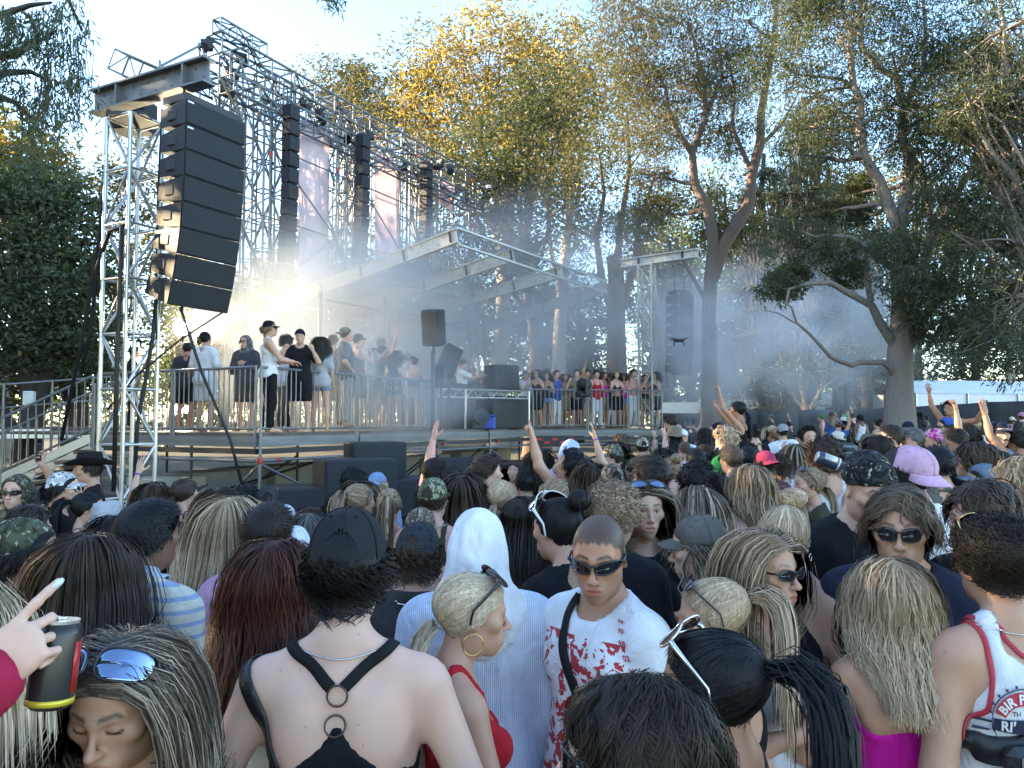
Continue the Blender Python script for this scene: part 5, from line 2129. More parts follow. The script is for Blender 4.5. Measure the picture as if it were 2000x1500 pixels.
# small fixtures on the trusses
for i, (px, py, dd) in enumerate([(405, 95, 19.4), (452, 150, 20.2), (436, 180, 19.6), (590, 205, 21.8), (625, 228, 22.4), (680, 265, 23.6), (722, 270, 24.2), (790, 330, 26.0), (860, 325, 28), (880, 335, 28.5), (470, 120, 20.6)]):
    root = empty("stage_light", "small black stage light on the scaffold wall's upper trusses, " + ["at the near top corner", "above the big speaker hang", "inside the near end bay", "just above the tall creased banner", "right of the tall creased banner", "between the first two slim columns", "above the second slim column", "above the stained banner's right edge", "above the short banner", "right of the short banner", "on the roof-line near its start"][i], "stage light", pt(px, py, dd), i * .7, "stage lights on the scaffold wall")
    MB().box((0, 0, .05), (.26, .2, .2), None, .03).build("body", BLACK, root)
    MB().tube([(0, -.1, -.02), (0, -.24, -.1)], [.1, .13], 12).build("lens_barrel", BLACK, root)
    MB().box((0, 0, .2), (.34, .05, .1)).build("bracket", DSTEEL, root)

# left PA tower ---------------------------------------------------------
tw = pt(250, 815, 11.0)
TWL = truss("tall square steel tower holding the left speaker stack, cables strapped to it", (tw.x, tw.y, gz(tw.x, tw.y)), (tw.x, tw.y, 6.38), .52, .52, .76, ALU, .030, None, name="speaker_tower", cat="tower")
for sx, sy in ((-.5, 0), (.5, 0), (0, -.5), (0, .5)):
    box_obj("foot_arm", (sx, sy, .1), (.9 if sx else .12, .9 if sy else .12, .1), ALU, TWL)
box_obj("top_plate", (0, 0, 6.40 - gz(tw.x, tw.y)), (.56, .56, .05), DSTEEL, TWL)


def ibeam(label, a, b, h, w_, mat, holes=True, group=None, top=None):
    a, b = Vector(a), Vector(b)
    d = b - a; L = d.length
    root = empty("beam", label, "beam", a, 0, group)
    root.rotation_euler = d.to_track_quat('X', 'Z').to_euler()
    MB().box((L / 2, 0, 0), (L, .02, h - .06)).build("web", mat, root)
    MB().box((L / 2, 0, h / 2 - .015), (L, w_, .03)).build("flange", mat, root)
    MB().box((L / 2, 0, -h / 2 + .015), (L, w_, .03)).build("flange", mat, root)
    if holes:
        m = MB()
        for i in range(int(L / .16)):
            for s in (-1, 1):
                m.tube([(.08 + i * .16, s * .0095, (.25 if i % 2 else -.22) * h * .8), (.08 + i * .16, s * .0125, (.25 if i % 2 else -.22) * h * .8)], .018, 6)
        tag(m.build("bolt_holes", DSTEEL, root), kind='stuff')
    for x in np.arange(.6, L, 1.4):
        MB().box((x, 0, 0), (.03, w_ * .95, h - .062)).build("stiffener", mat if mat is not WBEAM else DSTEEL, root)
    return root


b0, b1 = pt(186, 203, 11.35), pt(409, 138, 10.25)
b1.z = b0.z = (b0.z + b1.z) / 2
ibeam("dark steel beam laid across the top of the left speaker tower", b0, b1, .36, .22, simple("grey_steel_beam", (.16, .165, .17), .45, .3, .2), True)

# left PA array: eight cabinets -------------------------------------------
def line_array(px, py0, n, w_, dp, hh, d, ang, curve, label, grp=None, shrink=1.0):
    p = pt(px, py0, d)
    root = empty("speaker_stack", label, "speaker stack", p, ang, grp)
    bx = MB()
    fl = np.array([(-w_ * 0, 0), ])
    V = []
    for z in (-hh / 2 * .97, hh / 2 * .97):
        V += [(0, 0, z), (w_, 0, z), (w_ * .93, dp, z * .72), (w_ * .07, dp, z * .72)]
    cabm = mesh_np("cabinet", np.array(V, float), [np.array([(3, 2, 1, 0), (4, 5, 6, 7), (0, 1, 5, 4), (1, 2, 6, 5), (2, 3, 7, 6), (3, 0, 4, 7)])], BLACK, False)
    grm = MB().box((w_ / 2, -.012, 0), (w_ * .985, .02, hh * .91), None, .006).mesh("grille", GRILLE)
    hdl = MB().box((.032, dp * .52, 0), (.03, dp * .3, hh * .42), None, .01).mesh("handle", DSTEEL)
    plate = MB().box((w_ * .06, -.026, hh * .36), (w_ * .09, .006, hh * .06)).mesh("badge", ALU)
    y = z = 0.0; a = 0.0
    for i in range(n):
        a = R(curve) * (i / (n - 1)) ** 1.8
        z -= hh / 2 * math.cos(a); y += hh / 2 * math.sin(a)
        o = link("cabinet", cabm, root)
        o.location = (0, y, z); o.rotation_euler = (a, 0, 0)
        link("grille", grm, o); link("handle", hdl, o)
        if i < 2: link("badge", plate, o)
        z -= hh / 2 * math.cos(a); y += hh / 2 * math.sin(a)
    MB().box((w_ / 2, dp / 2, .06), (w_ * .9, dp * .8, .10)).build("flying_frame", DSTEEL, root)
    for x in (w_ * .2, w_ * .8):
        MB().tube([(x, dp / 2, .1), (x, dp / 2, .42)], .018, 6).build("chain", DSTEEL, root)
    for k_, x in ((0, w_ * .12), (1, w_ * .5)):
        pts_ = [(x, dp + .05 + .05 * math.sin(q * 3 + k_), -q * n * hh * 1.15) for q in np.linspace(0, 1, 12)]
        MB().tube(pts_, .014, 5).build("cable", CABLE, root)
    return root


line_array(363, 190, 8, 1.03, .58, .352, 10.15, math.atan2(U2[1], U2[0]), 16, "big black eight-box speaker hang in front of the left tower")
box_ = MB().box((0, 0, 0), (.55, .4, .5), None, .02).build("side_speaker", BLACK)
box_.location = pt(262, 228, 11.7); tag(box_, "small black speaker tucked behind the top of the left tower", "speaker")
# cables and straps on the tower
for i, (lb, pts_) in enumerate([("thick black cable hanging from the beam down to the stairs", [(212, 215, 11), (206, 330, 11), (193, 470, 11.2), (165, 640, 11.6), (120, 860, 12)]),
                                ("black cable bundle looping from the tower towards the stage", [(240, 445, 10.6), (215, 450, 10.7), (190, 520, 11), (178, 640, 11.2), (158, 730, 11.4)]),
                                ("black strap running down the middle of the left tower", [(238, 440, 10.55), (234, 560, 10.5), (228, 720, 10.5), (222, 960, 10.5)]),
                                ("bundle of cables drooping below the speaker hang", [(305, 585, 10.9), (298, 660, 10.9), (285, 740, 10.9), (268, 830, 10.9), (262, 960, 10.9)]),
                                ("guy rope running from the speaker hang down across the railing", [(352, 600, 10.4), (395, 730, 10.6), (450, 860, 10.9), (475, 955, 11)]),
                                ("thin tie rope from the speaker hang to the tower foot", [(435, 610, 10.6), (350, 665, 10.7), (265, 735, 10.8), (210, 800, 10.9)])]):
    P = [pt(*q) for q in pts_]
    o = MB().tube([tuple(p) for p in P], [.03, .03, .034, .03, .022, .012][i], 6).build("cable", CABLE, smooth=True)
    tag(o, lb, "cable")

# right PA tower and array -------------------------------------------------
tr = pt(1265, 800, 22.6)
truss("pale square steel tower at the right end of the stage", (tr.x, tr.y, gz(tr.x, tr.y)), (tr.x, tr.y, z_at(517, tr)), .40, .40, .62, WBEAM, .030, None, name="speaker_tower", cat="tower")
ra, rb_ = pt(1214, 513, 23.1), pt(1364, 497, 21.6)
ra.z = rb_.z = (ra.z + rb_.z) / 2
ibeam("pale steel beam on top of the right tower", ra, rb_, .26, .2, WBEAM)
line_array(1322, 572, 8, .62, .5, .30, 22.2, R(28), 10, "grey hazy eight-box speaker hang below the right beam, lost in smoke")
dr = empty("drone", "small dark drone hovering in front of the smoke plume", "drone", pt(1326, 665, 17))
MB().box((0, 0, 0), (.2, .12, .07), None, .02).build("body", BLACK, dr)
for sx in (-1, 1):
    for sy in (-1, 1):
        MB().tube([(0, 0, .0), (sx * .16, sy * .13, .03)], .012, 6).build("arm", BLACK, dr)
        MB().box((sx * .16, sy * .13, .05), (.17, .015, .005)).build("rotor", DSTEEL, dr)
        MB().tube([(sx * .1, sy * .06, -.02), (sx * .11, sy * .07, -.12)], .008, 5).build("leg", BLACK, dr)

# canopy over the performer -------------------------------------------------
can = empty("canopy", "clear-sheeted mono-pitch canopy frame with pale perforated rafters over the performer", "canopy", (0, 0, 0))
F1, F2 = pt(893, 460, 17.2), pt(1184, 560, 24.6)
back = [pt(528, 600, 20.6), pt(650, 618, 22.5), pt(752, 632, 24.8), pt(905, 655, 27.6)]
fr = [F1, F1.lerp(F2, .30), F1.lerp(F2, .63), F2]
raf = ["nearest pale perforated rafter of the canopy, reaching left to the banner", "second pale perforated rafter of the canopy", "third pale perforated rafter of the canopy", "farthest pale perforated rafter of the canopy above the far wing"]
for f, b, lb in zip(fr, back, raf):
    ibeam(lb, b, f, .34, .12, WBEAM, True, "canopy rafters")
for dz in (.17, -.2):
    tube_obj("edge_tube", F1 + Vector((0, 0, dz)), F2 + Vector((0, 0, dz)), .04, ALU, can)
tube_obj("back_tube", back[0], back[-1], .04, ALU, can)
mid0, mid1 = back[0].lerp(F1, .5), back[-1].lerp(F2, .5)
tube_obj("purlin", mid0, mid1, .035, ALU, can)
for i in range(3):
    q = [back[i], back[i + 1], fr[i + 1], fr[i]]
    P = np.array([[tuple(q[0].lerp(q[1], v)), tuple(q[3].lerp(q[2], v))] for v in (0.02, .98)]) + np.array([0, 0, .19])
    MB().sheet(P, .008).build("pane", PANE, can)
for px, py, d in ((625, 570, 17.2), (757, 590, 19.4), (915, 625, 23), (948, 615, 24.4)):
    a = pt(px, py, d)
    tube_obj("post", (a.x, a.y, DECK), a, .05, STEEL, can)
for a, b in ((pt(635, 585, 17.3), pt(735, 605, 19)), (pt(757, 600, 19.4), pt(915, 645, 23)), (pt(845, 640, 20), pt(948, 620, 24.4))):
    tube_obj("brace", a, b, .028, STEEL, can)

# performer's table and gear ---------------------------------------------------
tb = empty("truss_table", "aluminium truss table carrying the mixing gear at the stage front", "table", (0, 0, 0))
ta, tbx = pt(857, 772, 18.6), pt(1033, 785, 20.2)
ta.z = tbx.z = DECK + .98
dx = (tbx - ta).normalized(); nb_ = Vector((-dx.y, dx.x, 0))
if nb_.y < 0: nb_ = -nb_
Lt = (tbx - ta).length
for off in (0, .75):
    for dz in (0, -.2):
        tube_obj("chord", ta + nb_ * off + Vector((0, 0, dz)), tbx + nb_ * off + Vector((0, 0, dz)), .02, ALU, tb)
    for i in range(14):
        a, b = i / 14, (i + 1) / 14
        z0, z1 = (0, -.2) if i % 2 else (-.2, 0)
        tube_obj("brace", ta.lerp(tbx, a) + nb_ * off + Vector((0, 0, z0)), ta.lerp(tbx, b) + nb_ * off + Vector((0, 0, z1)), .011, ALU, tb, 6)
for a in (.28, 1.0):
    for off in (0, .75):
        p = ta.lerp(tbx, a) + nb_ * off
        tube_obj("leg", (p.x, p.y, DECK), p, .032, ALU, tb)
c = ta.lerp(tbx, .5) + nb_ * .37 + Vector((0, 0, .035))
beam("table_top", ta.lerp(tbx, .0) + nb_ * .37 + Vector((0, 0, .03)), tbx + nb_ * .37 + Vector((0, 0, .03)), .03, .8, BLACK, tb)
for i, (f, wd, lb) in enumerate([(.12, .34, "black media player at the near end of the truss table"), (.27, .34, "black mixer in front of the performer"), (.42, .34, "black media player right of the performer's hands")]):
    p = ta.lerp(tbx, f) + nb_ * .33
    g0 = empty("deck_player", lb, "music player", (p.x, p.y, ta.z + .045), math.atan2(dx.y, dx.x))
    MB().box((0, 0, .05), (.33, .42, .1), None, .01).build("body", BLACK, g0)
    MB().tube([(0, -.05, .1), (0, -.05, .115)], .1, 16).build("jog_wheel", DSTEEL, g0)
    MB().box((0, .13, .112), (.2, .1, .012)).build("screen", GLASSD, g0)
p = ta.lerp(tbx, .80) + nb_ * .45
mon = empty("monitor_speaker", "big black monitor speaker standing on the table's right end", "speaker", (p.x, p.y, ta.z + .045), math.atan2(dx.y, dx.x))
MB().box((0, 0, .32), (.8, .5, .64), None, .03).build("cabinet", BLACK, mon)
MB().box((-.41, 0, .32), (.02, .44, .58)).build("grille", GRILLE, mon)
MB().box((-.18, -.26, .42), (.12, .03, .18)).build("amplifier_panel", DSTEEL, mon)
for px, py, wd, hh, lb, d in ((893, 835, .75, 1.0, "black bass cabinet below the performer's table", 19.3), (985, 835, 1.15, .85, "wide black bass cabinet under the table's right half", 20.3)):
    p = pt(px, py, d)
    o = MB().box((0, 0, hh / 2), (wd, .6, hh), None, .02).build("bass_cabinet", BLACK)
    o.location = (p.x, p.y + .2, DECK); o.rotation_euler.z = math.atan2(dx.y, dx.x); tag(o, lb, "speaker")
p = pt(948, 838, 19.2)
cr = empty("storage_tub", "blue plastic storage tub under the truss table", "tub", (p.x, p.y, DECK))
MB().box((0, 0, .16), (.5, .36, .32), None, .03).build("tub", BLUEP, cr)
MB().box((0, 0, .335), (.55, .41, .03), None, .01).build("lid", BLUEP, cr)
p = pt(935, 838, 18.9)
fan = empty("floor_light", "round black floor light leaning before the blue tub", "stage light", (p.x, p.y, DECK + .02), .4)
MB().tube([(0, 0, .2), (.0, -.2, .28), (0, -.23, .29)], [.1, .19, .2], 18).build("housing", BLACK, fan)
MB().box((0, 0, .1), (.3, .1, .2)).build("yoke", DSTEEL, fan)

# speakers and lamps on poles at the stage front
def pole_speaker(px, py, d, wd, hh, rot, label, pole=True):
    p = pt(px, py, d)
    r_ = empty("pole_speaker", label, "speaker", (p.x, p.y, DECK), 0)
    z = p.z - DECK
    o = MB().box((0, 0, 0), (wd, .35, hh), None, .03).build("cabinet", BLACK, r_)
    o.matrix_local = Matrix.LocRotScale(Vector((0, 0, z)), Euler(rot), None)
    g_ = MB().box((0, -.18, 0), (wd * .9, .02, hh * .92)).build("grille", GRILLE, o)
    MB().tube([(0, .05, 0), (0, .05, z)], .03, 8).build("pole", DSTEEL, r_)
    return r_


pole_speaker(847, 640, 16.6, .42, .78, (R(12), R(4), R(-24)), "black speaker tilted down high on the pole at the stage front")
pole_speaker(876, 706, 17.4, .40, .72, (R(-10), R(24), R(20)), "black speaker leaning sideways behind the moving-head light")
hp_ = pt(846, 722, 16.4)
pole = empty("lighting_pole", "black cable-wrapped pole at the corner of the stage front", "pole", (hp_.x, hp_.y, gz(hp_.x, hp_.y)))
MB().tube([(0, 0, 0), (0, 0, hp_.z + .4 - gz(hp_.x, hp_.y))], .045, 8).build("shaft", DSTEEL, pole)
for i in range(3):
    MB().tube([(.05 * math.sin(q * 2 + i * 2), -.05 + .03 * math.cos(q * 3 + i), q * .28) for q in np.arange(0, 9)], .014, 5).build("cable", CABLE, pole)
for px, py, d, lb in ((862, 728, 16.5, "black moving-head light on the pole before the performer"), (1138, 752, 20.4, "black moving-head light among the far wing dancers")):
    p = pt(px, py, d)
    mh = empty("moving_head", lb, "stage light", p, .5)
    MB().tube([(-.12, 0, 0), (-.02, 0, .02), (.16, 0, .0), (.22, 0, -.01)], [.13, .18, .15, .11], 16).build("head", BLACK, mh, True)
    MB().box((0, 0, -.24), (.34, .26, .16), None, .03).build("base", BLACK, mh)
    for s in (-1, 1): MB().box((0, s * .2, -.06), (.1, .05, .36)).build("yoke_arm", DSTEEL, mh)
    MB().tube([(0, 0, -.3), (0, 0, DECK - p.z)], .025, 6).build("stand", DSTEEL, mh)

# lit lamps at the left of the stage
lampd = bpy.data.lights.new("stage_lamp", 'SPOT')
for px, py, d, rad, lb, en in ((355, 640, 17.0, .17, "dazzling warm stage lamp shining through smoke above the left group", 1), (347, 800, 16.6, .11, "second dazzling lamp low on the deck behind the left railing", 1), (366, 800, 16.8, .08, "small dazzling lamp close beside the low lamp on the deck", 0)):
    p = pt(px, py, d)
    lt = empty("stage_lamp", lb, "lamp", p, 0)
    look = (Vector((0, 0, HC + .5)) - p).normalized()
    lt.rotation_euler = look.to_track_quat('-Y', 'Z').to_euler()
    MB().tube([(0, .2, 0), (0, .02, 0), (0, -.03, 0)], [rad * .6, rad * 1.1, rad * 1.15], 18).build("housing", BLACK, lt)
    MB().tube([(0, -.035, 0), (0, -.045, 0)], rad, 24).build("bulb", LAMP, lt)
    MB().tube([(0, .1, -rad), (0, .1, min(-.3, DECK - p.z))], .03, 6).build("stand", DSTEEL, lt)
LAMP_P = pt(372, 640, 17.0)
for nm, tgt, en, sz in (("lamp_beam", pt(800, 560, 19), 240, 100), ("lamp_beam", pt(640, 780, 17), 90, 80)):
    l_ = bpy.data.lights.new(nm, 'SPOT'); l_.energy = en; l_.color = (1, .84, .52); l_.spot_size = R(sz); l_.spot_blend = .6; l_.shadow_soft_size = .12
    o = bpy.data.objects.new(nm, l_); COL.objects.link(o)
    o.location = LAMP_P if en > 200 else pt(360, 780, 16.6)
    o.rotation_euler = (tgt - o.location).to_track_quat('-Z', 'Y').to_euler()

# black bass boxes in front of the stage -------------------------------------------
for i, (px, py, d, sx, sy, sz, rz, lb) in enumerate([(640, 962, 11.6, 1.5, .9, .62, .35, "long black bass box on the ground left of the monitors"), (692, 905, 11.7, 1.1, .7, .55, .5, "wedge-shaped black monitor on top of the long bass box"),
        (732, 880, 12.6, .9, .6, .72, .45, "square black speaker under the stage edge above the bass boxes"), (760, 945, 12.4, 1.5, .8, .62, .5, "black bass box right of the wedge monitor"),
        (880, 893, 15.2, 1.1, .6, .5, .5, "black speaker angled up below the lighting pole"), (850, 932, 14.2, 1.3, .7, .5, .5, "black bass box behind the man raising a hand"),
        (960, 900, 17.5, 1.3, .7, .5, .6, "black bass box farther along the stage front"), (1040, 892, 19.2, 1.4, .7, .5, .7, "black bass box farthest along the stage front")]):
    p = pt(px, py + 26, d)
    r_ = empty("bass_speaker", lb, "speaker", (p.x, p.y, p.z - sz / 2), rz)
    MB().box((0, 0, sz / 2), (sx, sy, sz), None, .025).build("cabinet", BLACK, r_)
    MB().box((0, -sy / 2 - .012, sz / 2), (sx * .94, .02, sz * .88)).build("grille", GRILLE, r_)
    MB().box((0, 0, -.25), (sx * .9, sy * .9, .5)).build("plinth", BLACK, r_)
o = MB().sheet(np.array([[(x, y, z) for x, y, z in [(-7.6 + i * .35, 11.6, .0), (-7.6 + i * .35, 11.55 + .08 * math.sin(i * 2), .85 + .05 * math.sin(i)), (-7.6 + i * .35, 12.2, .95 + .08 * math.sin(i * 1.7))]] for i in range(9)]), .02).build("black_drape", SHADEC, smooth=True)
tag(o, "black drape thrown over cases beside the tower foot", "drape")
sg_ = MB().box((0, 0, 0), (1.2, .02, .3)).build("notice_panel", DSTEEL); sg_.location = pt(1085, 862, 21.2); tag(sg_, "dark notice panel with red bars hung below the far wing", "panel")
for i in range(5):
    box_obj("red_bar", (-.45 + i * .22, -.013, .06 - .09 * (i % 2)), (.15, .006, .07), RED, sg_)

# fence, vans, tents ---------------------------------------------------------
fe = empty("fence", "black shade-cloth fence on steel posts beyond the crowd", "fence", (0, 0, 0))
fp = [pt(1275, 806, 27), pt(1400, 806, 28), pt(1480, 802, 29), pt(1560, 800, 30), pt(1640, 800, 30.5), pt(1740, 796, 31), pt(1840, 790, 31.5), pt(1930, 785, 32), pt(2080, 779, 32.5)]
for a, b in zip(fp[:-1], fp[1:]):
    ga, gb = gz(a.x, a.y), gz(b.x, b.y)
    P = np.array([[tuple(Vector((a.lerp(b, u).x, a.lerp(b, u).y + .04 * math.sin(u * 9), (ga + .05) + (a.lerp(b, u).z - ga - .02 * math.sin(u * PI) - .05) * v))) for v in (0, .25, .5, .75, 1)] for u in np.linspace(0, 1, 7)])
    MB().sheet(P, .012).build("cloth_panel", SHADEC, fe, True)
for a in fp:
    tube_obj("post", (a.x, a.y + .08, gz(a.x, a.y)), (a.x, a.y + .08, a.z + .08), .03, DSTEEL, fe)
p = pt(1655, 820, 29.8)
o = MB().box((0, 0, 0), (.42, .04, .46), None, .01).build("green_board", GREENP); o.location = p; tag(o, "plain green board propped against the black fence", "board")


def van(px, d, L, label, stripe, ang=0.0, grp=None):
    p = pt(px, 800, d)
    g = gz(p.x, p.y) + .25
    r_ = empty("van", label, "van", (p.x, p.y, g), ang, grp)
    prof = [(-L / 2, .35), (-L / 2, 2.1), (L * .28, 2.15), (L * .38, 1.9), (L * .46, 1.25), (L * .5, 1.1), (L * .5, .35)]
    P = np.array([[(x, yy, z) for x, z in prof] for yy in (-.95, .95)])
    m = MB().sheet(P)
    V, Fq = m.data()
    k_ = len(prof)
    me = bpy.data.meshes.new("body"); me.from_pydata([tuple(v) for v in V], [], [list(f) for f in Fq[0]] + [list(range(k_)), list(range(2 * k_ - 1, k_ - 1, -1)), [0, k_ - 1, 2 * k_ - 1, k_]])
    me.materials.append(VANW); link("body", me, r_)
    MB().box((-L * .1, -.953, .85), (L * .78, .012, .35)).build("stripe", stripe, r_)
    MB().box((L * .3, -.957, 1.6), (L * .14, .012, .42)).build("side_window", GLASSD, r_)
    MB().box((L * .425, 0, 1.6), (.03, 1.6, .55), Euler((0, R(-30), 0))).build("windscreen", GLASSD, r_)
    for x in (-L * .32, L * .34):
        w0 = MB().tube([(x, -.97, .35), (x, -.75, .35)], .34, 18).build("wheel", TYRE, r_)
        MB().tube([(x, -.975, .35), (x, -.96, .35)], .18, 14).build("rim", ALU, w0)
    MB().box((L * .5 + .005, -.65, .95), (.02, .3, .16)).build("headlight", TENT, r_)
    return r_


van(1560, 46, 5.2, "white van with a lime stripe parked behind the fence among dark trunks", VANY, 0)
van(1345, 38, 5.0, "white and lime van parked behind the smoke near the right tower", VANY, R(14))
van(1310, 44, 4.6, "dark-windowed white van half hidden behind the right tower", VANY, R(200))
def marquee(pa, pb, eave, ridge, dep, label):
    r_ = empty("marquee", label, "marquee", pa, math.atan2(pb.y - pa.y, pb.x - pa.x))
    L = math.hypot(pb.x - pa.x, pb.y - pa.y)
    n = 4
    for i in range(n):
        x0, x1 = L * i / n, L * (i + 1) / n
        MB().sheet(np.array([[(x0, 0, eave), (x0, dep / 2, ridge), (x0, dep, eave)], [(x1, 0, eave), (x1, dep / 2, ridge), (x1, dep, eave)]]), .03).build("roof_panel", TENT, r_)
        MB().sheet(np.array([[(x0 + .03, .02, 0), (x0 + .03, .05, eave - .02)], [(x1 - .03, .02, 0), (x1 - .03, .05, eave - .02)]]), .02).build("wall_panel", TENT, r_)
    for i in range(n + 1):
        tube_obj("pole", (L * i / n, -.03, 0), (L * i / n, -.03, eave), .04, ALU, r_)
    MB().sheet(np.array([[(0, 0, 0), (0, 0, eave)], [(0, dep, 0), (0, dep, eave)]]), .02).build("end_wall", TENT, r_)


a, b = pt(1790, 830, 38), pt(2180, 830, 40)
a.z = b.z = gz(a.x, a.y) - .1
marquee(a, b, z_at(768, a) - a.z, z_at(735, a) - a.z, 7, "long white marquee with sloping roof behind the fence at the right")
a, b = pt(1668, 830, 44), pt(1745, 830, 44)
a.z = b.z = gz(a.x, a.y) - .1
marquee(a, b, z_at(764, a) - a.z, z_at(757, a) - a.z, 5, "small cream tent seen past the big tree's trunk")
bd = empty("food_stall", "dark food stall with a white-lettered sign board behind the fence", "stall", pt(1440, 800, 42), 0)
MB().box((1.2, 1, .6), (4.6, 2, 3.0)).build("wall", simple("stall_wall", (.05, .055, .07), .6), bd)
MB().box((1.2, -.06, 1.25), (4.7, .1, .8)).build("sign_board", DSTEEL, bd)
MB().box((.1, -.03, .1), (1.6, .06, .9)).build("counter", VANW, bd)
fc = bpy.data.curves.new("lettering", 'FONT'); fc.body = "nsav"; fc.size = .75; fc.extrude = .01
fo = bpy.data.objects.new("lettering_src", fc)
COL.objects.link(fo)
bpy.context.view_layer.update()
lm = bpy.data.meshes.new_from_object(fo.evaluated_get(bpy.context.evaluated_depsgraph_get()))
bpy.data.objects.remove(fo)
lo_ = link("lettering", lm, bd, VANW); lo_.location = (.2, -.12, 1.05); lo_.rotation_euler = (PI / 2, 0, 0)

# ================================================================== trees
def m_bark(name, c0, c1):
    m = NT(name)
    c = m.coord('Object', (1, 1, .25))
    n1, n2 = m.noise(c, 3, 5, .6, .8), m.noise(c, 16, 4)
    k = m.mix(n1, c0, c1)
    k = m.mix(m.math('MULTIPLY', n2, .5), k, tuple(x * .5 for x in c0))
    m.set(Base_Color=k, Roughness=.9)
    m.bump(n2, .7, .05)
    return m.m


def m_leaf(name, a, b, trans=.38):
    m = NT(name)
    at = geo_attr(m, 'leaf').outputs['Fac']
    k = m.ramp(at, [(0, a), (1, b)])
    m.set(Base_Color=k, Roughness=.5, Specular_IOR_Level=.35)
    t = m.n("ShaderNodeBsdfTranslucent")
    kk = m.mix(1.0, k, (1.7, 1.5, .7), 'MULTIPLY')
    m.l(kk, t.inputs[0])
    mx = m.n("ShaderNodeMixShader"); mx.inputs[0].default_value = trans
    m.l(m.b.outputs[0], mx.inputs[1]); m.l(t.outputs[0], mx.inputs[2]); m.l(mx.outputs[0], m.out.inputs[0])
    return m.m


BARK = m_bark("grey_bark", (.19, .16, .14), (.28, .24, .21))
BARK_R = m_bark("red_brown_bark", (.10, .07, .054), (.18, .13, .105))
BARK_D = m_bark("dark_bark", (.05, .042, .036), (.09, .078, .068))
BARK_P = m_bark("pale_bark", (.42, .36, .29), (.55, .48, .40))
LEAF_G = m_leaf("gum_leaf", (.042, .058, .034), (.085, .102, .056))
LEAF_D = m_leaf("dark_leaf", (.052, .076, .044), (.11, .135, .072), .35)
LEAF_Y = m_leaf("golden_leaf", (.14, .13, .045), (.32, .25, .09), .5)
LEAF_B = m_leaf("blue_green_leaf", (.045, .07, .052), (.085, .115, .085), .35)
LEAF_R = m_leaf("olive_leaf", (.055, .068, .036), (.13, .12, .06), .42)


def leaves(P, L, W, droop, g, var=.5):
    n = len(P)
    d = g.normal(size=(n, 3)) * np.array([1, 1, .6]) + np.array([0, 0, -droop])
    d = nrm_rows(d)
    s = nrm_rows(np.cross(d, g.normal(size=(n, 3))))
    l = L * (.65 + .7 * g.random(n))[:, None]
    w_ = W * (.7 + .6 * g.random(n))[:, None]
    nn = np.cross(d, s)
    V = np.stack([P, P + d * l * .45 + s * w_ * .5 + nn * l * .04, P + d * l - nn * l * .06, P + d * l * .45 - s * w_ * .5 + nn * l * .04], 1).reshape(-1, 3)
    Q = np.arange(4 * n).reshape(-1, 4)
    a = np.repeat(np.clip(g.normal(.5, .28, n), 0, 1), 4)
    return V, Q, a


def crown_obj(P, L, W, droop, g, mat, root, origin, name="crown"):
    V, Q, a = leaves(P, L, W, droop, g)
    me = mesh_np(name, V - np.array(origin), Q, mat, False)
    set_attr(me, 'leaf', a, 'FLOAT')
    return link(name, me, root)


def wiggle(a, b, n, amp, g, sag=0.0):
    a, b = np.array(a, float), np.array(b, float)
    t = np.linspace(0, 1, n)[:, None]
    L = np.linalg.norm(b - a)
    off = np.cumsum(g.normal(size=(n, 3)), 0) * amp * L / n ** .5
    off -= off[:1] * (1 - t) + off[-1:] * t
    return a + (b - a) * t + off + np.array([0, 0, sag * L]) * np.sin(t * PI)


def twigs(m, base, tips, r, g, n=4):
    for tip in tips:
        m.tube(wiggle(base, tip, n, .12, g, .05), np.linspace(r, r * .3, n), 4, False)


def clump_points(c, rad, ncl, nl, g, sq=(1, 1, .8), shell=.4):
    rad = rad * 1.22
    """leaf points gathered into sprays inside one lobe"""
    d = nrm_rows(g.normal(size=(ncl, 3)))
    rr = (shell + (1 - shell) * g.random((ncl, 1)) ** .5) * g.choice([1, 1, .8], (ncl, 1))
    cc = np.array(c) + d * rr * rad * np.array(sq)
    P = cc[:, None] + g.normal(size=(ncl, nl, 3)) * (rad * .15) * np.array([1, 1, .75])
    return cc, P.reshape(-1, 3)


gi = np.random.default_rng(33)


def infill(n, x0, x1, y0, y1, d, dd, r):
    return [(tuple(pt(gi.uniform(x0, x1), gi.uniform(y0, y1), d + gi.uniform(-dd, dd))), r * gi.uniform(.7, 1.2)) for _ in range(n)]


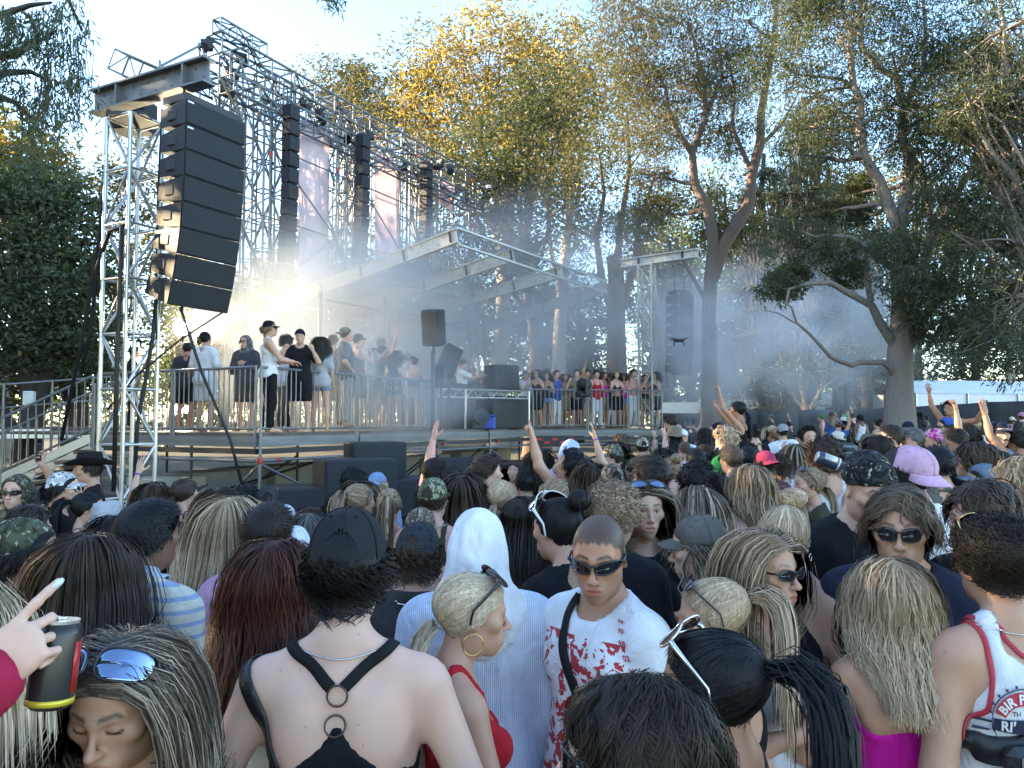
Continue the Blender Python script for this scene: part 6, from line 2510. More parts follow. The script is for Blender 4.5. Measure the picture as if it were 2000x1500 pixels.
def tree(label, base, lobes, trunk_top, r0, mat_b, mat_l, leafsz, droop, ncl, nl, seed, group=None, fork=.45, name="tree", limbs=None, sq=(1, 1, .8), trunk=None, shell=.4):
    """lobes: [(world centre, radius)]; the trunk runs from base to trunk_top"""
    g = np.random.default_rng(seed)
    o = np.array(base, float)
    root = empty(name, label, "tree", tuple(o), 0, group)
    m = MB()
    tp = wiggle(o, trunk_top, 10, .035, g) if trunk is None else np.array(trunk, float)
    k = len(tp)
    rad = r0 * (1 - (.72 if trunk is None else .3) * np.linspace(0, 1, k)); rad[0] *= 1.25
    m.tube(tp - o, rad, 10, False)
    allP = []
    nodes, nr = [], []
    for pts_, ra, rb in limbs or []:
        for q_, r_ in list(zip(pts_, np.linspace(ra, rb, len(pts_)) * .66))[1:]:
            nodes.append(tuple(q_)); nr.append(r_)
    nodes = np.array(nodes) if nodes else None
    for c, rd in lobes:
        c = np.array(c, float)
        if nodes is not None:
            dist = np.linalg.norm(nodes - c, axis=1) + 3 * np.maximum(0, nodes[:, 2] - c[2])
            b_ = int(dist.argmin()); n = 6
            lim = wiggle(nodes[b_], c, n, .1, g, -.05)
            r_ = min(nr[b_] * .55, .075)
            m.tube(lim - o, np.linspace(r_, max(.012, r_ * .3), n), 6, False)
            cc, P = clump_points(c, rd, ncl, nl, g, sq, shell)
            twigs(m, lim[-1] - o, cc[:: max(1, ncl // 7)] - o, max(.01, r_ * .3), g)
            allP.append(P)
            continue
        i = int(np.clip((fork + .55 * g.random() * (1 - fork)) * (k - 1), 1, k - 1)) if c[2] > tp[int(fork * (k - 1))][2] else max(1, int(.35 * k))
        n = 8
        lim = wiggle(tp[i], c, n, .08, g, -.06)
        m.tube(lim - o, np.linspace(rad[i] * .62, max(.02, rad[i] * .12), n), 7, False)
        cc, P = clump_points(c, rd, ncl, nl, g, sq, shell)
        sel = cc[:: max(1, ncl // 8)]
        twigs(m, lim[-1] - o, sel - o, max(.012, rad[i] * .13), g)
        twigs(m, lim[n // 2] - o, (sel[::3]) - o, max(.012, rad[i] * .16), g)
        allP.append(P)
    if limbs:
        for pts_, ra, rb in limbs:
            q = np.array([tuple(p) for p in pts_], float)
            m.tube(q - o, np.linspace(ra, rb, len(q)) * .66, 8, False)
    m.build("trunk", mat_b, root, True)
    crown_obj(np.vstack(allP), leafsz[0], leafsz[1], droop, g, mat_l, root, o)
    return root


def gb(px, d):
    p = pt(px, 800, d)
    return (p.x, p.y, gz(p.x, p.y))


def LB(*a):
    """lobes given where they show: (px, py, distance, radius)"""
    return [(tuple(pt(x, y, d)), r) for x, y, d, r in a]


# --- golden tall gums behind the stage
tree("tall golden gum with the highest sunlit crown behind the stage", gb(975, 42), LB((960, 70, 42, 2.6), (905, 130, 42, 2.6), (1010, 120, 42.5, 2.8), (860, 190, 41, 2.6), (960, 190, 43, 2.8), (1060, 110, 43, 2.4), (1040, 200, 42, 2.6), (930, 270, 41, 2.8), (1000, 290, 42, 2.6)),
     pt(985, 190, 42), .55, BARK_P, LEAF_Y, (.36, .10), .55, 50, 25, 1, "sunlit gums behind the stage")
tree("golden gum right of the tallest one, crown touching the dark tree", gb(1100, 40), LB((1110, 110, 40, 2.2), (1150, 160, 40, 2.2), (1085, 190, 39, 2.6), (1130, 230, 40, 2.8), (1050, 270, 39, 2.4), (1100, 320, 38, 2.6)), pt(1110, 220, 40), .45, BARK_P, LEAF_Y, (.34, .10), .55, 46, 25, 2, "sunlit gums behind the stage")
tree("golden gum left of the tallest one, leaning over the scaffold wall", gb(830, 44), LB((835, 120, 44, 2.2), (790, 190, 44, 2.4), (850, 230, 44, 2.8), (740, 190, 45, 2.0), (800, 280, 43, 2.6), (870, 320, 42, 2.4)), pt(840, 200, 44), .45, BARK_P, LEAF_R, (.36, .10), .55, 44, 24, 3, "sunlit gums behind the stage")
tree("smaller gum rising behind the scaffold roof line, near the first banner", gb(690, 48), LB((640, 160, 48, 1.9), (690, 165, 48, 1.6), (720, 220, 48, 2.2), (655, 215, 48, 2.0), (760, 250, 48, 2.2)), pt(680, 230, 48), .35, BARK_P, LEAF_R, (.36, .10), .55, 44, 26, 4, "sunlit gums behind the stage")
tree("yellow-green bushy tree below the golden gums, right of the scaffold wall", gb(1040, 34), LB((1060, 190, 34, 1.9), (1010, 260, 34, 2.2), (1090, 260, 34, 2.3), (950, 330, 33, 2.0), (1030, 340, 33, 2.4), (920, 400, 33, 1.8), (990, 420, 33, 2.3), (1080, 420, 33, 2.2), (960, 490, 32, 1.8)), pt(1030, 330, 34), .4, BARK_R, LEAF_G, (.26, .10), .3, 56, 26, 5)
# --- darker trees, middle
tree("dark olive tree with two leaning stems, behind the canopy's high end", gb(1205, 29), LB((1180, 180, 29, 1.6), (1220, 260, 29, 2.0), (1130, 330, 29, 1.8), (1190, 370, 29, 2.0), (1250, 360, 29, 1.8), (1110, 430, 28.5, 1.7), (1160, 470, 28.5, 1.6), (1090, 520, 28, 1.3), (1260, 270, 29, 1.6)),
     pt(1200, 520, 29), .42, BARK_R, LEAF_R, (.18, .045), .6, 50, 22, 6, None, .75, trunk=[pt(1208, 835, 29), pt(1205, 730, 29), pt(1203, 640, 29), pt(1205, 570, 29), pt(1200, 500, 29)],
     limbs=[([pt(1204, 640, 29), pt(1175, 540, 28.8), pt(1165, 470, 28.8), pt(1180, 380, 29), pt(1170, 300, 29)], .26, .07), ([pt(1206, 620, 29), pt(1240, 520, 29.2), pt(1248, 430, 29.2), pt(1285, 330, 29.2)], .28, .06), ([pt(1203, 570, 29), pt(1210, 450, 29.4), pt(1230, 330, 29.4), pt(1225, 220, 29.4)], .24, .06)])
tree("tall dark gum with bare forking limbs, right of the pale right tower", gb(1390, 24), LB((1215, 60, 24, 1.2), (1250, 20, 24, 1.3), (1290, 90, 24, 1.3), (1340, 30, 24.4, 1.4), (1400, 60, 24.4, 1.4), (1250, 160, 24, 1.1), (1330, 160, 24, 1.1), (1420, 150, 24.4, 1.0), (1290, 250, 23.8, 1.0), (1460, 40, 24.4, 1.2), (1350, -80, 24, 1.8), (1240, -60, 24, 1.6), (1460, -70, 24, 1.6), (1400, 260, 24.5, .9)) + infill(16, 1190, 1520, -30, 330, 25, 1.2, 1.1) + infill(9, 1230, 1500, 330, 520, 25.5, .8, .8),
     pt(1400, 480, 24), .27, BARK_R, LEAF_R, (.17, .036), .9, 52, 22, 7, None, .9, trunk=[pt(1388, 840, 24), pt(1386, 720, 24), pt(1384, 620, 24), pt(1388, 550, 24), pt(1398, 500, 24)],
     limbs=[([pt(1388, 550, 24), pt(1394, 480, 24), pt(1384, 410, 24), pt(1356, 357, 24), pt(1352, 297, 24), pt(1378, 231, 24), pt(1376, 160, 24), pt(1350, 60, 24)], .34, .06), ([pt(1390, 545, 24), pt(1412, 480, 24), pt(1440, 437, 24), pt(1464, 395, 24), pt(1468, 343, 24), pt(1485, 280, 24), pt(1486, 227, 24), pt(1497, 157, 24), pt(1513, 77, 24), pt(1517, 0, 24), pt(1515, -60, 24)], .36, .09),
            ([pt(1353, 300, 24), pt(1331, 269, 23.8), pt(1307, 224, 23.8), pt(1300, 170, 23.8), pt(1262, 110, 23.8)], .17, .04), ([pt(1485, 285, 24), pt(1530, 240, 24.2), pt(1560, 180, 24.2)], .12, .03), ([pt(1386, 600, 24), pt(1340, 520, 23.8), pt(1320, 470, 23.8), pt(1290, 455, 23.8)], .12, .03), ([pt(1470, 340, 24), pt(1430, 250, 24.3), pt(1436, 180, 24.3), pt(1420, 100, 24.3)], .14, .03), ([pt(1378, 230, 24), pt(1410, 150, 24), pt(1405, 60, 24)], .12, .03)])
# --- the big right tree
BIG = tree("massive grey-trunked tree rising out of the crowd at the right", gb(1757, 19), LB((1560, 30, 19.5, 1.0), (1620, 60, 19.5, 1.0), (1690, 20, 19, 1.1), (1760, 70, 19, 1.1), (1840, 40, 19, 1.1), (1600, 190, 19, .8), (1590, 250, 18.6, .8), (1650, 230, 19.3, .9), (1730, 210, 18.6, .8), (1810, 210, 18.6, 1.0), (1850, 120, 19, 1.1), (1860, 190, 18.6, 1.0), (1800, 300, 18.6, .8),
     (1560, 300, 18.8, .8), (1640, 310, 19.3, .8), (1540, 470, 18.6, .7), (1590, 480, 18.6, .6), (1830, 300, 18.4, .9), (1880, 240, 18.8, 1.0), (1770, -60, 19, 1.5), (1640, -60, 19, 1.3), (1800, 560, 17.8, .75), (1850, 620, 17.8, .85), (1760, 480, 18, .5), (1870, 540, 18, .8), (1520, 560, 18.5, .45), (1640, 500, 18.8, .55)) + infill(14, 1520, 1900, -20, 320, 19.3, 1.2, .85) + infill(7, 1490, 1720, 330, 600, 20, 1.0, .42) + infill(8, 1760, 1920, 330, 660, 19, 1.2, .7),
     pt(1757, 520, 19), .335, BARK, LEAF_G, (.155, .031), .9, 50, 22, 8, None, .99, trunk=[pt(1757, 850, 19), pt(1757, 760, 19), pt(1758, 690, 19), pt(1762, 640, 19), pt(1764, 580, 19), pt(1760, 520, 19), pt(1755, 450, 19)],
     limbs=[([pt(1755, 450, 19), pt(1734, 395, 19), pt(1716, 350, 18.9), pt(1688, 308, 18.8), pt(1678, 245, 18.8), pt(1681, 196, 18.8), pt(1667, 168, 18.8), pt(1660, 105, 18.8), pt(1662, 60, 18.8), pt(1640, 20, 18.8), pt(1620, -40, 18.8)], .24, .07),
            ([pt(1756, 450, 19), pt(1772, 367, 19.1), pt(1776, 304, 19.1), pt(1762, 270, 19.1), pt(1765, 210, 19.1), pt(1751, 150, 19.1), pt(1720, 136, 19), pt(1685, 94, 19), pt(1675, 40, 19), pt(1690, -30, 19)], .25, .06),
            ([pt(1768, 212, 19.1), pt(1786, 164, 19.1), pt(1804, 140, 19.1), pt(1808, 60, 19.1), pt(1800, -40, 19.1)], .14, .05),
            ([pt(1758, 690, 19), pt(1735, 655, 18.9), pt(1718, 630, 18.8), pt(1703, 597, 18.7), pt(1658, 573, 18.5), pt(1622, 552, 18.4), pt(1590, 553, 18.3), pt(1568, 556, 18.2), pt(1541, 565, 18.1), pt(1534, 600, 18)], .20, .03),
            ([pt(1701, 590, 18.7), pt(1694, 549, 18.7), pt(1692, 510, 18.8), pt(1690, 470, 18.9)], .13, .05),
            ([pt(1760, 535, 19), pt(1740, 520, 18.9), pt(1715, 507, 18.8), pt(1697, 486, 18.7), pt(1664, 464, 18.6), pt(1619, 459, 18.5), pt(1592, 463, 18.4), pt(1560, 450, 18.3)], .15, .04),
            ([pt(1752, 745, 19), pt(1739, 720, 18.8), pt(1724, 707, 18.7), pt(1679, 708, 18.5), pt(1664, 714, 18.4), pt(1640, 706, 18.2), pt(1622, 697, 18), pt(1607, 680, 17.9), pt(1583, 654, 17.8), pt(1556, 630, 17.7), pt(1546, 600, 17.6), pt(1530, 590, 17.6)], .12, .03),
            ([pt(1764, 690, 19), pt(1790, 655, 18.9), pt(1802, 621, 18.8), pt(1829, 590, 18.6), pt(1862, 568, 18.5), pt(1870, 504, 18.4), pt(1909, 427, 18.3), pt(1930, 380, 18.2)], .22, .06),
            ([pt(1764, 600, 19), pt(1800, 530, 19.2), pt(1830, 450, 19.3), pt(1884, 350, 19.4), pt(1930, 297, 19.5), pt(1965, 245, 19.5), pt(2010, 205, 19.5)], .20, .06),
            ([pt(1884, 350, 19.4), pt(1920, 338, 19.4), pt(1960, 315, 19.3), pt(2010, 290, 19.3)], .11, .04),
            ([pt(1556, 632, 17.7), pt(1520, 612, 17.6), pt(1490, 605, 17.5)], .04, .012), ([pt(1622, 552, 18.4), pt(1600, 530, 18.4), pt(1596, 505, 18.4)], .05, .015), ([pt(1777, 300, 19.1), pt(1800, 330, 19.4), pt(1820, 440, 19.6), pt(1790, 560, 19.4)], .1, .12)])
tree("leafy tree filling the right edge above the marquee", gb(2080, 17), LB((1960, 60, 17, 1.1), (1990, 160, 17, 1.1), (1930, 150, 17.4, .9), (1960, 400, 17, 1.0), (1990, 480, 16.8, 1.1), (1930, 480, 17.2, .8), (1980, 580, 16.6, 1.0), (1920, 560, 17, .8), (1950, 660, 16.4, .8), (2050, 300, 17, 1.4), (2060, 60, 17, 1.4), (1900, 640, 17, .6), (1990, 690, 16, .7), (2080, 560, 17, 1.4)) + infill(16, 1880, 2060, -20, 700, 17.6, .8, .8),
     pt(2080, 200, 17), .4, BARK, LEAF_G, (.15, .032), .8, 42, 22, 9, None, .3)
# --- far belt of dark trees and conifers
k = 0
gt = np.random.default_rng(11)
for px, d, top, wd, lb, ml in ((1580, 34, 190, 1.9, "dark straight conifer just left of the big tree", LEAF_D), (1632, 38, 330, 1.8, "dark conifer behind the low left limb of the big tree", LEAF_D), (1500, 36, 300, 2.0, "dark bluish conifer right of the smoke plume", LEAF_B), (1470, 44, 420, 2.2, "dim conifer behind the smoke plume, farther back", LEAF_B),
                               (1690, 40, 420, 2.0, "dark conifer hidden behind the big trunk's left side", LEAF_D), (1310, 40, 470, 2.0, "dim bluish tree directly behind the pale right tower", LEAF_B)):
    b = gb(px, d)
    ztop = pt(px, top, d).z
    lob = []
    for z in np.linspace(4.2 if px not in (1500, 1310) else 2.6, ztop - 1, 11):
        f = 1 - .65 * (z - 4) / max(1, ztop - 4)
        a = gt.random() * 6.28
        for q in (0, 2.1, 4.2):
            lob.append(((b[0] + math.cos(a + q) * wd * f * .7, b[1] + math.sin(a + q) * wd * f * .7, z), .95 * f + .25))
    tree(lb, b, lob, (b[0], b[1], ztop), .34, BARK_D, ml, (.22, .05), .5, 15, 17, 20 + k, None, .12, name="conifer", sq=(1.25, 1.25, .45)); k += 1
belt = [(1060, 46, 520, 2.6, "grey-green tree directly behind the mixing table, far back"), (1130, 50, 560, 2.6, "pale stemmed tree beyond the far wing of the stage"), (980, 50, 500, 2.6, "dim tree seen through the canopy frame"), (1270, 52, 380, 3.0, "tall back-row tree left of the pale tower"),
        (1420, 56, 340, 3.2, "back-row tree behind the tall dark gum"), (1540, 55, 330, 3.2, "back-row tree between two conifers, mostly hidden"), (1660, 54, 360, 3.0, "back-row tree behind the big tree's left limbs"), (1800, 50, 330, 3.0, "back-row tree above the marquee's left end"),
        (1900, 48, 420, 2.8, "back-row tree above the middle of the marquee"), (1985, 46, 380, 2.8, "back-row tree above the marquee at the right edge"), (860, 52, 480, 2.6, "tree behind the far end of the scaffold wall"), (760, 54, 430, 2.8, "tree behind the black-stained banner"),
        (640, 56, 440, 3.0, "tree behind the first banner, dim through the scaffold"), (520, 50, 470, 2.8, "tree behind the near scaffold towers"), (430, 46, 500, 2.6, "tree behind the big speaker hang"), (330, 44, 450, 2.6, "tree between the left tower and the speaker hang"), (1350, 48, 430, 2.8, "back-row tree between tower and dark gum"), (1720, 60, 300, 3.4, "farthest tall tree behind the big trunk")]
for i, (px, d, top, rd, lb) in enumerate(belt):
    b = gb(px, d); zt = pt(px, top, d).z
    lob = []
    for z in np.linspace(4.0, max(6, zt - rd * .6), 5):
        for q in range(2):
            a = gt.random() * 6.28; rr = rd * .8 * (1.0 if z < zt * .8 else .5)
            lob.append(((b[0] + math.cos(a) * rr, b[1] + math.sin(a) * rr, z), rd * (.55 + .25 * gt.random())))
    tree(lb, b, lob, (b[0], b[1], zt - 1), .3, [BARK_P, BARK_D, BARK_R][i % 3], [LEAF_B, LEAF_D, LEAF_G][i % 3], (.40, .14), .5, 26, 20, 40 + i, None, .3)
# understorey closing the ground line far back
lowb = []
for i, px in enumerate(np.linspace(-300, 2400, 46)):
    p = pt(px, 800, 66 + 5 * math.sin(i * 1.7))
    lowb.append(((p.x, p.y, gz(p.x, p.y) + 2.0 + 1.4 * gt.random()), 2.6 + 1.2 * gt.random()))
P = np.vstack([clump_points(c, r, 34, 16, gt)[1] for c, r in lowb])
o = crown_obj(P, .6, .22, .2, gt, LEAF_D, None, (0, 0, 0), "undergrowth"); tag(o, kind='stuff')
# --- left trees
tree("dense dark-leaved tree filling the left edge behind the stairs", gb(70, 21), LB((20, 370, 21, .9), (80, 360, 21, .9), (135, 400, 21, .8), (30, 420, 20.6, 1.3), (110, 430, 20.6, 1.3), (165, 470, 21, .8), (10, 520, 20.4, 1.2), (80, 540, 20.4, 1.3), (150, 530, 20.6, 1.2), (40, 630, 20.4, 1.1), (110, 640, 20.4, 1.1), (165, 640, 21, .8), (-60, 450, 21, 1.6), (10, 700, 20.6, .9), (-60, 620, 21, 1.4), (180, 560, 21.4, .7), (150, 700, 21, .8)),
     pt(60, 440, 21), .4, BARK_D, LEAF_D, (.17, .075), .35, 46, 26, 60, None, .2)
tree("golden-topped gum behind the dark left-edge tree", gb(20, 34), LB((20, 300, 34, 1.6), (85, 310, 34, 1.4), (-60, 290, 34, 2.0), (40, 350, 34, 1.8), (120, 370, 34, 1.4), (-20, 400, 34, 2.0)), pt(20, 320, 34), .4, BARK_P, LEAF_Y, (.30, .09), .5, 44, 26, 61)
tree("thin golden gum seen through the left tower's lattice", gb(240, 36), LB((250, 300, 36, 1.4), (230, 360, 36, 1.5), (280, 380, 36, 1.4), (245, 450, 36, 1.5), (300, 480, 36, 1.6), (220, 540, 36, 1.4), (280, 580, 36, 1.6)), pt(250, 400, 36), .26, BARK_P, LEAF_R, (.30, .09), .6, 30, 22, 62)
tree("shaggy brown-barked tree low behind the handrails", gb(150, 27), LB((60, 690, 27, 1.3), (140, 660, 27, 1.3), (200, 660, 27, 1.2), (110, 740, 26.5, 1.0), (190, 730, 26.5, .9), (20, 760, 26.5, .9)), pt(140, 600, 27), .5, BARK_R, LEAF_D, (.2, .08), .4, 44, 24, 63)
# --- overhanging gum branch, near, upper left
g = np.random.default_rng(70)
rt = empty("gum_branch_tree", "near gum whose drooping leafy branches hang into the upper left corner", "tree", (-9.6, 7.2, 0))
o = np.array([-9.6, 7.2, 0])
m = MB()
m.tube(np.array([(-9.6, 7.2, -.1), (-9.5, 7.2, 3), (-9.2, 7.3, 6), (-8.6, 7.4, 8.2)]) - o, [.34, .28, .22, .14], 10, False)
br = [[(-60, 120), (20, 106), (60, 90), (110, 60)], [(-60, 60), (0, 30), (60, 10), (100, 5)], [(-60, 180), (10, 142), (60, 140), (100, 160)], [(-60, 105), (30, 108), (75, 75), (60, 35), (40, 20)], [(-60, -30), (60, -40), (130, -10), (160, 60)], [(-60, 170), (0, 190), (30, 200), (60, 230)]]
pts_ = []
for b in br:
    q = np.array([tuple(pt(x, y, 7.3 + .25 * math.sin(x * .05))) for x, y in b])
    m.tube(np.vstack([[(-9.15, 7.3, 6.1)], q]) - o, np.linspace(.06, .012, len(q) + 1), 6, False)
for x, y, n_, h_ in [(20, 30, 8, 60), (70, 20, 10, 70), (110, 40, 12, 130), (140, 70, 12, 170), (155, 100, 8, 120), (100, 110, 12, 150), (60, 60, 8, 60), (30, 60, 7, 70), (20, 120, 7, 90), (60, 200, 10, 130), (90, 190, 10, 90), (130, 160, 9, 110), (30, 170, 7, 60), (5, 10, 8, 60), (120, 5, 10, 50), (160, 40, 6, 60), (75, 150, 8, 90), (-10, 60, 6, 80)]:
    for _ in range(n_):
        a = np.array(tuple(pt(x + g.normal() * 14, y + g.normal() * 10, 7.2 + g.normal() * .22)))
        hh = h_ / FPX * 7.2 * (.5 + .7 * g.random())
        t = np.linspace(0, 1, 7)[:, None]
        q = a + np.array([g.normal() * .1, g.normal() * .1, -1]) * t * hh + np.array([0.06 * g.normal(), 0, 0]) * t ** 2
        m.tube(q - o, np.linspace(.005, .002, 7), 4, False)
        pts_.append(q[1:][g.integers(0, 6, 17)] + g.normal(size=(17, 3)) * .035)
pp = np.array([(-8.9, 7.35, 7.2), (-6, 7.4, 8.0), (-3.6, 7.3, 7.3), tuple(pt(600, -70, 7.2)), tuple(pt(655, -25, 7))])
m.tube(pp - o, [.14, .09, .05, .018, .005], 8, False)
for _ in range(16):
    pts_.append(np.array(tuple(pt(650 + g.normal() * 11, -25 + g.random() * 38, 7)))[None] + g.normal(size=(6, 3)) * .03)
m.build("trunk", BARK_D, rt, True)
crown_obj(np.vstack(pts_), .105, .0155, 1.3, g, LEAF_D, rt, o)
# --- unseen gums added outside the left edge to block low sun from the crowd
for i, (x, y, h_) in enumerate([(-24, 2, 15), (-26, 9, 16), (-23, 15, 15), (-27, 21, 17), (-24, 27, 16), (-28, 33, 16), (-22, -4, 15), (-25, -10, 15)]):
    lob = [((x + g.normal() * 2, y + g.normal() * 2.2, z), 2.9) for z in np.linspace(3, h_ - 2, 6) for _ in range(2)]
    tree("sun-blocking gum added outside the left edge, " + ["level with the nearest crowd", "level with the camouflage cap", "level with the left tower", "level with the stairs", "level with the scaffold wall", "beyond the scaffold wall", "just behind the camera", "far behind the camera"][i], (x, y, 0), lob, (x, y, h_ - 2), .4, BARK_D, LEAF_D, (.6, .28), .4, 31, 17, 80 + i, "row of added sun-blocking gums along the left side", .2)


# ================================================================== smoke
def smoke(loc, rad, dens, seed, label_scale=1.0, col=(.9, .92, .95), aniso=.45, thr=(.35, .75)):
    m = NT("smoke")
    m.t.nodes.remove(m.b)
    c = m.coord('Object')
    ln = m.n("ShaderNodeVectorMath", operation='LENGTH'); m.l(c, ln.inputs[0])
    fall = m.ramp(ln.outputs['Value'], [(.15, (1, 1, 1)), (1.0, (0, 0, 0))], 'EASE')
    mp = m.n("ShaderNodeMapping"); mp.inputs['Location'].default_value = (seed * 3.1, seed, 0); mp.inputs['Scale'].default_value = tuple(r * label_scale for r in rad)
    m.l(c, mp.inputs[0])
    nz = m.noise(mp.outputs[0], .55, 3, .55, .6)
    nn = m.ramp(nz, [(thr[0], (0, 0, 0)), (thr[1], (1, 1, 1))])
    v = m.n("ShaderNodeVolumePrincipled")
    v.inputs['Color'].default_value = (*col, 1)
    v.inputs['Anisotropy'].default_value = aniso
    m.l(m.math('MULTIPLY', m.math('MULTIPLY', fall, nn), dens), v.inputs['Density'])
    m.l(v.outputs[0], m.out.inputs['Volume'])
    bm = MB()
    u = np.linspace(0, 2 * PI, 17); w_ = np.linspace(-PI / 2, PI / 2, 9)
    P = np.array([[(math.cos(a) * math.cos(b), math.sin(a) * math.cos(b), math.sin(b)) for b in w_] for a in u])
    o = bm.sheet(P).build("smoke", m.m, None, True)
    o.location = loc; o.scale = rad
    tag(o, kind='stuff')
    return o


smoke(pt(640, 610, 17.6), (3.8, 3.2, 3.2), .7, 1)
smoke(pt(800, 640, 19), (5.0, 4.2, 3.2), .68, 2)
smoke(pt(1030, 600, 23), (6.4, 4.2, 4.0), .62, 3)
smoke(pt(1365, 690, 20.0), (1.7, 1.5, 2.9), 1.35, 4)
smoke(pt(1500, 660, 27), (7.5, 4.2, 4.0), .52, 5, col=(.92, .95, 1.0))
smoke(pt(700, 760, 15.0), (3.3, 2.3, 1.7), 1.0, 6, aniso=.25)

# ================================================================== the crowd: nearest people
P = person
PURPLE = simple("purple_wristband", (.16, .08, .36), .6)
PRED = simple("red_print", (.45, .03, .05), .7)
PNAVY = simple("navy_print", (.02, .025, .06), .7)
PWHITE = simple("white_print", (.72, .72, .72), .7)
PDARK = simple("dark_emblem_print", (.016, .018, .022), .6)
ORG = (.62, .36, .03)
GLD = (.55, .36, .05)

_go = garment
def garment(kind, F, J, sex, off=.010, hem=None, cut=None):
    if kind != 'ringback': return _go(kind, F, J, sex, off, hem, cut)
    G = _go('tube', F, J, sex, off, .8, 1.5)
    def c(P):
        x = np.abs(P[:, 0])
        back = 1.325 - .13 * (1 - np.exp(-x / .085)) - .25 * np.maximum(0, x - .12)
        fr = 1.30 - .5 * np.maximum(0, x - .03)
        return P[:, 2] - np.where(P[:, 1] < -.01, back, fr)
    G.cuts = [lambda P: .8 - P[:, 2], c]
    return G


# 1 girl looking down, lower left
r = P(255, 1220, 190, 178, "young woman looking down, mirrored sunglasses in streaked dark hair, lower left corner", sex='f', skin='mid', hair=('long', 'ash'), hp=-15, eyes='closed', top=('singlet', 'blk'), dd=1.45, hlen=.5, hdens=2.4, lod=0)
add_glasses('shield', r['root'], r['Mh'], 'top', 'frame', 'lens_mirror')
# 2 curly dark man, bottom centre
r = P(1240, 1318, 300, 62, "man with tousled dark brown hair at the bottom edge, dark sunglasses, nearest the camera", hair=('mid', 'dk'), skin='light', top=('tee', 'dgrey'), dd=1.1, glasses=('wrap',), lod=0, hlen=.06, hdens=2.4)
# 3 black cap and ring-back top
r = P(682, 992, 165, 2, "broad-backed person in black cap and black ring-back top, dark curls under the cap", sex='f', skin='fair', w=1.16, hair=('curly', 'blk'), hat=('cap', (.022, .022, .026), 'cloth', 'dgrey', -6), top=('ringback', 'blk'), dd=1.74, lod=0, hlen=.04, hdens=1.3, arms=(((.42, -.05, -1), (.2, .2, -1), None, (-1, 0, 0), 'relaxed'),) * 2, fold=.001)
BK = r
for sg in (-1, 1):
    band(r, [(sg * .014, -.14, 1.408), (sg * .055, -.11, 1.435), (sg * .095, -.05, 1.455), (sg * .10, .03, 1.42), (sg * .085, .10, 1.32)], .024, "top_strap", MAT['strap'], 36)
for z in (1.392, 1.346):
    U_ = both(r)
    c_ = proj(U_, np.array([(0, -.17, z)]), .006); _, n_ = U_.grad(c_)
    c_, n_ = c_[0], n_[0]
    x_ = nrm(np.cross(n_, (0, 0, 1))); y_ = np.cross(n_, x_)
    MB().tube([c_ + .020 * (math.sin(q) * x_ + math.cos(q) * y_) for q in np.linspace(0, 2 * PI, 26)], .0021, 6).build("metal_ring", simple("bronze_ring", (.10, .07, .05), .3, .8), r['root'], True)
loop_tube(r, (0, -.02, 1.462), -14, .075, .0016, "necklace", MAT['silver'])
band(r, [(-.175, .10, 1.30), (-.185, .02, 1.42), (-.17, -.08, 1.36), (-.16, -.15, 1.22), (-.16, -.18, 1.05)], .030, "bag_strap", MAT['black'], 36)
earring(r, -1, .013, MAT['gold'])
# 4 blonde in red top
r = P(915, 1112, 125, -72, "blonde ponytailed woman in a red strappy top, sunglasses on her head, seen from the side", sex='f', skin='mid', hair=('lowpony', 'pbl'), top=('singlet', 'red'), dd=2.12, lod=0, arms=('down', ((.2, .25, -1), (-.2, .8, -.3), None, (-.6, 0, -1), 'relaxed')), hlen=.44, hp=-6)
add_glasses('big', r['root'], r['Mh'], 'top', 'frame', 'lens_brown')
earring(r, 1, .030, MAT['gold']); earring(r, -1, .030, MAT['gold'])
# 5 towel hood and striped shirt
r = P(935, 992, 118, 4, "person in pale blue striped shirt with a white towel draped over the head", skin='light', hair=('none', 'br'), top=('shirt', 'lblue', 'vstripe', 'white'), dd=2.5, hdens=.65, lod=0, off=.026)
hood(r, 'white', "towel", 'towel', .12)
# 6 buzz-cut man
r = P(1160, 992, 112, 132, "buzz-cut man in wraparound black sunglasses and white shirt with red print, facing the camera", skin='tan', hair=('buzz', 'br'), buzz=.97, stubble=.18, hp=-11, hy=32, top=('tee', 'white', 'print', (.45, .05, .06)), dd=2.3, lod=0, glasses=('wrap',), off=.014, w=.93)
band(r, [(-.08, .16, 1.10), (-.02, .15, 1.22), (.06, .10, 1.36), (.085, .0, 1.46), (.06, -.10, 1.38), (-.05, -.15, 1.2)], .030, "black_strap", MAT['strap'], 50)
BZ = r
for i, tx in enumerate(["86", "90", "98", "02", "06", "10", "14", "18", "22"]):
    j = r['J'][-1]
    zz = i * .036
    V_, F_ = text_flat(tx, .022, .0006)
    c = np.array([-.125 - .012 * i, .065 - .002 * i, 1.44 - zz * .92])
    decal(r, V_, F_, c, (-1, .25, .1), (.22, .1, 1), PRED, "printed_number", .008)
# 7 blonde pony, sunglasses on head
r = P(1400, 1122, 120, 78, "woman with streaked blonde ponytail and black sunglasses on her head, facing left", sex='f', skin='mid', hair=('pony', 'bl'), top=('singlet', 'blk'), dd=2.2, lod=0, hlen=.5, hp=-8, hdens=1.4)
add_glasses('oval', r['root'], r['Mh'], 'top')
# 8 black ponytail
r = P(1395, 1222, 160, 58, "woman with long sleek black ponytail and clear brown sunglasses on top, lower right of centre", sex='f', skin='tan', hair=('pony', 'blk'), top=('singlet', 'dgrey'), dd=1.5, lod=0, hlen=.62, hp=-4, hdens=1.1)
add_glasses('big', r['root'], r['Mh'], 'top', 'silver', 'lens_brown')
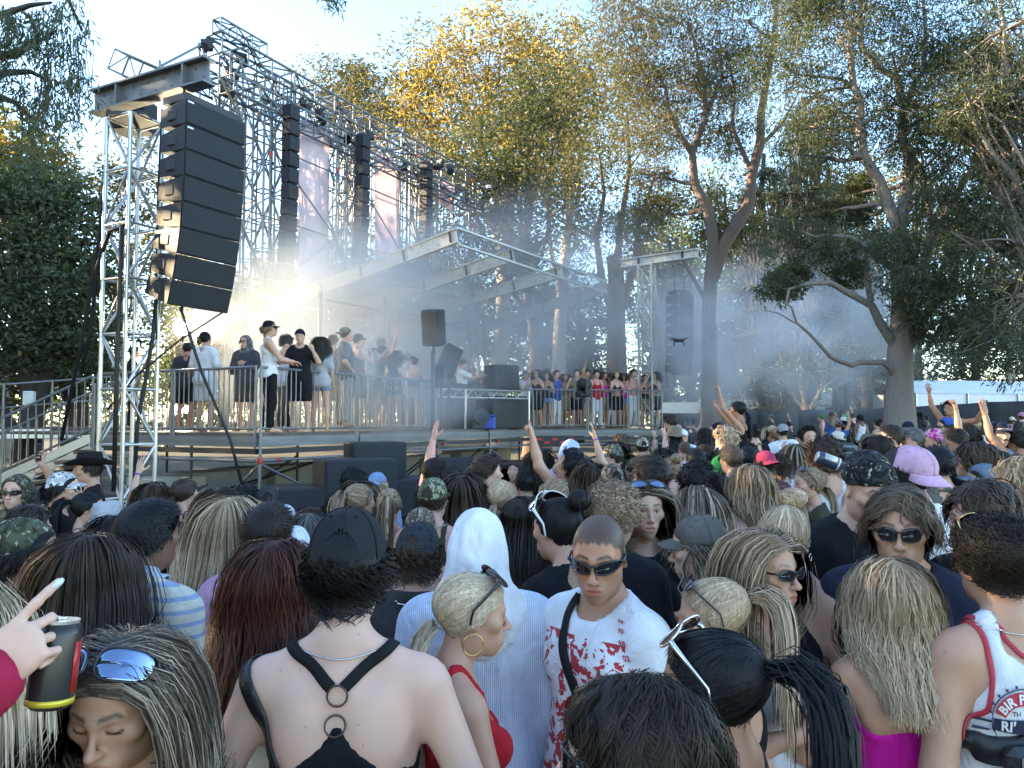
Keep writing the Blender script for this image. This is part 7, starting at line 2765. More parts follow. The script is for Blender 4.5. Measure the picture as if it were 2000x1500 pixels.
# 9 blonde with sunglasses facing right
r = P(1492, 1034, 105, -142, "long-haired blonde woman in slim black sunglasses and white top, facing right", sex='f', skin='mid', hair=('long', 'dbl'), top=('singlet', 'white', 'knit', 'lgrey'), dd=2.35, lod=0, hlen=.5, glasses=('oval',), arms=('down', 'drink'), off=.004)
hold_can(r, 1, "gold drink can held by the blonde woman in the white top", GLD, (.5, .42, .2), (.35, .5, .45))
# 10 bun woman in black
r = P(1535, 978, 108, 138, "blonde woman with a loose bun and black halter top, dark sunglasses low on her face", sex='f', skin='light', hair=('bun', 'bl'), top=('halter', 'blk'), hp=-16, dd=2.65, hdens=.65, lod=0, glasses=('oval',), arms=('drink', ((.25, .1, -1), (-.75, .65, .15), None, (-.3, -.8, 0), 'grip')))
hold_can(r, 1, "slim green drink can held in front of a black halter top", (.16, .18, .16), (.30, .52, .05), (.02, .02, .02))
band(r, [(.12, .12, 1.15), (.125, .1, 1.3), (.13, .02, 1.43), (.13, -.08, 1.36), (.14, -.14, 1.2)], .03, "bag_strap", MAT['black'], 40)
earring(r, -1, .011, MAT['silver'])
# 11 sunglasses man
r = P(1756, 948, 112, 152, "man with parted brown hair and square black sunglasses in a dark slate shirt", skin='mid', hair=('mid', 'lbr'), top=('tee', 'slate'), dd=2.5, lod=0, glasses=('wayfarer',), hp=-6, stubble=.1, hlen=.115, hdens=1.2)
# 12 beanie man
r = P(1686, 880, 80, 186, "man in dark patterned beanie and black shirt looking down at his drink", skin='light', hair=('none', 'dk'), hat=('beanie', 'blk', 'camo', 'dgrey'), hp=-18, top=('tee', 'blk'), dd=3.1, hdens=.65, lod=0, arms=('down', 'down'), off=.02)
r2 = r
# 13 pink dress
r = P(1738, 1088, 118, -6, "woman in a bright pink backless dress with long wavy blonde hair, seen from behind", sex='f', skin='mid', hair=('wavy', 'bl'), top=('dress', 'hpink'), cut=1.275, dd=2.25, lod=0, hlen=.44, arms=(((.42, .2, -1), (-.05, .75, .75), None, (.6, -.5, .2), 'grip'), ((.2, .05, -1), (.0, .25, -1), None, (-1, 0, 0), 'relaxed')), bot=None, fold=.004, hdens=1.25)
band(r, [(.05, .12, 1.27), (.045, .06, 1.42), (.0, -.05, 1.47), (-.045, .06, 1.42), (-.05, .12, 1.27)], .012, "halter_strap", simple("pink_strap", CLO['hpink'], .6), 40, F=r['F'])
p_, z_, n_ = hand_world(r, -1, .085, .03)
phone_at(p_ + Vector((0, 0, .03)), (0, .1, 1), (0, 1, .1), "white phone held by the woman in the pink dress", (.65, .58, .56), (.55, .5, .52))
wristband(r, -1, PURPLE); wristband(r, -1, MAT['black'], "bracelet", .006, .035)
# 14 tank top man at right
r = P(1940, 1010, 118, 8, "man in a red-trimmed white tank top with cropped dark curls, back to the camera", skin='mid', hair=('curly', 'dk'), top=('tank', 'white'), dd=2.15, lod=0, hlen=.022, hdens=1.8, off=.009)
TK = r
U_ = both(r)
for sg in (-1, 1):
    arm_ = [(sg * .066, .10, 1.33), (sg * .105, .03, 1.44), (sg * .108, -.04, 1.43), (sg * .116, -.10, 1.34), (sg * .145, -.12, 1.25), (sg * .19, -.06, 1.17)]
    band(r, arm_, .013, "red_trim", PRED, 44, .003)
band(r, [(-.105, .02, 1.455), (-.07, -.06, 1.44), (-.03, -.11, 1.385), (.03, -.11, 1.385), (.07, -.06, 1.44), (.105, .02, 1.455)], .012, "red_trim", PRED, 44, .003)
add_glasses('wayfarer', r['root'], r['Mh'], 'top', 'gold', 'lens')
loop_tube(r, (0, -.02, 1.455), -12, .08, .0018, "necklace", MAT['silver'])
# round emblem on the back
def ring_sector(r0, r1, a0, a1, n=30):
    V, F_ = [], []
    for i, a in enumerate(np.linspace(a0, a1, n)):
        V += [(math.cos(a) * r0, math.sin(a) * r0), (math.cos(a) * r1, math.sin(a) * r1)]
        if i: F_.append([2 * i - 2, 2 * i - 1, 2 * i + 1, 2 * i])
    return np.array(V), F_
EC, ER, EU = (-.062, -.16, 1.215), (1, 0, 0), (0, 0, 1)
V_, F_ = ring_sector(.098, .102, 0, 2 * PI, 50); decal(r, V_, F_, EC, ER, EU, PNAVY, "emblem_rim", .0095)
V_, F_ = ring_sector(.055, .092, .35, PI - .35); decal(r, V_, F_, EC, ER, EU, PRED, "emblem_arc", .009)
for q in range(22):
    a = q * 2 * PI / 22
    V_ = np.array([(math.cos(a) * .107 + x * .004, math.sin(a) * .107 + y * .004) for x, y in ((-1, -1), (1, -1), (1, 1), (-1, 1))])
    decal(r, V_, [[0, 1, 2, 3]], EC, ER, EU, PNAVY, "emblem_tooth", .0095)
for ch, a in zip("BIR PI", np.linspace(PI - .62, PI - 1.75, 6)):
    if ch == ' ': continue
    V_, F_ = text_flat(ch, .036, .0012)
    Rr = np.array([[math.cos(a - PI / 2), -math.sin(a - PI / 2)], [math.sin(a - PI / 2), math.cos(a - PI / 2)]])
    V2 = V_[:, :2] @ Rr.T + np.array([math.cos(a), math.sin(a)]) * .073
    decal(r, V2, F_, EC, ER, EU, PWHITE, "emblem_letter", .0115)
V_, F_ = text_flat("TH", .02, .0004); decal(r, V_ + [-.02, .032, 0], F_, EC, ER, EU, PNAVY, "emblem_letter", .0105)
V_ = np.array([(-.1, -.028), (.1, -.028), (.1, .015), (-.1, .015)]); V_ = np.array([(x, y) for x in np.linspace(-.095, .095, 10) for y in (-.03, .014)])
decal(r, V_, [[2 * i, 2 * i + 1, 2 * i + 3, 2 * i + 2] for i in range(9)], EC, ER, EU, PNAVY, "emblem_bar", .0095)
V_, F_ = text_flat("RI'", .046, .0016); decal(r, V_ + [-.045, -.008, 0], F_, EC, ER, EU, PWHITE, "emblem_letter", .0115)
band(r, [(.19, -.02, 1.44), (.15, -.12, 1.33), (.06, -.16, 1.21), (-.06, -.16, 1.145), (-.14, -.1, 1.14), (-.17, .0, 1.17)], .07, "bag_strap", MAT['black'], 40, .012, .02)
bg_ = MB().box((0, 0, 0), (.16, .05, .09), None, .02).build("pouch", MAT['black'], r['root']); bg_.location = proj(U_, np.array([(-.05, -.16, 1.13)]), .035)[0]
bp_ = MB().box((-.02, -.028, 0), (.07, .006, .05), None, .002).build("mesh_pocket", simple("grey_mesh", (.22, .22, .17), .7), bg_)
# 15 man drinking
r = P(1922, 934, 95, 112, "man with tousled brown hair drinking from a yellow can at the right", skin='pink', hair=('mid', 'br'), top=('tee', 'blk'), dd=2.6, hdens=.65, lod=0, hp=-8, hlen=.10, arms=('down', ((.35, .5, -.75), (-.35, .25, .95), (-.2, .1, 1), (-.3, -.9, 0), 'grip')), stubble=.1)
hold_can(r, 1, "yellow drink can raised by the man at the right", (.60, .38, .03), (.42, .55, .42), (.5, .52, .5))
wristband(r, 1, PURPLE)
# second can held lower by the same group
p_ = pt(1885, 1062, 2.25); can_at(p_, (0, .1, 1), "second gold can held behind the raised yellow can", (.5, .3, .03), (.42, .35, .1))
# 16 pink cap
r = P(1768, 866, 82, 22, "man in a backwards pink cap and white shirt, mirrored glasses in front", skin='pink', hair=('crop', 'dk'), hat=('cap_back', 'pink', 'cloth', 'white', 20), top=('tee', 'white'), dd=3.45, hdens=.65, lod=0, glasses=('wrap', 'face', 'frame', 'lens_mirror'), off=.02)
# 17 striped linen shirt
r = P(292, 975, 100, -22, "dark-haired man in a white and blue striped linen shirt, thin necklace at his neck", skin='brown', hair=('short', 'blk'), top=('shirt', 'cream', 'linen', 'sky'), dd=2.65, lod=0, hlen=.03, hdens=1.3, off=.02)
loop_tube(r, (0, -.02, 1.475), -12, .07, .0014, "necklace", MAT['gold'])
band(r, [(-.075, .03, 1.47), (-.06, -.06, 1.485), (0, -.085, 1.475), (.06, -.06, 1.485), (.075, .03, 1.47)], .05, "collar", MAT['cloth'], 30, .01, .004).color = (.5, .55, .62, 1)
# 18 long blonde
r = P(452, 968, 76, -3, "woman with very long straight blonde hair over bare shoulders and black top", sex='f', skin='light', hair=('long', 'bl'), top=('tube', 'blk'), dd=3.2, hdens=.65, lod=0, hlen=.66)
# 19 long dark brown
r = P(182, 1040, 122, -12, "woman with long straight dark brown hair behind the striped-shirt man", sex='f', skin='light', hair=('long', 'br'), top=('tee', 'blk'), dd=2.35, lod=0, hlen=.62, hdens=1.2)
# 20 camo cap man
r = P(50, 1012, 98, -58, "man in camouflage cap and dark jersey with white stripes at the left edge", skin='light', hair=('mullet', 'blk'), hat=('cap', (.085, .09, .055), 'camo', (.05, .05, .03)), top=('tee', 'navy', 'jersey', 'white'), dd=2.5, hdens=.65, lod=0)
# 21 red-brown hair
r = P(545, 1050, 122, -14, "woman with tousled reddish brown hair and cream strap on a bare shoulder", sex='f', skin='mid', hair=('wavy', 'red'), top=('singlet', 'cream'), dd=2.1, lod=0, hlen=.46, hdens=1.15, arms=(((.75, .35, -.6), (.1, .9, .1), None, (0, 0, -1), 'grip'), 'down'))
# 22 pointing hand from outside the left edge
r = person_at((-.75, .55, 0), .97, -50, "person reaching in from the left edge, pointing with painted nails in a crimson sleeve", 'f', 'fair', ('long', 'bl'), top=('shirt', 'crimson'), lod=0,
              arms=('down', ((.25, .75, -.35), (.15, .75, .62), (.25, .62, .72), (-.75, .1, -.55), 'point')))
shift_hand(r, 1, 84, 1222, 1.0)
j = r['J'][1]
p_, z_, n_ = hand_world(r, 1, .055, .040)
can_at(p_ + Vector((.01, .01, -.035)), (.05, .1, 1), "red and yellow drink can held below the pointing finger", (.03, .03, .03), (.45, .03, .025), (.62, .48, .04), -2.9, .0285, .112)
hv_ = hand_tpl('point', 0)[0]
Mh_, _ = hand_matrix(1, j, .9)
tip_ = hv_[hv_[:, 2].argmax()] + [0, .0035, -.008]
V_, F_ = MB().tube([tip_ + [0, 0, -.007], tip_ + [0, .0012, -.003], tip_ + [0, .0006, .007], tip_ + [0, -.001, .012]], [.0035, .0056, .0052, .0025], 8).data()
link("nail", mesh_np("nail", xf(Mh_, V_), F_, MAT['nail']), r['root'])
# 23 blonde at the left edge
r = P(-135, 1110, 150, -20, "blonde woman cut off by the left edge, black bag strap over her bare shoulder", sex='f', skin='mid', hair=('long', 'pbl'), top=('singlet', 'blk'), dd=1.22, lod=0, hlen=.55, hdens=1.4, glasses=('oval',))
band(r, [(.13, .12, 1.2), (.135, .06, 1.37), (.135, -.02, 1.42), (.14, -.1, 1.3), (.15, -.14, 1.1)], .022, "bag_strap", MAT['black'], 40)
# 24 monogram cap man
r = P(818, 1020, 96, -8, "man in a dark monogram cap and grey shirt with a silver chain, brown curls", skin='pink', hair=('curly', 'br'), hat=('cap', (.035, .04, .048), 'cloth', 'blk', -6), top=('tee', 'dgrey'), dd=2.8, hdens=.65, lod=0, hlen=.05)
capo = [o for o in r['root'].children if o.name.startswith('cap')][0]
V0, F0 = text_flat("G", .022, .0007)
cv, cf, nn_ = [], [], 0
for rowi, el in enumerate((.30, .62, .95, 1.22)):
    nr = int(14 * math.cos(el)) + 1
    for q in range(nr):
        a = 2 * PI * (q + .5 * (rowi % 2)) / nr
        for mir in (1, -1):
            ce, se = math.cos(el) ** .82, math.sin(el)
            z0 = -.004 + .02 * math.cos(a)
            c = np.array([0, -.018, .03]) + np.array([math.sin(a) * .0835 * ce, math.cos(a) * .106 * ce, z0 + (.100 - z0) * se]) * 1.032
            t1 = nrm([math.cos(a), -math.sin(a), 0]); nv = nrm([math.sin(a) * ce, math.cos(a) * ce, se * .9]); up_ = nrm(np.cross(t1, nv)) * (1 if np.cross(t1, nv)[2] > 0 else -1)
            Vq = c + (V0[:, :1] * mir + mir * .0055) * t1 + V0[:, 1:2] * up_ - nv * .0006
            cv.append(Vq); cf += [[k_ + nn_ for k_ in f_] for f_ in F0]; nn_ += len(Vq)
me = bpy.data.meshes.new("monogram"); me.from_pydata([tuple(v) for v in np.vstack(cv)], [], cf); me.materials.append(PDARK)
link("monogram_print", me, capo)
loop_tube(r, (0, -.02, 1.462), -12, .08, .0038, "chain", MAT['silver'])
# 25 pink shirt
r = P(522, 982, 80, 8, "dark-haired man in a pale pink long-sleeved shirt, white sunglasses at his temple", skin='light', hair=('short', 'dk'), top=('shirt', 'pink'), dd=3.0, hdens=.65, lod=0, glasses=('oval', 'face', 'white_frame', 'lens'))
# 26 black bun
r = P(1092, 968, 88, 42, "woman with a messy black bun and white-framed sunglasses on her head", sex='f', skin='mid', hair=('bun', 'blk'), top=('tee', 'blk'), dd=2.95, hdens=.65, lod=0, hp=-4)
add_glasses('shield', r['root'], r['Mh'], 'top', 'white_frame', 'lens')
# 27 curly blond man
r = P(1198, 945, 92, -38, "man with curly blond hair in a charcoal shirt, turned to the brunette woman", skin='light', hair=('curly', 'dbl'), top=('tee', (.02, .02, .024)), dd=3.1, lod=0, hlen=.032, hdens=1.2, glasses=('wayfarer', 'face', 'frame', 'lens_brown'))
# 28 brunette facing the camera
r = P(1258, 938, 70, 186, "serious woman with long wavy brown hair and black top, facing the camera", sex='f', skin='light', hair=('wavy', 'brhl'), top=('tee', 'blk'), dd=3.35, hdens=.65, lod=0, hlen=.46, arms=('chest', 'down'))
add_glasses('oval', r['root'], r['Mh'], 'top', 'frame', 'lens_mirror')
# 29 grey cap woman
r = P(1372, 1003, 96, 62, "woman in a washed grey cap with long wavy streaked hair", sex='f', skin='light', hair=('wavy', 'ash'), hat=('cap', 'taupe'), top=('singlet', 'blk'), dd=2.8, hdens=.65, lod=0, hlen=.42, hp=-8)

# ================================================================== the crowd: everyone further back
GC = "festival crowd before the stage"
CR = [
 # px, py, hw, yaw, sex, skin, (hair), hat, top, extra, label
 (26, 926, 54, 186, 'm', 'light', ('none', 'dk'), None, ('tee', 'olive'), dict(glasses=('wrap',), hood=('olive', 'camo', (.12, .10, .07))), "person in an olive patterned hood and dark glasses, facing the camera at the left edge"),
 (128, 922, 60, -74, 'm', 'light', ('mullet', 'blk'), ('cap', 'lgrey', 'camo', 'white'), ('tee', 'blk'), dict(glasses=('oval', 'face', 'white_frame', 'lens')), "man in a pale mottled cap and white-armed glasses, black shirt"),
 (170, 888, 50, 118, 'm', 'mid', ('short', 'dk'), ('cowboy', 'blk'), ('tee', 'blk'), dict(arms=('down', 'film'), phone="phone held up by the man in the cowboy hat"), "man in a black cowboy hat looking at his phone"),
 (165, 960, 46, -70, 'f', 'light', ('pony', 'blk'), None, ('singlet', 'blk'), dict(glasses=('oval',)), "dark-haired woman in sunglasses behind the pale cap man, in profile"),
 (52, 985, 62, -48, 'm', 'pink', ('mid', 'dk'), None, ('tee', 'blk'), dict(arms=('down', 'fwd')), "man with swept dark hair just behind the camouflage cap at left"),
 (215, 982, 52, -10, 'm', 'light', ('crop', 'dk'), ('bucket', 'lgrey'), ('tee', 'blk'), {}, "person in a pale grey rounded hat near the left tower foot"),
 (296, 942, 52, -16, 'f', 'light', ('long', 'br'), None, ('singlet', 'blk'), dict(arms=('wave', 'down'), glasses=('oval', 'top'), band=-1), "brown-haired woman waving a raised hand with purple wristband at left"),
 (362, 932, 50, -24, 'f', 'light', ('lowpony', 'br'), None, ('singlet', 'blk'), {}, "woman with brown hair tied in a low tail near the stage diagonal"),
 (418, 952, 62, 4, 'f', 'light', ('long', 'br'), None, ('tee', 'maroon'), {}, "woman with long brown hair beside the long blonde"),
 (352, 1016, 60, -46, 'f', 'mid', ('long', 'dk'), None, ('singlet', 'blk'), dict(glasses=('oval', 'face', 'gold', 'lens')), "dark-haired woman in thin glasses right of the striped linen shirt"),
 (245, 1002, 64, 0, 'f', 'mid', ('long', 'blk'), None, ('tee', 'blk'), {}, "woman with long black hair hidden behind the long brown-haired woman"),
 (488, 948, 44, 10, 'm', 'light', ('afro', 'blk'), None, ('tee', 'blk'), {}, "person with a dark fluffy crop below the stage corner"),
 (532, 948, 48, 16, 'm', 'light', ('short', 'dk'), ('cap', 'dgrey'), ('tee', 'blk'), {}, "man in a charcoal cap seen from behind near the bass boxes"),
 (596, 1000, 56, 10, 'f', 'light', ('long', 'gr'), None, ('tee', 'blk'), {}, "person with silver-white shoulder hair behind the white cap"),
 (572, 1028, 74, 14, 'm', 'light', ('short', 'br'), ('cap', 'white', 'cloth', 'lblue'), ('tee', 'blk'), {}, "person in a white cap with a pale blue patch, before the silver hair"),
 (560, 985, 50, 0, 'm', 'light', ('short', 'br'), ('cap', 'white'), ('tee', 'grey'), {}, "person in a plain white cap behind the pink-shirted man"),
 (618, 990, 48, -60, 'f', 'light', ('long', 'br'), None, ('singlet', 'grey'), {}, "brown-haired woman turning right behind the silver hair"),
 (655, 962, 58, -64, 'm', 'mid', ('crop', 'dk'), ('cap', 'blk'), ('tee', 'blk'), {}, "man in a plain black cap with its brim to the right"),
 (708, 942, 60, -34, 'f', 'light', ('pony', 'dbl'), None, ('singlet', 'blk'), dict(glasses=('oval', 'top')), "blonde woman with dark sunglasses on her head and a short ponytail"),
 (758, 952, 58, 6, 'f', 'light', ('pony', 'dbl'), None, ('tube', 'blk'), {}, "woman with a honey-brown ponytail and bare shoulders"),
 (742, 922, 42, -20, 'm', 'light', ('curly', 'bl'), ('cap_back', 'sky'), ('tee', 'lblue'), {}, "person in a faded blue cap with blond curls"),
 (690, 916, 46, -14, 'm', 'dark', ('afro', 'blk'), None, ('tee', 'blk'), dict(glasses=('oval',)), "person with a round black afro near the wedge monitor"),
 (700, 938, 44, 0, 'f', 'light', ('long', 'br'), None, ('tee', 'grey'), {}, "brown-haired person below the black afro"),
 (812, 988, 70, -6, 'f', 'light', ('lowpony', 'ash'), None, ('singlet', 'grey'), {}, "woman with tightly pulled grey-blonde hair behind the monogram cap"),
 (855, 932, 72, -14, 'm', 'pink', ('crop', 'br'), ('cap', (.10, .10, .06), 'camo', (.3, .3, .2)), ('tank', 'olive'), dict(neck=1), "sunburnt man in a camouflage cap, thin chain on his neck"),
 (915, 924, 66, -4, 'f', 'light', ('wavy', 'br'), None, ('tee', 'white'), dict(glasses=('oval', 'top')), "brown-haired woman in a white shirt before the stage"),
 (880, 938, 52, -4, 'f', 'mid', ('long', 'dk'), None, ('tee', 'olive'), dict(glasses=('oval', 'top')), "dark-haired woman beside the camouflage cap, sunglasses up"),
 (875, 906, 46, -10, 'm', 'light', ('short', 'dk'), None, ('tee', 'blk'), {}, "man with short dark hair behind the raised bare arm"),
 (843, 893, 46, -58, 'm', 'pink', ('crop', 'dk'), None, ('tee', 'blk'), dict(arms=('up', 'down')), "man with cropped hair raising one straight bare arm before the bass boxes"),
 (957, 888, 50, -68, 'm', 'light', ('short', 'br'), None, ('tank', 'blk'), dict(glasses=('wayfarer', 'top')), "man in profile with dark glasses pushed up, looking right"),
 (936, 908, 48, -30, 'm', 'pink', ('short', 'dk'), None, ('tee', 'blk'), {}, "dark-haired man at the shoulder of the man in profile"),
 (978, 934, 60, -20, 'f', 'light', ('lowpony', 'bl'), None, ('tee', 'blk'), {}, "platinum blonde with a thick ponytail left of the brown cap"),
 (1003, 900, 30, 168, 'f', 'light', ('long', 'br'), None, ('singlet', 'blk'), {}, "smiling brown-haired woman facing back towards the camera"),
 (996, 972, 72, 4, 'm', 'mid', ('curly', 'blk'), ('cap', (.04, .034, .028)), ('tee', 'brown'), {}, "person in a dark brown cap with black curls"),
 (1022, 916, 52, 20, 'm', 'light', ('crop', 'dk'), ('cap', 'blk'), ('tee', 'dgrey'), {}, "person in a black hood-like cap between two ponytails"),
 (1030, 968, 70, -6, 'f', 'mid', ('long', 'dk'), None, ('singlet', 'blk'), {}, "woman with long dark straight hair and thin black strap"),
 (1075, 932, 60, -30, 'f', 'light', ('lowpony', 'dbl'), None, ('singlet', 'blk'), dict(glasses=('oval', 'face', 'gold', 'lens')), "dark-blonde woman with a black hair tie and pale-framed glasses"),
 (1088, 880, 50, 76, 'm', 'mid', ('curly', 'blk'), None, ('tee', 'white'), dict(hp=38, arms=('pointup', 'sip')), "curly-haired man tipping his head back to drink"),
 (1052, 876, 40, 20, 'f', 'light', ('long', 'dk'), None, ('tee', 'blk'), {}, "dark-haired person behind the drinking man"),
 (1114, 858, 38, -20, 'm', 'light', ('none', 'dk'), None, ('tee', 'lblue'), dict(hood=('lblue', 'cloth', 'lblue')), "person in a pale blue hood close to the stage"),
 (1122, 874, 46, -66, 'm', 'light', ('crop', 'dk'), ('cap', 'dgrey'), ('tee', 'blk'), {}, "man in a dark grey cap before the pale blue hood, brim right"),
 (1108, 902, 48, 8, 'm', 'light', ('mullet', 'lbr'), ('cap', 'grey'), ('tee', 'khaki'), {}, "person in a faded grey cap with long hair below"),
 (1128, 888, 34, 176, 'f', 'tan', ('long', 'blk'), None, ('singlet', 'blk'), {}, "black-haired woman facing the camera behind the grey cap"),
 (1148, 903, 52, 2, 'f', 'light', ('long', 'br'), None, ('tee', 'blk'), {}, "woman with long straight chestnut hair in mid crowd"),
 (1198, 906, 58, 12, 'm', 'light', ('short', 'blk'), ('cap', (.09, .06, .05), 'camo', (.2, .19, .15)), ('tee', 'blk'), {}, "man in a reddish camouflage cap with thick black hair"),
 (1252, 914, 52, 30, 'm', 'light', ('short', 'dk'), ('bucket', 'navy', 'plaid', 'grey'), ('tee', 'blk'), {}, "person in a navy plaid cap above the serious brunette"),
 (1230, 895, 42, 40, 'm', 'light', ('short', 'dk'), ('cap_back', 'olive', 'camo', 'khaki'), ('tee', 'blk'), {}, "person in an olive camouflage cap beside the plaid cap"),
 (1275, 890, 64, 52, 'm', 'pink', ('short', 'dk'), None, ('tank', 'white'), dict(glasses=('wayfarer',), hlen=.05), "man with a textured dark crop and white tank top, glasses on"),
 (1196, 868, 42, 84, 'm', 'light', ('crop', 'dk'), ('cap', 'olive', 'camo', 'grey'), ('tee', 'grey'), dict(arms=('wave', 'down'), band=-1), "man in a grey shirt reaching a bare arm towards the stage"),
 (1200, 862, 30, 172, 'f', 'light', ('wavy', 'dk'), None, ('tee', 'blk'), dict(mouth=1.0, hp=8), "laughing dark-haired woman facing the camera"),
 (1258, 854, 32, 4, 'm', 'light', ('crop', 'blk'), ('cap', 'khaki', 'camo', 'cream'), ('tee', 'blk'), {}, "person in a tan camouflage cap below the far wing"),
 (1215, 850, 30, 0, 'm', 'light', ('curly', 'lbr'), None, ('tee', 'blk'), {}, "person with tangled fair hair close under the far wing"),
 (1310, 890, 46, 20, 'f', 'light', ('bun', 'dbl'), None, ('tee', 'grey'), dict(glasses=('oval', 'top')), "woman with a messy honey bun and grey top"),
 (1362, 906, 66, -34, 'm', 'brown', ('afro', 'blk'), None, ('tank', 'blk'), {}, "man with a rounded black curly crop and black tank top"),
 (1396, 925, 52, -10, 'f', 'light', ('long', 'br'), None, ('singlet', 'blk'), {}, "long dark-haired woman behind the black curly crop"),
 (1345, 946, 74, 48, 'f', 'light', ('long', 'ash'), None, ('tee', 'white'), {}, "woman with straight streaked blonde hair leaning left"),
 (1356, 876, 38, 12, 'm', 'light', ('short', 'blk'), None, ('tee', 'pink'), {}, "man with smooth black hair before the raised fists"),
 (1382, 868, 34, -6, 'm', 'light', ('short', 'dk'), None, ('tee', 'white'), {}, "dark-haired man in white among the mid crowd"),
 (1418, 870, 42, 26, 'm', 'light', ('short', 'lbr'), None, ('tee', 'white'), dict(glasses=('wayfarer',)), "man with neat light brown hair in mid crowd"),
 (1454, 872, 38, 0, 'm', 'mid', ('short', 'blk'), None, ('tee', 'grey'), {}, "man with very black hair behind the wavy blonde crown"),
 (1438, 900, 40, 130, 'f', 'light', ('wavy', 'dbl'), None, ('singlet', 'blk'), dict(glasses=('oval', 'top')), "blonde woman turning left in front of the light brown haired man"),
 (1468, 906, 66, 6, 'f', 'light', ('wavy', 'dbl'), None, ('singlet', 'khaki'), dict(hlen=.36), "person with a big mop of wavy dark-blonde hair"),
 (1502, 880, 48, 22, 'm', 'mid', ('short', 'dk'), ('cap_back', (.40, .05, .10)), ('tee', 'maroon'), {}, "man in a raspberry red cap and maroon shirt"),
 (1528, 885, 44, 0, 'm', 'light', ('mid', 'dk'), None, ('tee', 'white'), {}, "dark-haired person right of the raspberry cap"),
 (1463, 948, 62, -166, 'f', 'light', ('long', 'dbl'), None, ('singlet', 'blk'), dict(glasses=('oval', 'face', 'frame', 'lens_brown'), mouth=1.0, arms=('down', 'film'), phone="white phone held upright before the singing woman"), "singing blonde woman in brown sunglasses holding a phone"),
 (1520, 955, 62, 112, 'f', 'light', ('long', 'dbl'), None, ('singlet', 'grey'), dict(glasses=('big', 'top', 'silver', 'lens_mirror')), "fair woman in profile with mirrored glasses pushed up, facing left"),
 (1585, 910, 54, 88, 'f', 'light', ('lowpony', 'dbl'), None, ('tee', 'olive'), dict(glasses=('oval', 'top')), "blonde woman with a low tail, in profile before a white tank top"),
 (1604, 858, 60, -4, 'm', 'light', ('curly', 'br'), None, ('tank', 'white'), dict(hlen=.045), "man in a white tank top with curly brown hair, back turned"),
 (1640, 864, 60, 74, 'm', 'light', ('crop', 'dk'), ('cap', (.03, .05, .045), 'plaid', 'grey'), ('tank', 'lgrey'), dict(arms=('down', 'sip')), "man in a green plaid cap sipping from a cup"),
 (1836, 870, 58, -2, 'm', 'light', ('short', 'blk'), None, ('tee', 'taupe'), dict(hlen=.035), "man with thick black hair and a dusty brown shirt"),
 (1905, 862, 62, 56, 'm', 'light', ('mid', 'br'), None, ('tee', 'blk'), dict(glasses=('oval',)), "man with floppy brown hair and thin glasses"),
 (1912, 906, 66, 74, 'm', 'light', ('crop', 'dk'), ('cap', (.16, .19, .24)), ('tee', 'blk'), {}, "person in a slate blue cap with its brim to the left"),
 (1990, 890, 86, 52, 'm', 'pink', ('mid', 'dbl'), None, ('tee', 'white'), dict(hlen=.09), "man with fair swept hair cut off by the right edge"),
 (1888, 826, 38, 64, 'f', 'light', ('wavy', 'blk'), None, ('tee', 'blk'), dict(hlen=.25, arms=('fist', 'down'), glasses=('oval',)), "dark wavy-haired person raising a fist at the right"),
 (1920, 850, 38, 10, 'm', 'light', ('crop', 'br'), ('cap_back', 'white'), ('tee', 'blk'), {}, "person in a plain white cap before the moustached man"),
 (1948, 822, 40, 176, 'm', 'light', ('crop', 'br'), ('cap', 'navy', 'cloth', 'lgrey'), ('tee', 'lblue'), dict(moustache=1), "moustached man in a navy cap facing the camera, pale shirt"),
 (1988, 838, 36, 14, 'm', 'tan', ('crop', 'dk'), None, ('tee', 'blk'), dict(arms=('up', 'down')), "person at the right edge holding up a tattooed arm"),
 (1955, 880, 44, 20, 'm', 'light', ('short', 'dk'), None, ('tee', 'blk'), {}, "short dark-haired man below the navy cap"),
 (1862, 836, 36, 66, 'm', 'tan', ('short', 'dk'), None, ('tee', 'blk'), {}, "tanned man in profile with short dark fringe"),
 (1782, 834, 36, 84, 'm', 'light', ('short', 'gr'), None, ('tee', 'grey'), {}, "grey-haired man in profile"),
 (1815, 838, 32, 30, 'm', 'light', ('none', 'dk'), ('durag', 'pink', 'camo', 'hpink'), ('tee', 'blk'), {}, "person in a patterned pink head scarf"),
 (1742, 830, 36, 82, 'm', 'light', ('short', 'br'), None, ('tee', 'blk'), dict(glasses=('oval', 'face', 'white_frame', 'lens')), "brown-haired man in white-armed glasses, in profile"),
 (1712, 850, 48, 30, 'm', 'light', ('mid', 'dk'), None, ('tee', 'blk'), {}, "dark wavy crown behind the patterned beanie"),
 (1846, 815, 30, 70, 'm', 'light', ('crop', 'dk'), ('cap_back', 'blue'), ('tee', 'blk'), dict(glasses=('wrap',)), "man in a bright blue backwards cap and dark glasses"),
 (1776, 823, 25, 0, 'm', 'light', ('crop', 'dk'), ('cap', 'navy'), ('tee', 'blk'), {}, "person in a small navy cap behind the grey-haired man"),
 (1628, 842, 30, 40, 'm', 'light', ('crop', 'dk'), ('cap', 'cream'), ('tee', 'blk'), {}, "man in a cream cap looking down, mid crowd"),
 (1586, 832, 28, 172, 'm', 'light', ('short', 'dk'), None, ('tee', 'blk'), {}, "dark-fringed man facing the camera below the raised hands"),
 (1562, 838, 28, 30, 'm', 'light', ('short', 'blk'), ('cap', 'blk'), ('tee', 'blk'), {}, "man in a black cap left of the dark-fringed man"),
 (1528, 828, 26, 0, 'm', 'light', ('short', 'br'), ('cap_back', 'lgrey', 'check', 'dgrey'), ('tee', 'white'), {}, "person in a black and white checked cap"),
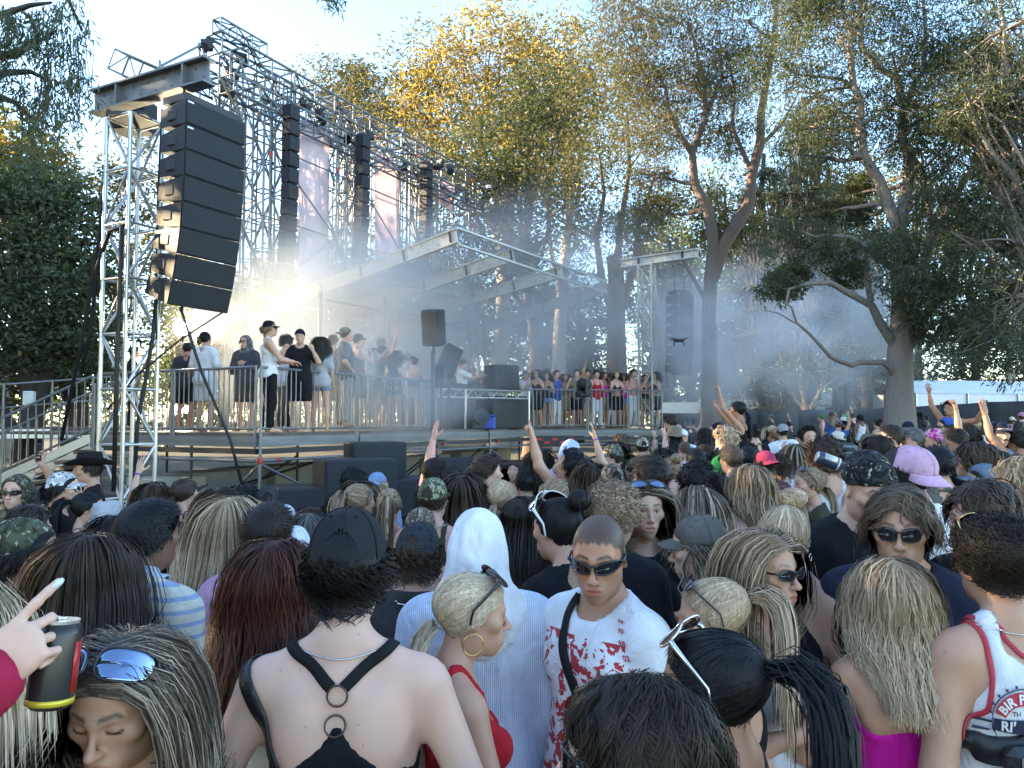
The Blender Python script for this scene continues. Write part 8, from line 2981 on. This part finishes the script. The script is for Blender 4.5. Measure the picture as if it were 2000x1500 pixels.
 (1475, 828, 28, 30, 'm', 'light', ('crop', 'dk'), ('cap', 'blk'), ('tee', 'blk'), dict(arms=('down', 'down')), "man in a black cap near the woman with the raised arm"),
 (1424, 834, 38, 40, 'm', 'light', ('curly', 'bl'), None, ('tee', 'green'), {}, "person with tangled straw-blond hair and headband"),
 (1412, 854, 38, -10, 'm', 'light', ('short', 'br'), ('bucket', 'lgrey', 'camo', 'white'), ('tee', 'green'), {}, "person in a pale patterned bucket hat"),
 (1310, 868, 26, 10, 'f', 'light', ('long', 'dbl'), None, ('tee', 'grey'), dict(arms=('fist', 'pointup')), "blonde person raising both fists"),
 (1290, 873, 30, 0, 'f', 'light', ('wavy', 'dk'), None, ('tee', 'blk'), {}, "person with wide dark hair left of the raised fists"),
 (1335, 862, 26, 20, 'm', 'pink', ('crop', 'lbr'), None, ('tee', 'white'), dict(arms=('pointup', 'down')), "pink-skinned man pointing one arm up left"),
 (1440, 872, 30, 0, 'f', 'light', ('long', 'blk'), None, ('tee', 'blk'), {}, "long black hair between the light brown and black crops"),
 (1560, 866, 40, 0, 'f', 'light', ('long', 'ash'), None, ('tube', 'blk'), {}, "woman with streaked long hair and bare shoulders in mid crowd"),
 (1540, 858, 34, 0, 'm', 'mid', ('crop', 'br'), ('cap_back', 'white'), ('tee', 'blk'), {}, "person in a white cap and black shirt left of the streaked hair"),
 (1690, 846, 34, 20, 'm', 'light', ('short', 'dk'), ('cap', 'taupe'), ('tee', 'blk'), {}, "person in a tan brimmed hat left of the dark wavy crown"),
]


def dress_up(rec, ex):
    if 'band' in ex: wristband(rec, ex['band'], PURPLE)
    if 'hood' in ex: hood(rec, ex['hood'][0], 'hood', ex['hood'][1], .08, ex['hood'][2])
    if 'neck' in ex: loop_tube(rec, (0, -.02, 1.465), -12, .075, .002, "necklace", MAT['silver'])
    if 'phone' in ex:
        p, z, n = hand_world(rec, 1, .09, .03)
        phone_at(p + Vector((0, 0, .02)), (0, 0, 1), n, ex['phone'], (.6, .58, .58) if 'white' in ex['phone'] else (.03, .03, .03))
    if 'moustache' in ex:
        V, F = MB().tube([(-.024, .099, -.056), (-.012, .107, -.05), (0, .109, -.049), (.012, .107, -.05), (.024, .099, -.056)], [.003, .006, .006, .006, .003], 6).data()
        link("moustache", mesh_np("moustache", V, F, MAT['hair']), rec['root'], None, HAIR['br'][0]).matrix_local = rec['Mh']


for px, py, hw, yaw, sex, sk, hr_, hat, top, ex, lab in CR:
    kw = {k_: v for k_, v in ex.items() if k_ not in ('band', 'hood', 'neck', 'phone', 'moustache')}
    rec = person(px, py, hw, yaw, lab, sex=sex, skin=sk, hair=hr_, hat=hat, top=top, group=GC, lean=(random.uniform(-1.2, 1.5), random.uniform(-1.5, 1.5)), **kw)
    dress_up(rec, ex)

# two people lifted above the crowd
r = person(1440, 783, 27, 58, "black-haired woman in a black tank sitting high above the crowd, one arm straight up", sex='f', skin='tan', hair=('lowpony', 'blk'), top=('singlet', 'blk'), arms=('pointup', 'film'), z0=pt(1440, 783, 9.9).z - 1.62, smin=.9, smax=.98, dd=9.9, lod=1)
r = person(1430, 838, 27, 40, "man carrying the black-haired woman on his shoulders", hair=('short', 'dk'), top=('tee', 'blk'), lod=2, dd=9.85)
r = person(1855, 783, 22, 120, "bare-chested man lifted above the crowd before the marquee, arms spread", skin='tan', hair=('short', 'dk'), top=None, bot=('shorts', 'blk'), arms=(((.9, .2, .1), (.6, .4, .7), None, (0, 1, 0), 'fist'), 'up'), z0=pt(1855, 783, 12.5).z - 1.68, dd=12.5, lod=1)
r = person(1856, 822, 20, 60, "person carrying the bare-chested man on the shoulders", hair=('short', 'blk'), top=('tee', 'dgrey'), lod=2, dd=12.4)
# cup of the plaid-cap man
can_at(pt(1618, 900, 3.9), (-.9, .1, .35), "navy and cream chequered drink can tilted to the plaid-cap man's mouth", (.05, .06, .10), (.5, .48, .42))

# ------------------------------------------------------------------ far rows
gf = np.random.default_rng(5)
HS = [('short', 'm'), ('crop', 'm'), ('mid', 'm'), ('curly', 'm'), ('long', 'f'), ('wavy', 'f'), ('pony', 'f'), ('bun', 'f'), ('short', 'm'), ('long', 'f')]
HN = dict(short="short", crop="cropped", mid="floppy", curly="curly", long="long", wavy="wavy", pony="ponytailed", bun="bunned")
CN = dict(blk="black", dk="dark", br="brown", lbr="light brown", dbl="dark-blond", bl="blond", gr="grey", red="reddish")
TN = dict(blk="black", white="white", grey="grey", navy="navy", red="red", pink="pink", blue="blue", green="green", khaki="khaki", maroon="maroon", cream="cream", lblue="pale blue", dgrey="charcoal", brown="brown")
HT = [None] * 8 + [('cap', 'blk'), ('cap', 'white'), ('cap_back', 'navy'), ('cap', 'cream'), ('cap_back', 'red'), ('bucket', 'khaki'), ('cap', 'grey'), ('cap_back', 'pink'), ('cap', 'green'), ('bucket', 'white')]
ARMS = ['down'] * 11 + ['up', 'pointup', 'fist', 'peace', 'wave', 'film']
AN = dict(up="one open hand up", pointup="one finger pointing up", fist="one fist raised", peace="two fingers raised", wave="one hand waving", film="holding a hand out high")
taken = [(c[0], c[1], c[2]) for c in CR] + [(1440, 783, 60), (1855, 790, 40)]
seen = {}
ZONES = [(1300, "by the foot of the right tower"), (1400, "under the smoke plume"), (1500, "before the black fence left of the van"), (1600, "below the parked van"), (1690, "beside the green board"), (1790, "in front of the big trunk"), (1880, "before the marquee's left end"), (2100, "before the marquee at the right")]
rows = []
for d_, n_ in ((8.2, 10), (9.5, 14), (11, 17), (13, 20), (15.5, 23), (18.5, 25), (22, 27), (26, 28), (29, 24)):
    x0, x1 = (1285, 2040) if d_ < 21 else (1300, 2030)
    for i in range(n_):
        px = x0 + (x1 - x0) * (i + .5 + gf.uniform(-.42, .42)) / n_
        dd = d_ * gf.uniform(.93, 1.07)
        if dd > 25 and px < 1500: dd = 25 * gf.uniform(.9, 1)
        hgt = gf.normal(1.72, .075)
        x = (px - 1000) / FPX * dd
        z = gz(x, dd) + hgt
        py = HOR - (z - HC) / dd * FPX
        hw = FPX * .175 / dd
        if any(abs(px - a) < (hw + c) * .42 and abs(py - b) < (hw + c) * .5 for a, b, c in taken): continue
        taken.append((px, py, hw))
        rows.append((px, py, hw, dd))
for px, py, hw, dd in rows:
    hs, sx = HS[gf.integers(len(HS))]
    hc = ['blk', 'dk', 'dk', 'br', 'br', 'lbr', 'dbl', 'bl', 'red', 'gr'][gf.integers(10)]
    hat = HT[gf.integers(len(HT))]
    tc = list(TN)[gf.integers(len(TN))] if gf.random() < .55 else ['blk', 'white', 'dgrey'][gf.integers(3)]
    ar = ARMS[gf.integers(len(ARMS))]
    sk = ['light', 'mid', 'pink', 'tan', 'brown', 'light'][gf.integers(6)]
    yaw = 25 + gf.normal() * 25 if gf.random() < .8 else gf.uniform(60, 300)
    zn = next(z for x, z in ZONES if px < x)
    hn = {'cap': "cap", 'cap_back': "backwards cap", 'bucket': "bucket hat"}
    lab = "%s in the far crowd, %s %s hair%s, %s top%s, %s" % ("man" if sx == 'm' else "woman", HN[hs], CN[hc], ", %s %s" % (TN[hat[1]], hn[hat[0]]) if hat else "", TN[tc], ", " + AN[ar] if ar != 'down' else "", zn)
    w_ = lab.split()
    if len(w_) > 16:
        lab = "%s with %s %s hair%s, %s top%s, %s" % ("man" if sx == 'm' else "woman", HN[hs], CN[hc], ", %s %s" % (TN[hat[1]], hn[hat[0]]) if hat else "", TN[tc], ", arm raised" if ar != 'down' else "", zn)
        if len(lab.split()) > 16: lab = "%s %s, %s %s hair%s, %s" % (TN[tc] + "-topped", "man" if sx == 'm' else "woman", HN[hs], CN[hc], ", %s" % (TN[hat[1]] + " " + hn[hat[0]]) if hat else "", zn)
    if lab in seen: lab = "another " + lab
    seen[lab] = 1
    person(px, py, hw, yaw, lab, sex=sx, skin=sk, hair=(hs, hc), hat=hat, top=(['tee', 'tee', 'singlet' if sx == 'f' else 'tank'][gf.integers(3)], tc), arms=('down', ar), group=GC, lean=(random.uniform(-5, 6), random.uniform(-5, 5)), dd=dd, lod=2 if hw > 17 else 3)

# ------------------------------------------------------------------ people on the stage
GS = "dancers on the stage"
ST = [
 (385, 655, 14.9, -30, 'm', 'tan', ('crop', 'br'), None, ('tank', 'brown'), ('shorts', 'blk'), 'down', "bare-armed man half hidden by the dazzling lamp"),
 (366, 668, 15.3, 10, 'm', 'tan', ('short', 'dk'), None, ('tee', 'dgrey'), ('shorts', 'blk'), 'down', "man in a dark shirt nearest the lamp on stage"),
 (408, 649, 13.9, -16, 'm', 'light', ('crop', 'dk'), ('cap_back', 'blk'), ('tee', 'white'), ('shorts', 'white'), 'chest', "man in white shirt and white shorts with a backwards black cap on stage"),
 (480, 654, 14.2, 170, 'm', 'light', ('none', 'dk'), None, ('shirt', (.03, .035, .05)), ('shorts', 'blk'), 'chest', "man in a dark patterned hooded shirt and glasses on stage"),
 (533, 627, 12.9, -62, 'm', 'light', ('mullet', 'dbl'), ('cap', 'blk'), ('tank', 'white'), ('trousers', 'blk'), 'rail', "man in white tank top and black visor leaning on the corner railing"),
 (588, 644, 13.5, -170, 'm', 'light', ('none', 'dk'), ('beanie', 'blk'), ('tee', 'blk'), ('shorts', 'blk'), 'face', "man in black with a dark mask, both fists by his face on stage"),
 (562, 655, 14.3, -40, 'm', 'light', ('curly', 'dk'), None, ('tee', 'white'), ('trousers', 'blk'), 'down', "curly-headed man just behind the masked man on stage"),
 (628, 658, 14.0, 6, 'f', 'light', ('long', 'dk'), None, ('tee', 'lgrey'), ('short_shorts', 'sky'), 'down', "woman with long dark hair in grey top and denim shorts on stage"),
 (682, 640, 15.0, -66, 'm', 'light', ('crop', 'br'), ('cap_back', 'khaki'), ('tee', 'grey'), ('trousers', 'lgrey'), 'hips', "tall man in grey with pale trousers on stage"),
 (655, 655, 15.8, 0, 'm', 'mid', ('short', 'dk'), None, ('tee', 'dgrey'), ('trousers', 'blk'), 'down', "dark-haired man behind the tall man in grey on stage"),
 (708, 652, 16.0, -60, 'm', 'light', ('crop', 'br'), ('cap', 'dgrey'), ('tank', 'blk'), ('shorts', 'blk'), 'sip', "man in a black tank and grey hat drinking on stage"),
 (752, 675, 16.6, -70, 'f', 'light', ('pony', 'br'), None, ('tee', 'blk'), ('shorts', 'khaki'), 'wave', "woman in black looking right with a hand up on stage"),
 (772, 684, 16.4, -10, 'f', 'light', ('long', 'br'), None, ('singlet', 'blk'), ('short_shorts', 'blk'), 'down', "woman with long brown hair and black outfit on stage, seen from behind"),
 (735, 660, 17.5, 0, 'm', 'mid', ('short', 'blk'), None, ('tee', 'teal'), ('trousers', 'blk'), 'up', "man with raised arm in the haze at the back of the stage"),
 (808, 698, 17.0, -20, 'f', 'light', ('bun', 'br'), None, ('tube', 'blk'), ('short_shorts', 'pink'), 'rail', "bare-shouldered woman in pink shorts at the railing end on stage"),
 (795, 690, 18.6, 30, 'm', 'light', ('short', 'br'), None, ('tee', 'white'), ('trousers', 'blk'), 'film', "man in white deep in the stage haze"),
 (884, 715, 20.6, -60, 'm', 'tan', ('short', 'dk'), None, ('tee', 'brown'), ('trousers', 'sky'), 'down', "man in a brown shirt standing behind the performer"),
 (912, 700, 19.6, -78, 'm', 'light', ('short', 'dk'), None, ('tee', 'white'), ('trousers', 'blk'), 'fwd', "performer in a white shirt bent over the mixing table"),
 (922, 720, 21.0, -150, 'm', 'light', ('short', 'br'), None, ('tee', 'grey'), ('trousers', 'blk'), 'film', "man filming with a phone behind the performer"),
 (935, 735, 20.4, -170, 'f', 'light', ('long', 'dk'), ('cap', 'blk'), ('singlet', 'blk'), ('shorts', 'blk'), 'rail', "woman in a black cap beside the performer"),
 (957, 735, 21.6, 170, 'm', 'pink', ('crop', 'br'), None, ('tank', 'white'), ('shorts', 'blk'), 'down', "bare-armed man left of the big monitor speaker"),
 (905, 718, 22.0, -100, 'f', 'light', ('long', 'lbr'), None, ('singlet', 'white'), ('shorts', 'blk'), 'hips', "woman in white near the tilted speaker behind the performer"),
]
for px, py, d, yaw, sex, sk, hr_, hat, top, bot, arm, lab in ST:
    p = pt(px, py, d)
    arms = ('face', 'face') if arm == 'face' else (arm, arm) if arm in ('rail', 'fwd', 'chest') else ('down', arm)
    rec = person(px, py, 999, yaw, lab, z0=DECK, dd=d, smin=.88, smax=1.12, sex=sex, skin=sk, hair=hr_, hat=hat, top=top, bot=bot, arms=arms, group=GS, lean=(random.uniform(-3, 6), random.uniform(-4, 4)), lod=1 if d < 15.2 else 2,
                 hp=-22 if 'performer in' in lab else 0, glasses=('wrap',) if ('glasses' in lab or 'visor' in lab) else None, off=.018 if top[0] == 'tee' else None)
    if 'hooded' in lab: hood(rec, (.05, .055, .07), 'hood', 'camo', .08, (.2, .2, .22))
# far wing: a line of dancers behind the railing
gw = np.random.default_rng(12)
WG = [("sunglasses and a black top", 'f', 'wavy', 'br', ('singlet', 'blk'), 'face'), ("a black top and folded arms", 'f', 'long', 'dk', ('singlet', 'blk'), 'chest'), ("a bright blue shirt", 'm', 'short', 'dk', ('tee', 'blue'), 'down'), ("a patterned tan top", 'f', 'long', 'lbr', ('tube', 'khaki'), 'chest'),
      ("an olive shirt, hands by the face", 'm', 'crop', 'br', ('tee', 'khaki'), 'face'), ("a beige shirt and one arm up", 'm', 'short', 'br', ('tee', 'khaki'), 'pointup'), ("a red head band", 'm', 'short', 'red', ('tank', 'red'), 'down'), ("a hot pink top", 'f', 'long', 'dk', ('singlet', 'hpink'), 'rail'),
      ("a black bikini top", 'f', 'wavy', 'dbl', ('crop', 'blk'), 'rail'), ("reddish hair and a pink vest", 'f', 'long', 'red', ('singlet', 'hpink'), 'rail'), ("a bare chest and pink scarf", 'm', 'short', 'br', None, 'chest'), ("black hair leaning out", 'f', 'lowpony', 'blk', ('singlet', 'blk'), 'rail'),
      ("a floral top at the very end", 'f', 'long', 'br', ('tube', 'maroon'), 'rail'), ("a white shirt further back", 'm', 'short', 'dk', ('tee', 'white'), 'film'), ("a grey shirt further back", 'm', 'curly', 'dk', ('tee', 'grey'), 'down'), ("a teal top further back", 'f', 'pony', 'br', ('singlet', 'teal'), 'up'),
      ("a dark cap further back", 'm', 'crop', 'dk', ('tee', 'dgrey'), 'down'), ("pale hair further back", 'f', 'long', 'bl', ('singlet', 'white'), 'wave'), ("a navy shirt further back", 'm', 'short', 'br', ('tee', 'navy'), 'down'), ("a cream top further back", 'f', 'bun', 'dk', ('singlet', 'cream'), 'down')]
for i, (lb, sex, hs, hc, top, arm) in enumerate(WG):
    back = i >= 13
    f = (i - 13) / 6.5 if back else i / 12.0
    e = Cc.lerp(Dd, .06 + .92 * f)
    nb2 = Vector((-(Dd - Cc).y, (Dd - Cc).x, 0)).normalized()
    q = e + nb2 * ((1.3 + .5 * gw.random()) if back else (.32 + .25 * gw.random()))
    arms = (arm, arm) if arm in ('rail', 'chest', 'face') else ('down', arm)
    person_at((q.x, q.y, DECK), (.98 if sex == 'm' else .93) + gw.uniform(-.03, .03), 180 + gw.uniform(-60, 40) + 10, ("man" if sex == 'm' else "woman") + " on the far wing of the stage with " + lb, sex, ['light', 'mid', 'pink', 'tan'][i % 4], (hs, hc), ('cap', 'dgrey') if 'cap' in lb else None, top,
              arms, lod=2, group=GS, bot=(['shorts', 'short_shorts', 'trousers', 'shorts'][i % 4], ['blk', 'sky', 'white', 'khaki'][i % 4]), glasses=('oval',) if 'sunglasses' in lb else None)
rec = person_at(tuple(st(1.2, 4.75, DECK)), 1.0, -60, "person in black on the stair landing behind the left tower", 'm', 'light', ('short', 'dk'), None, ('tee', 'blk'), ('chest', 'down'), lod=2)
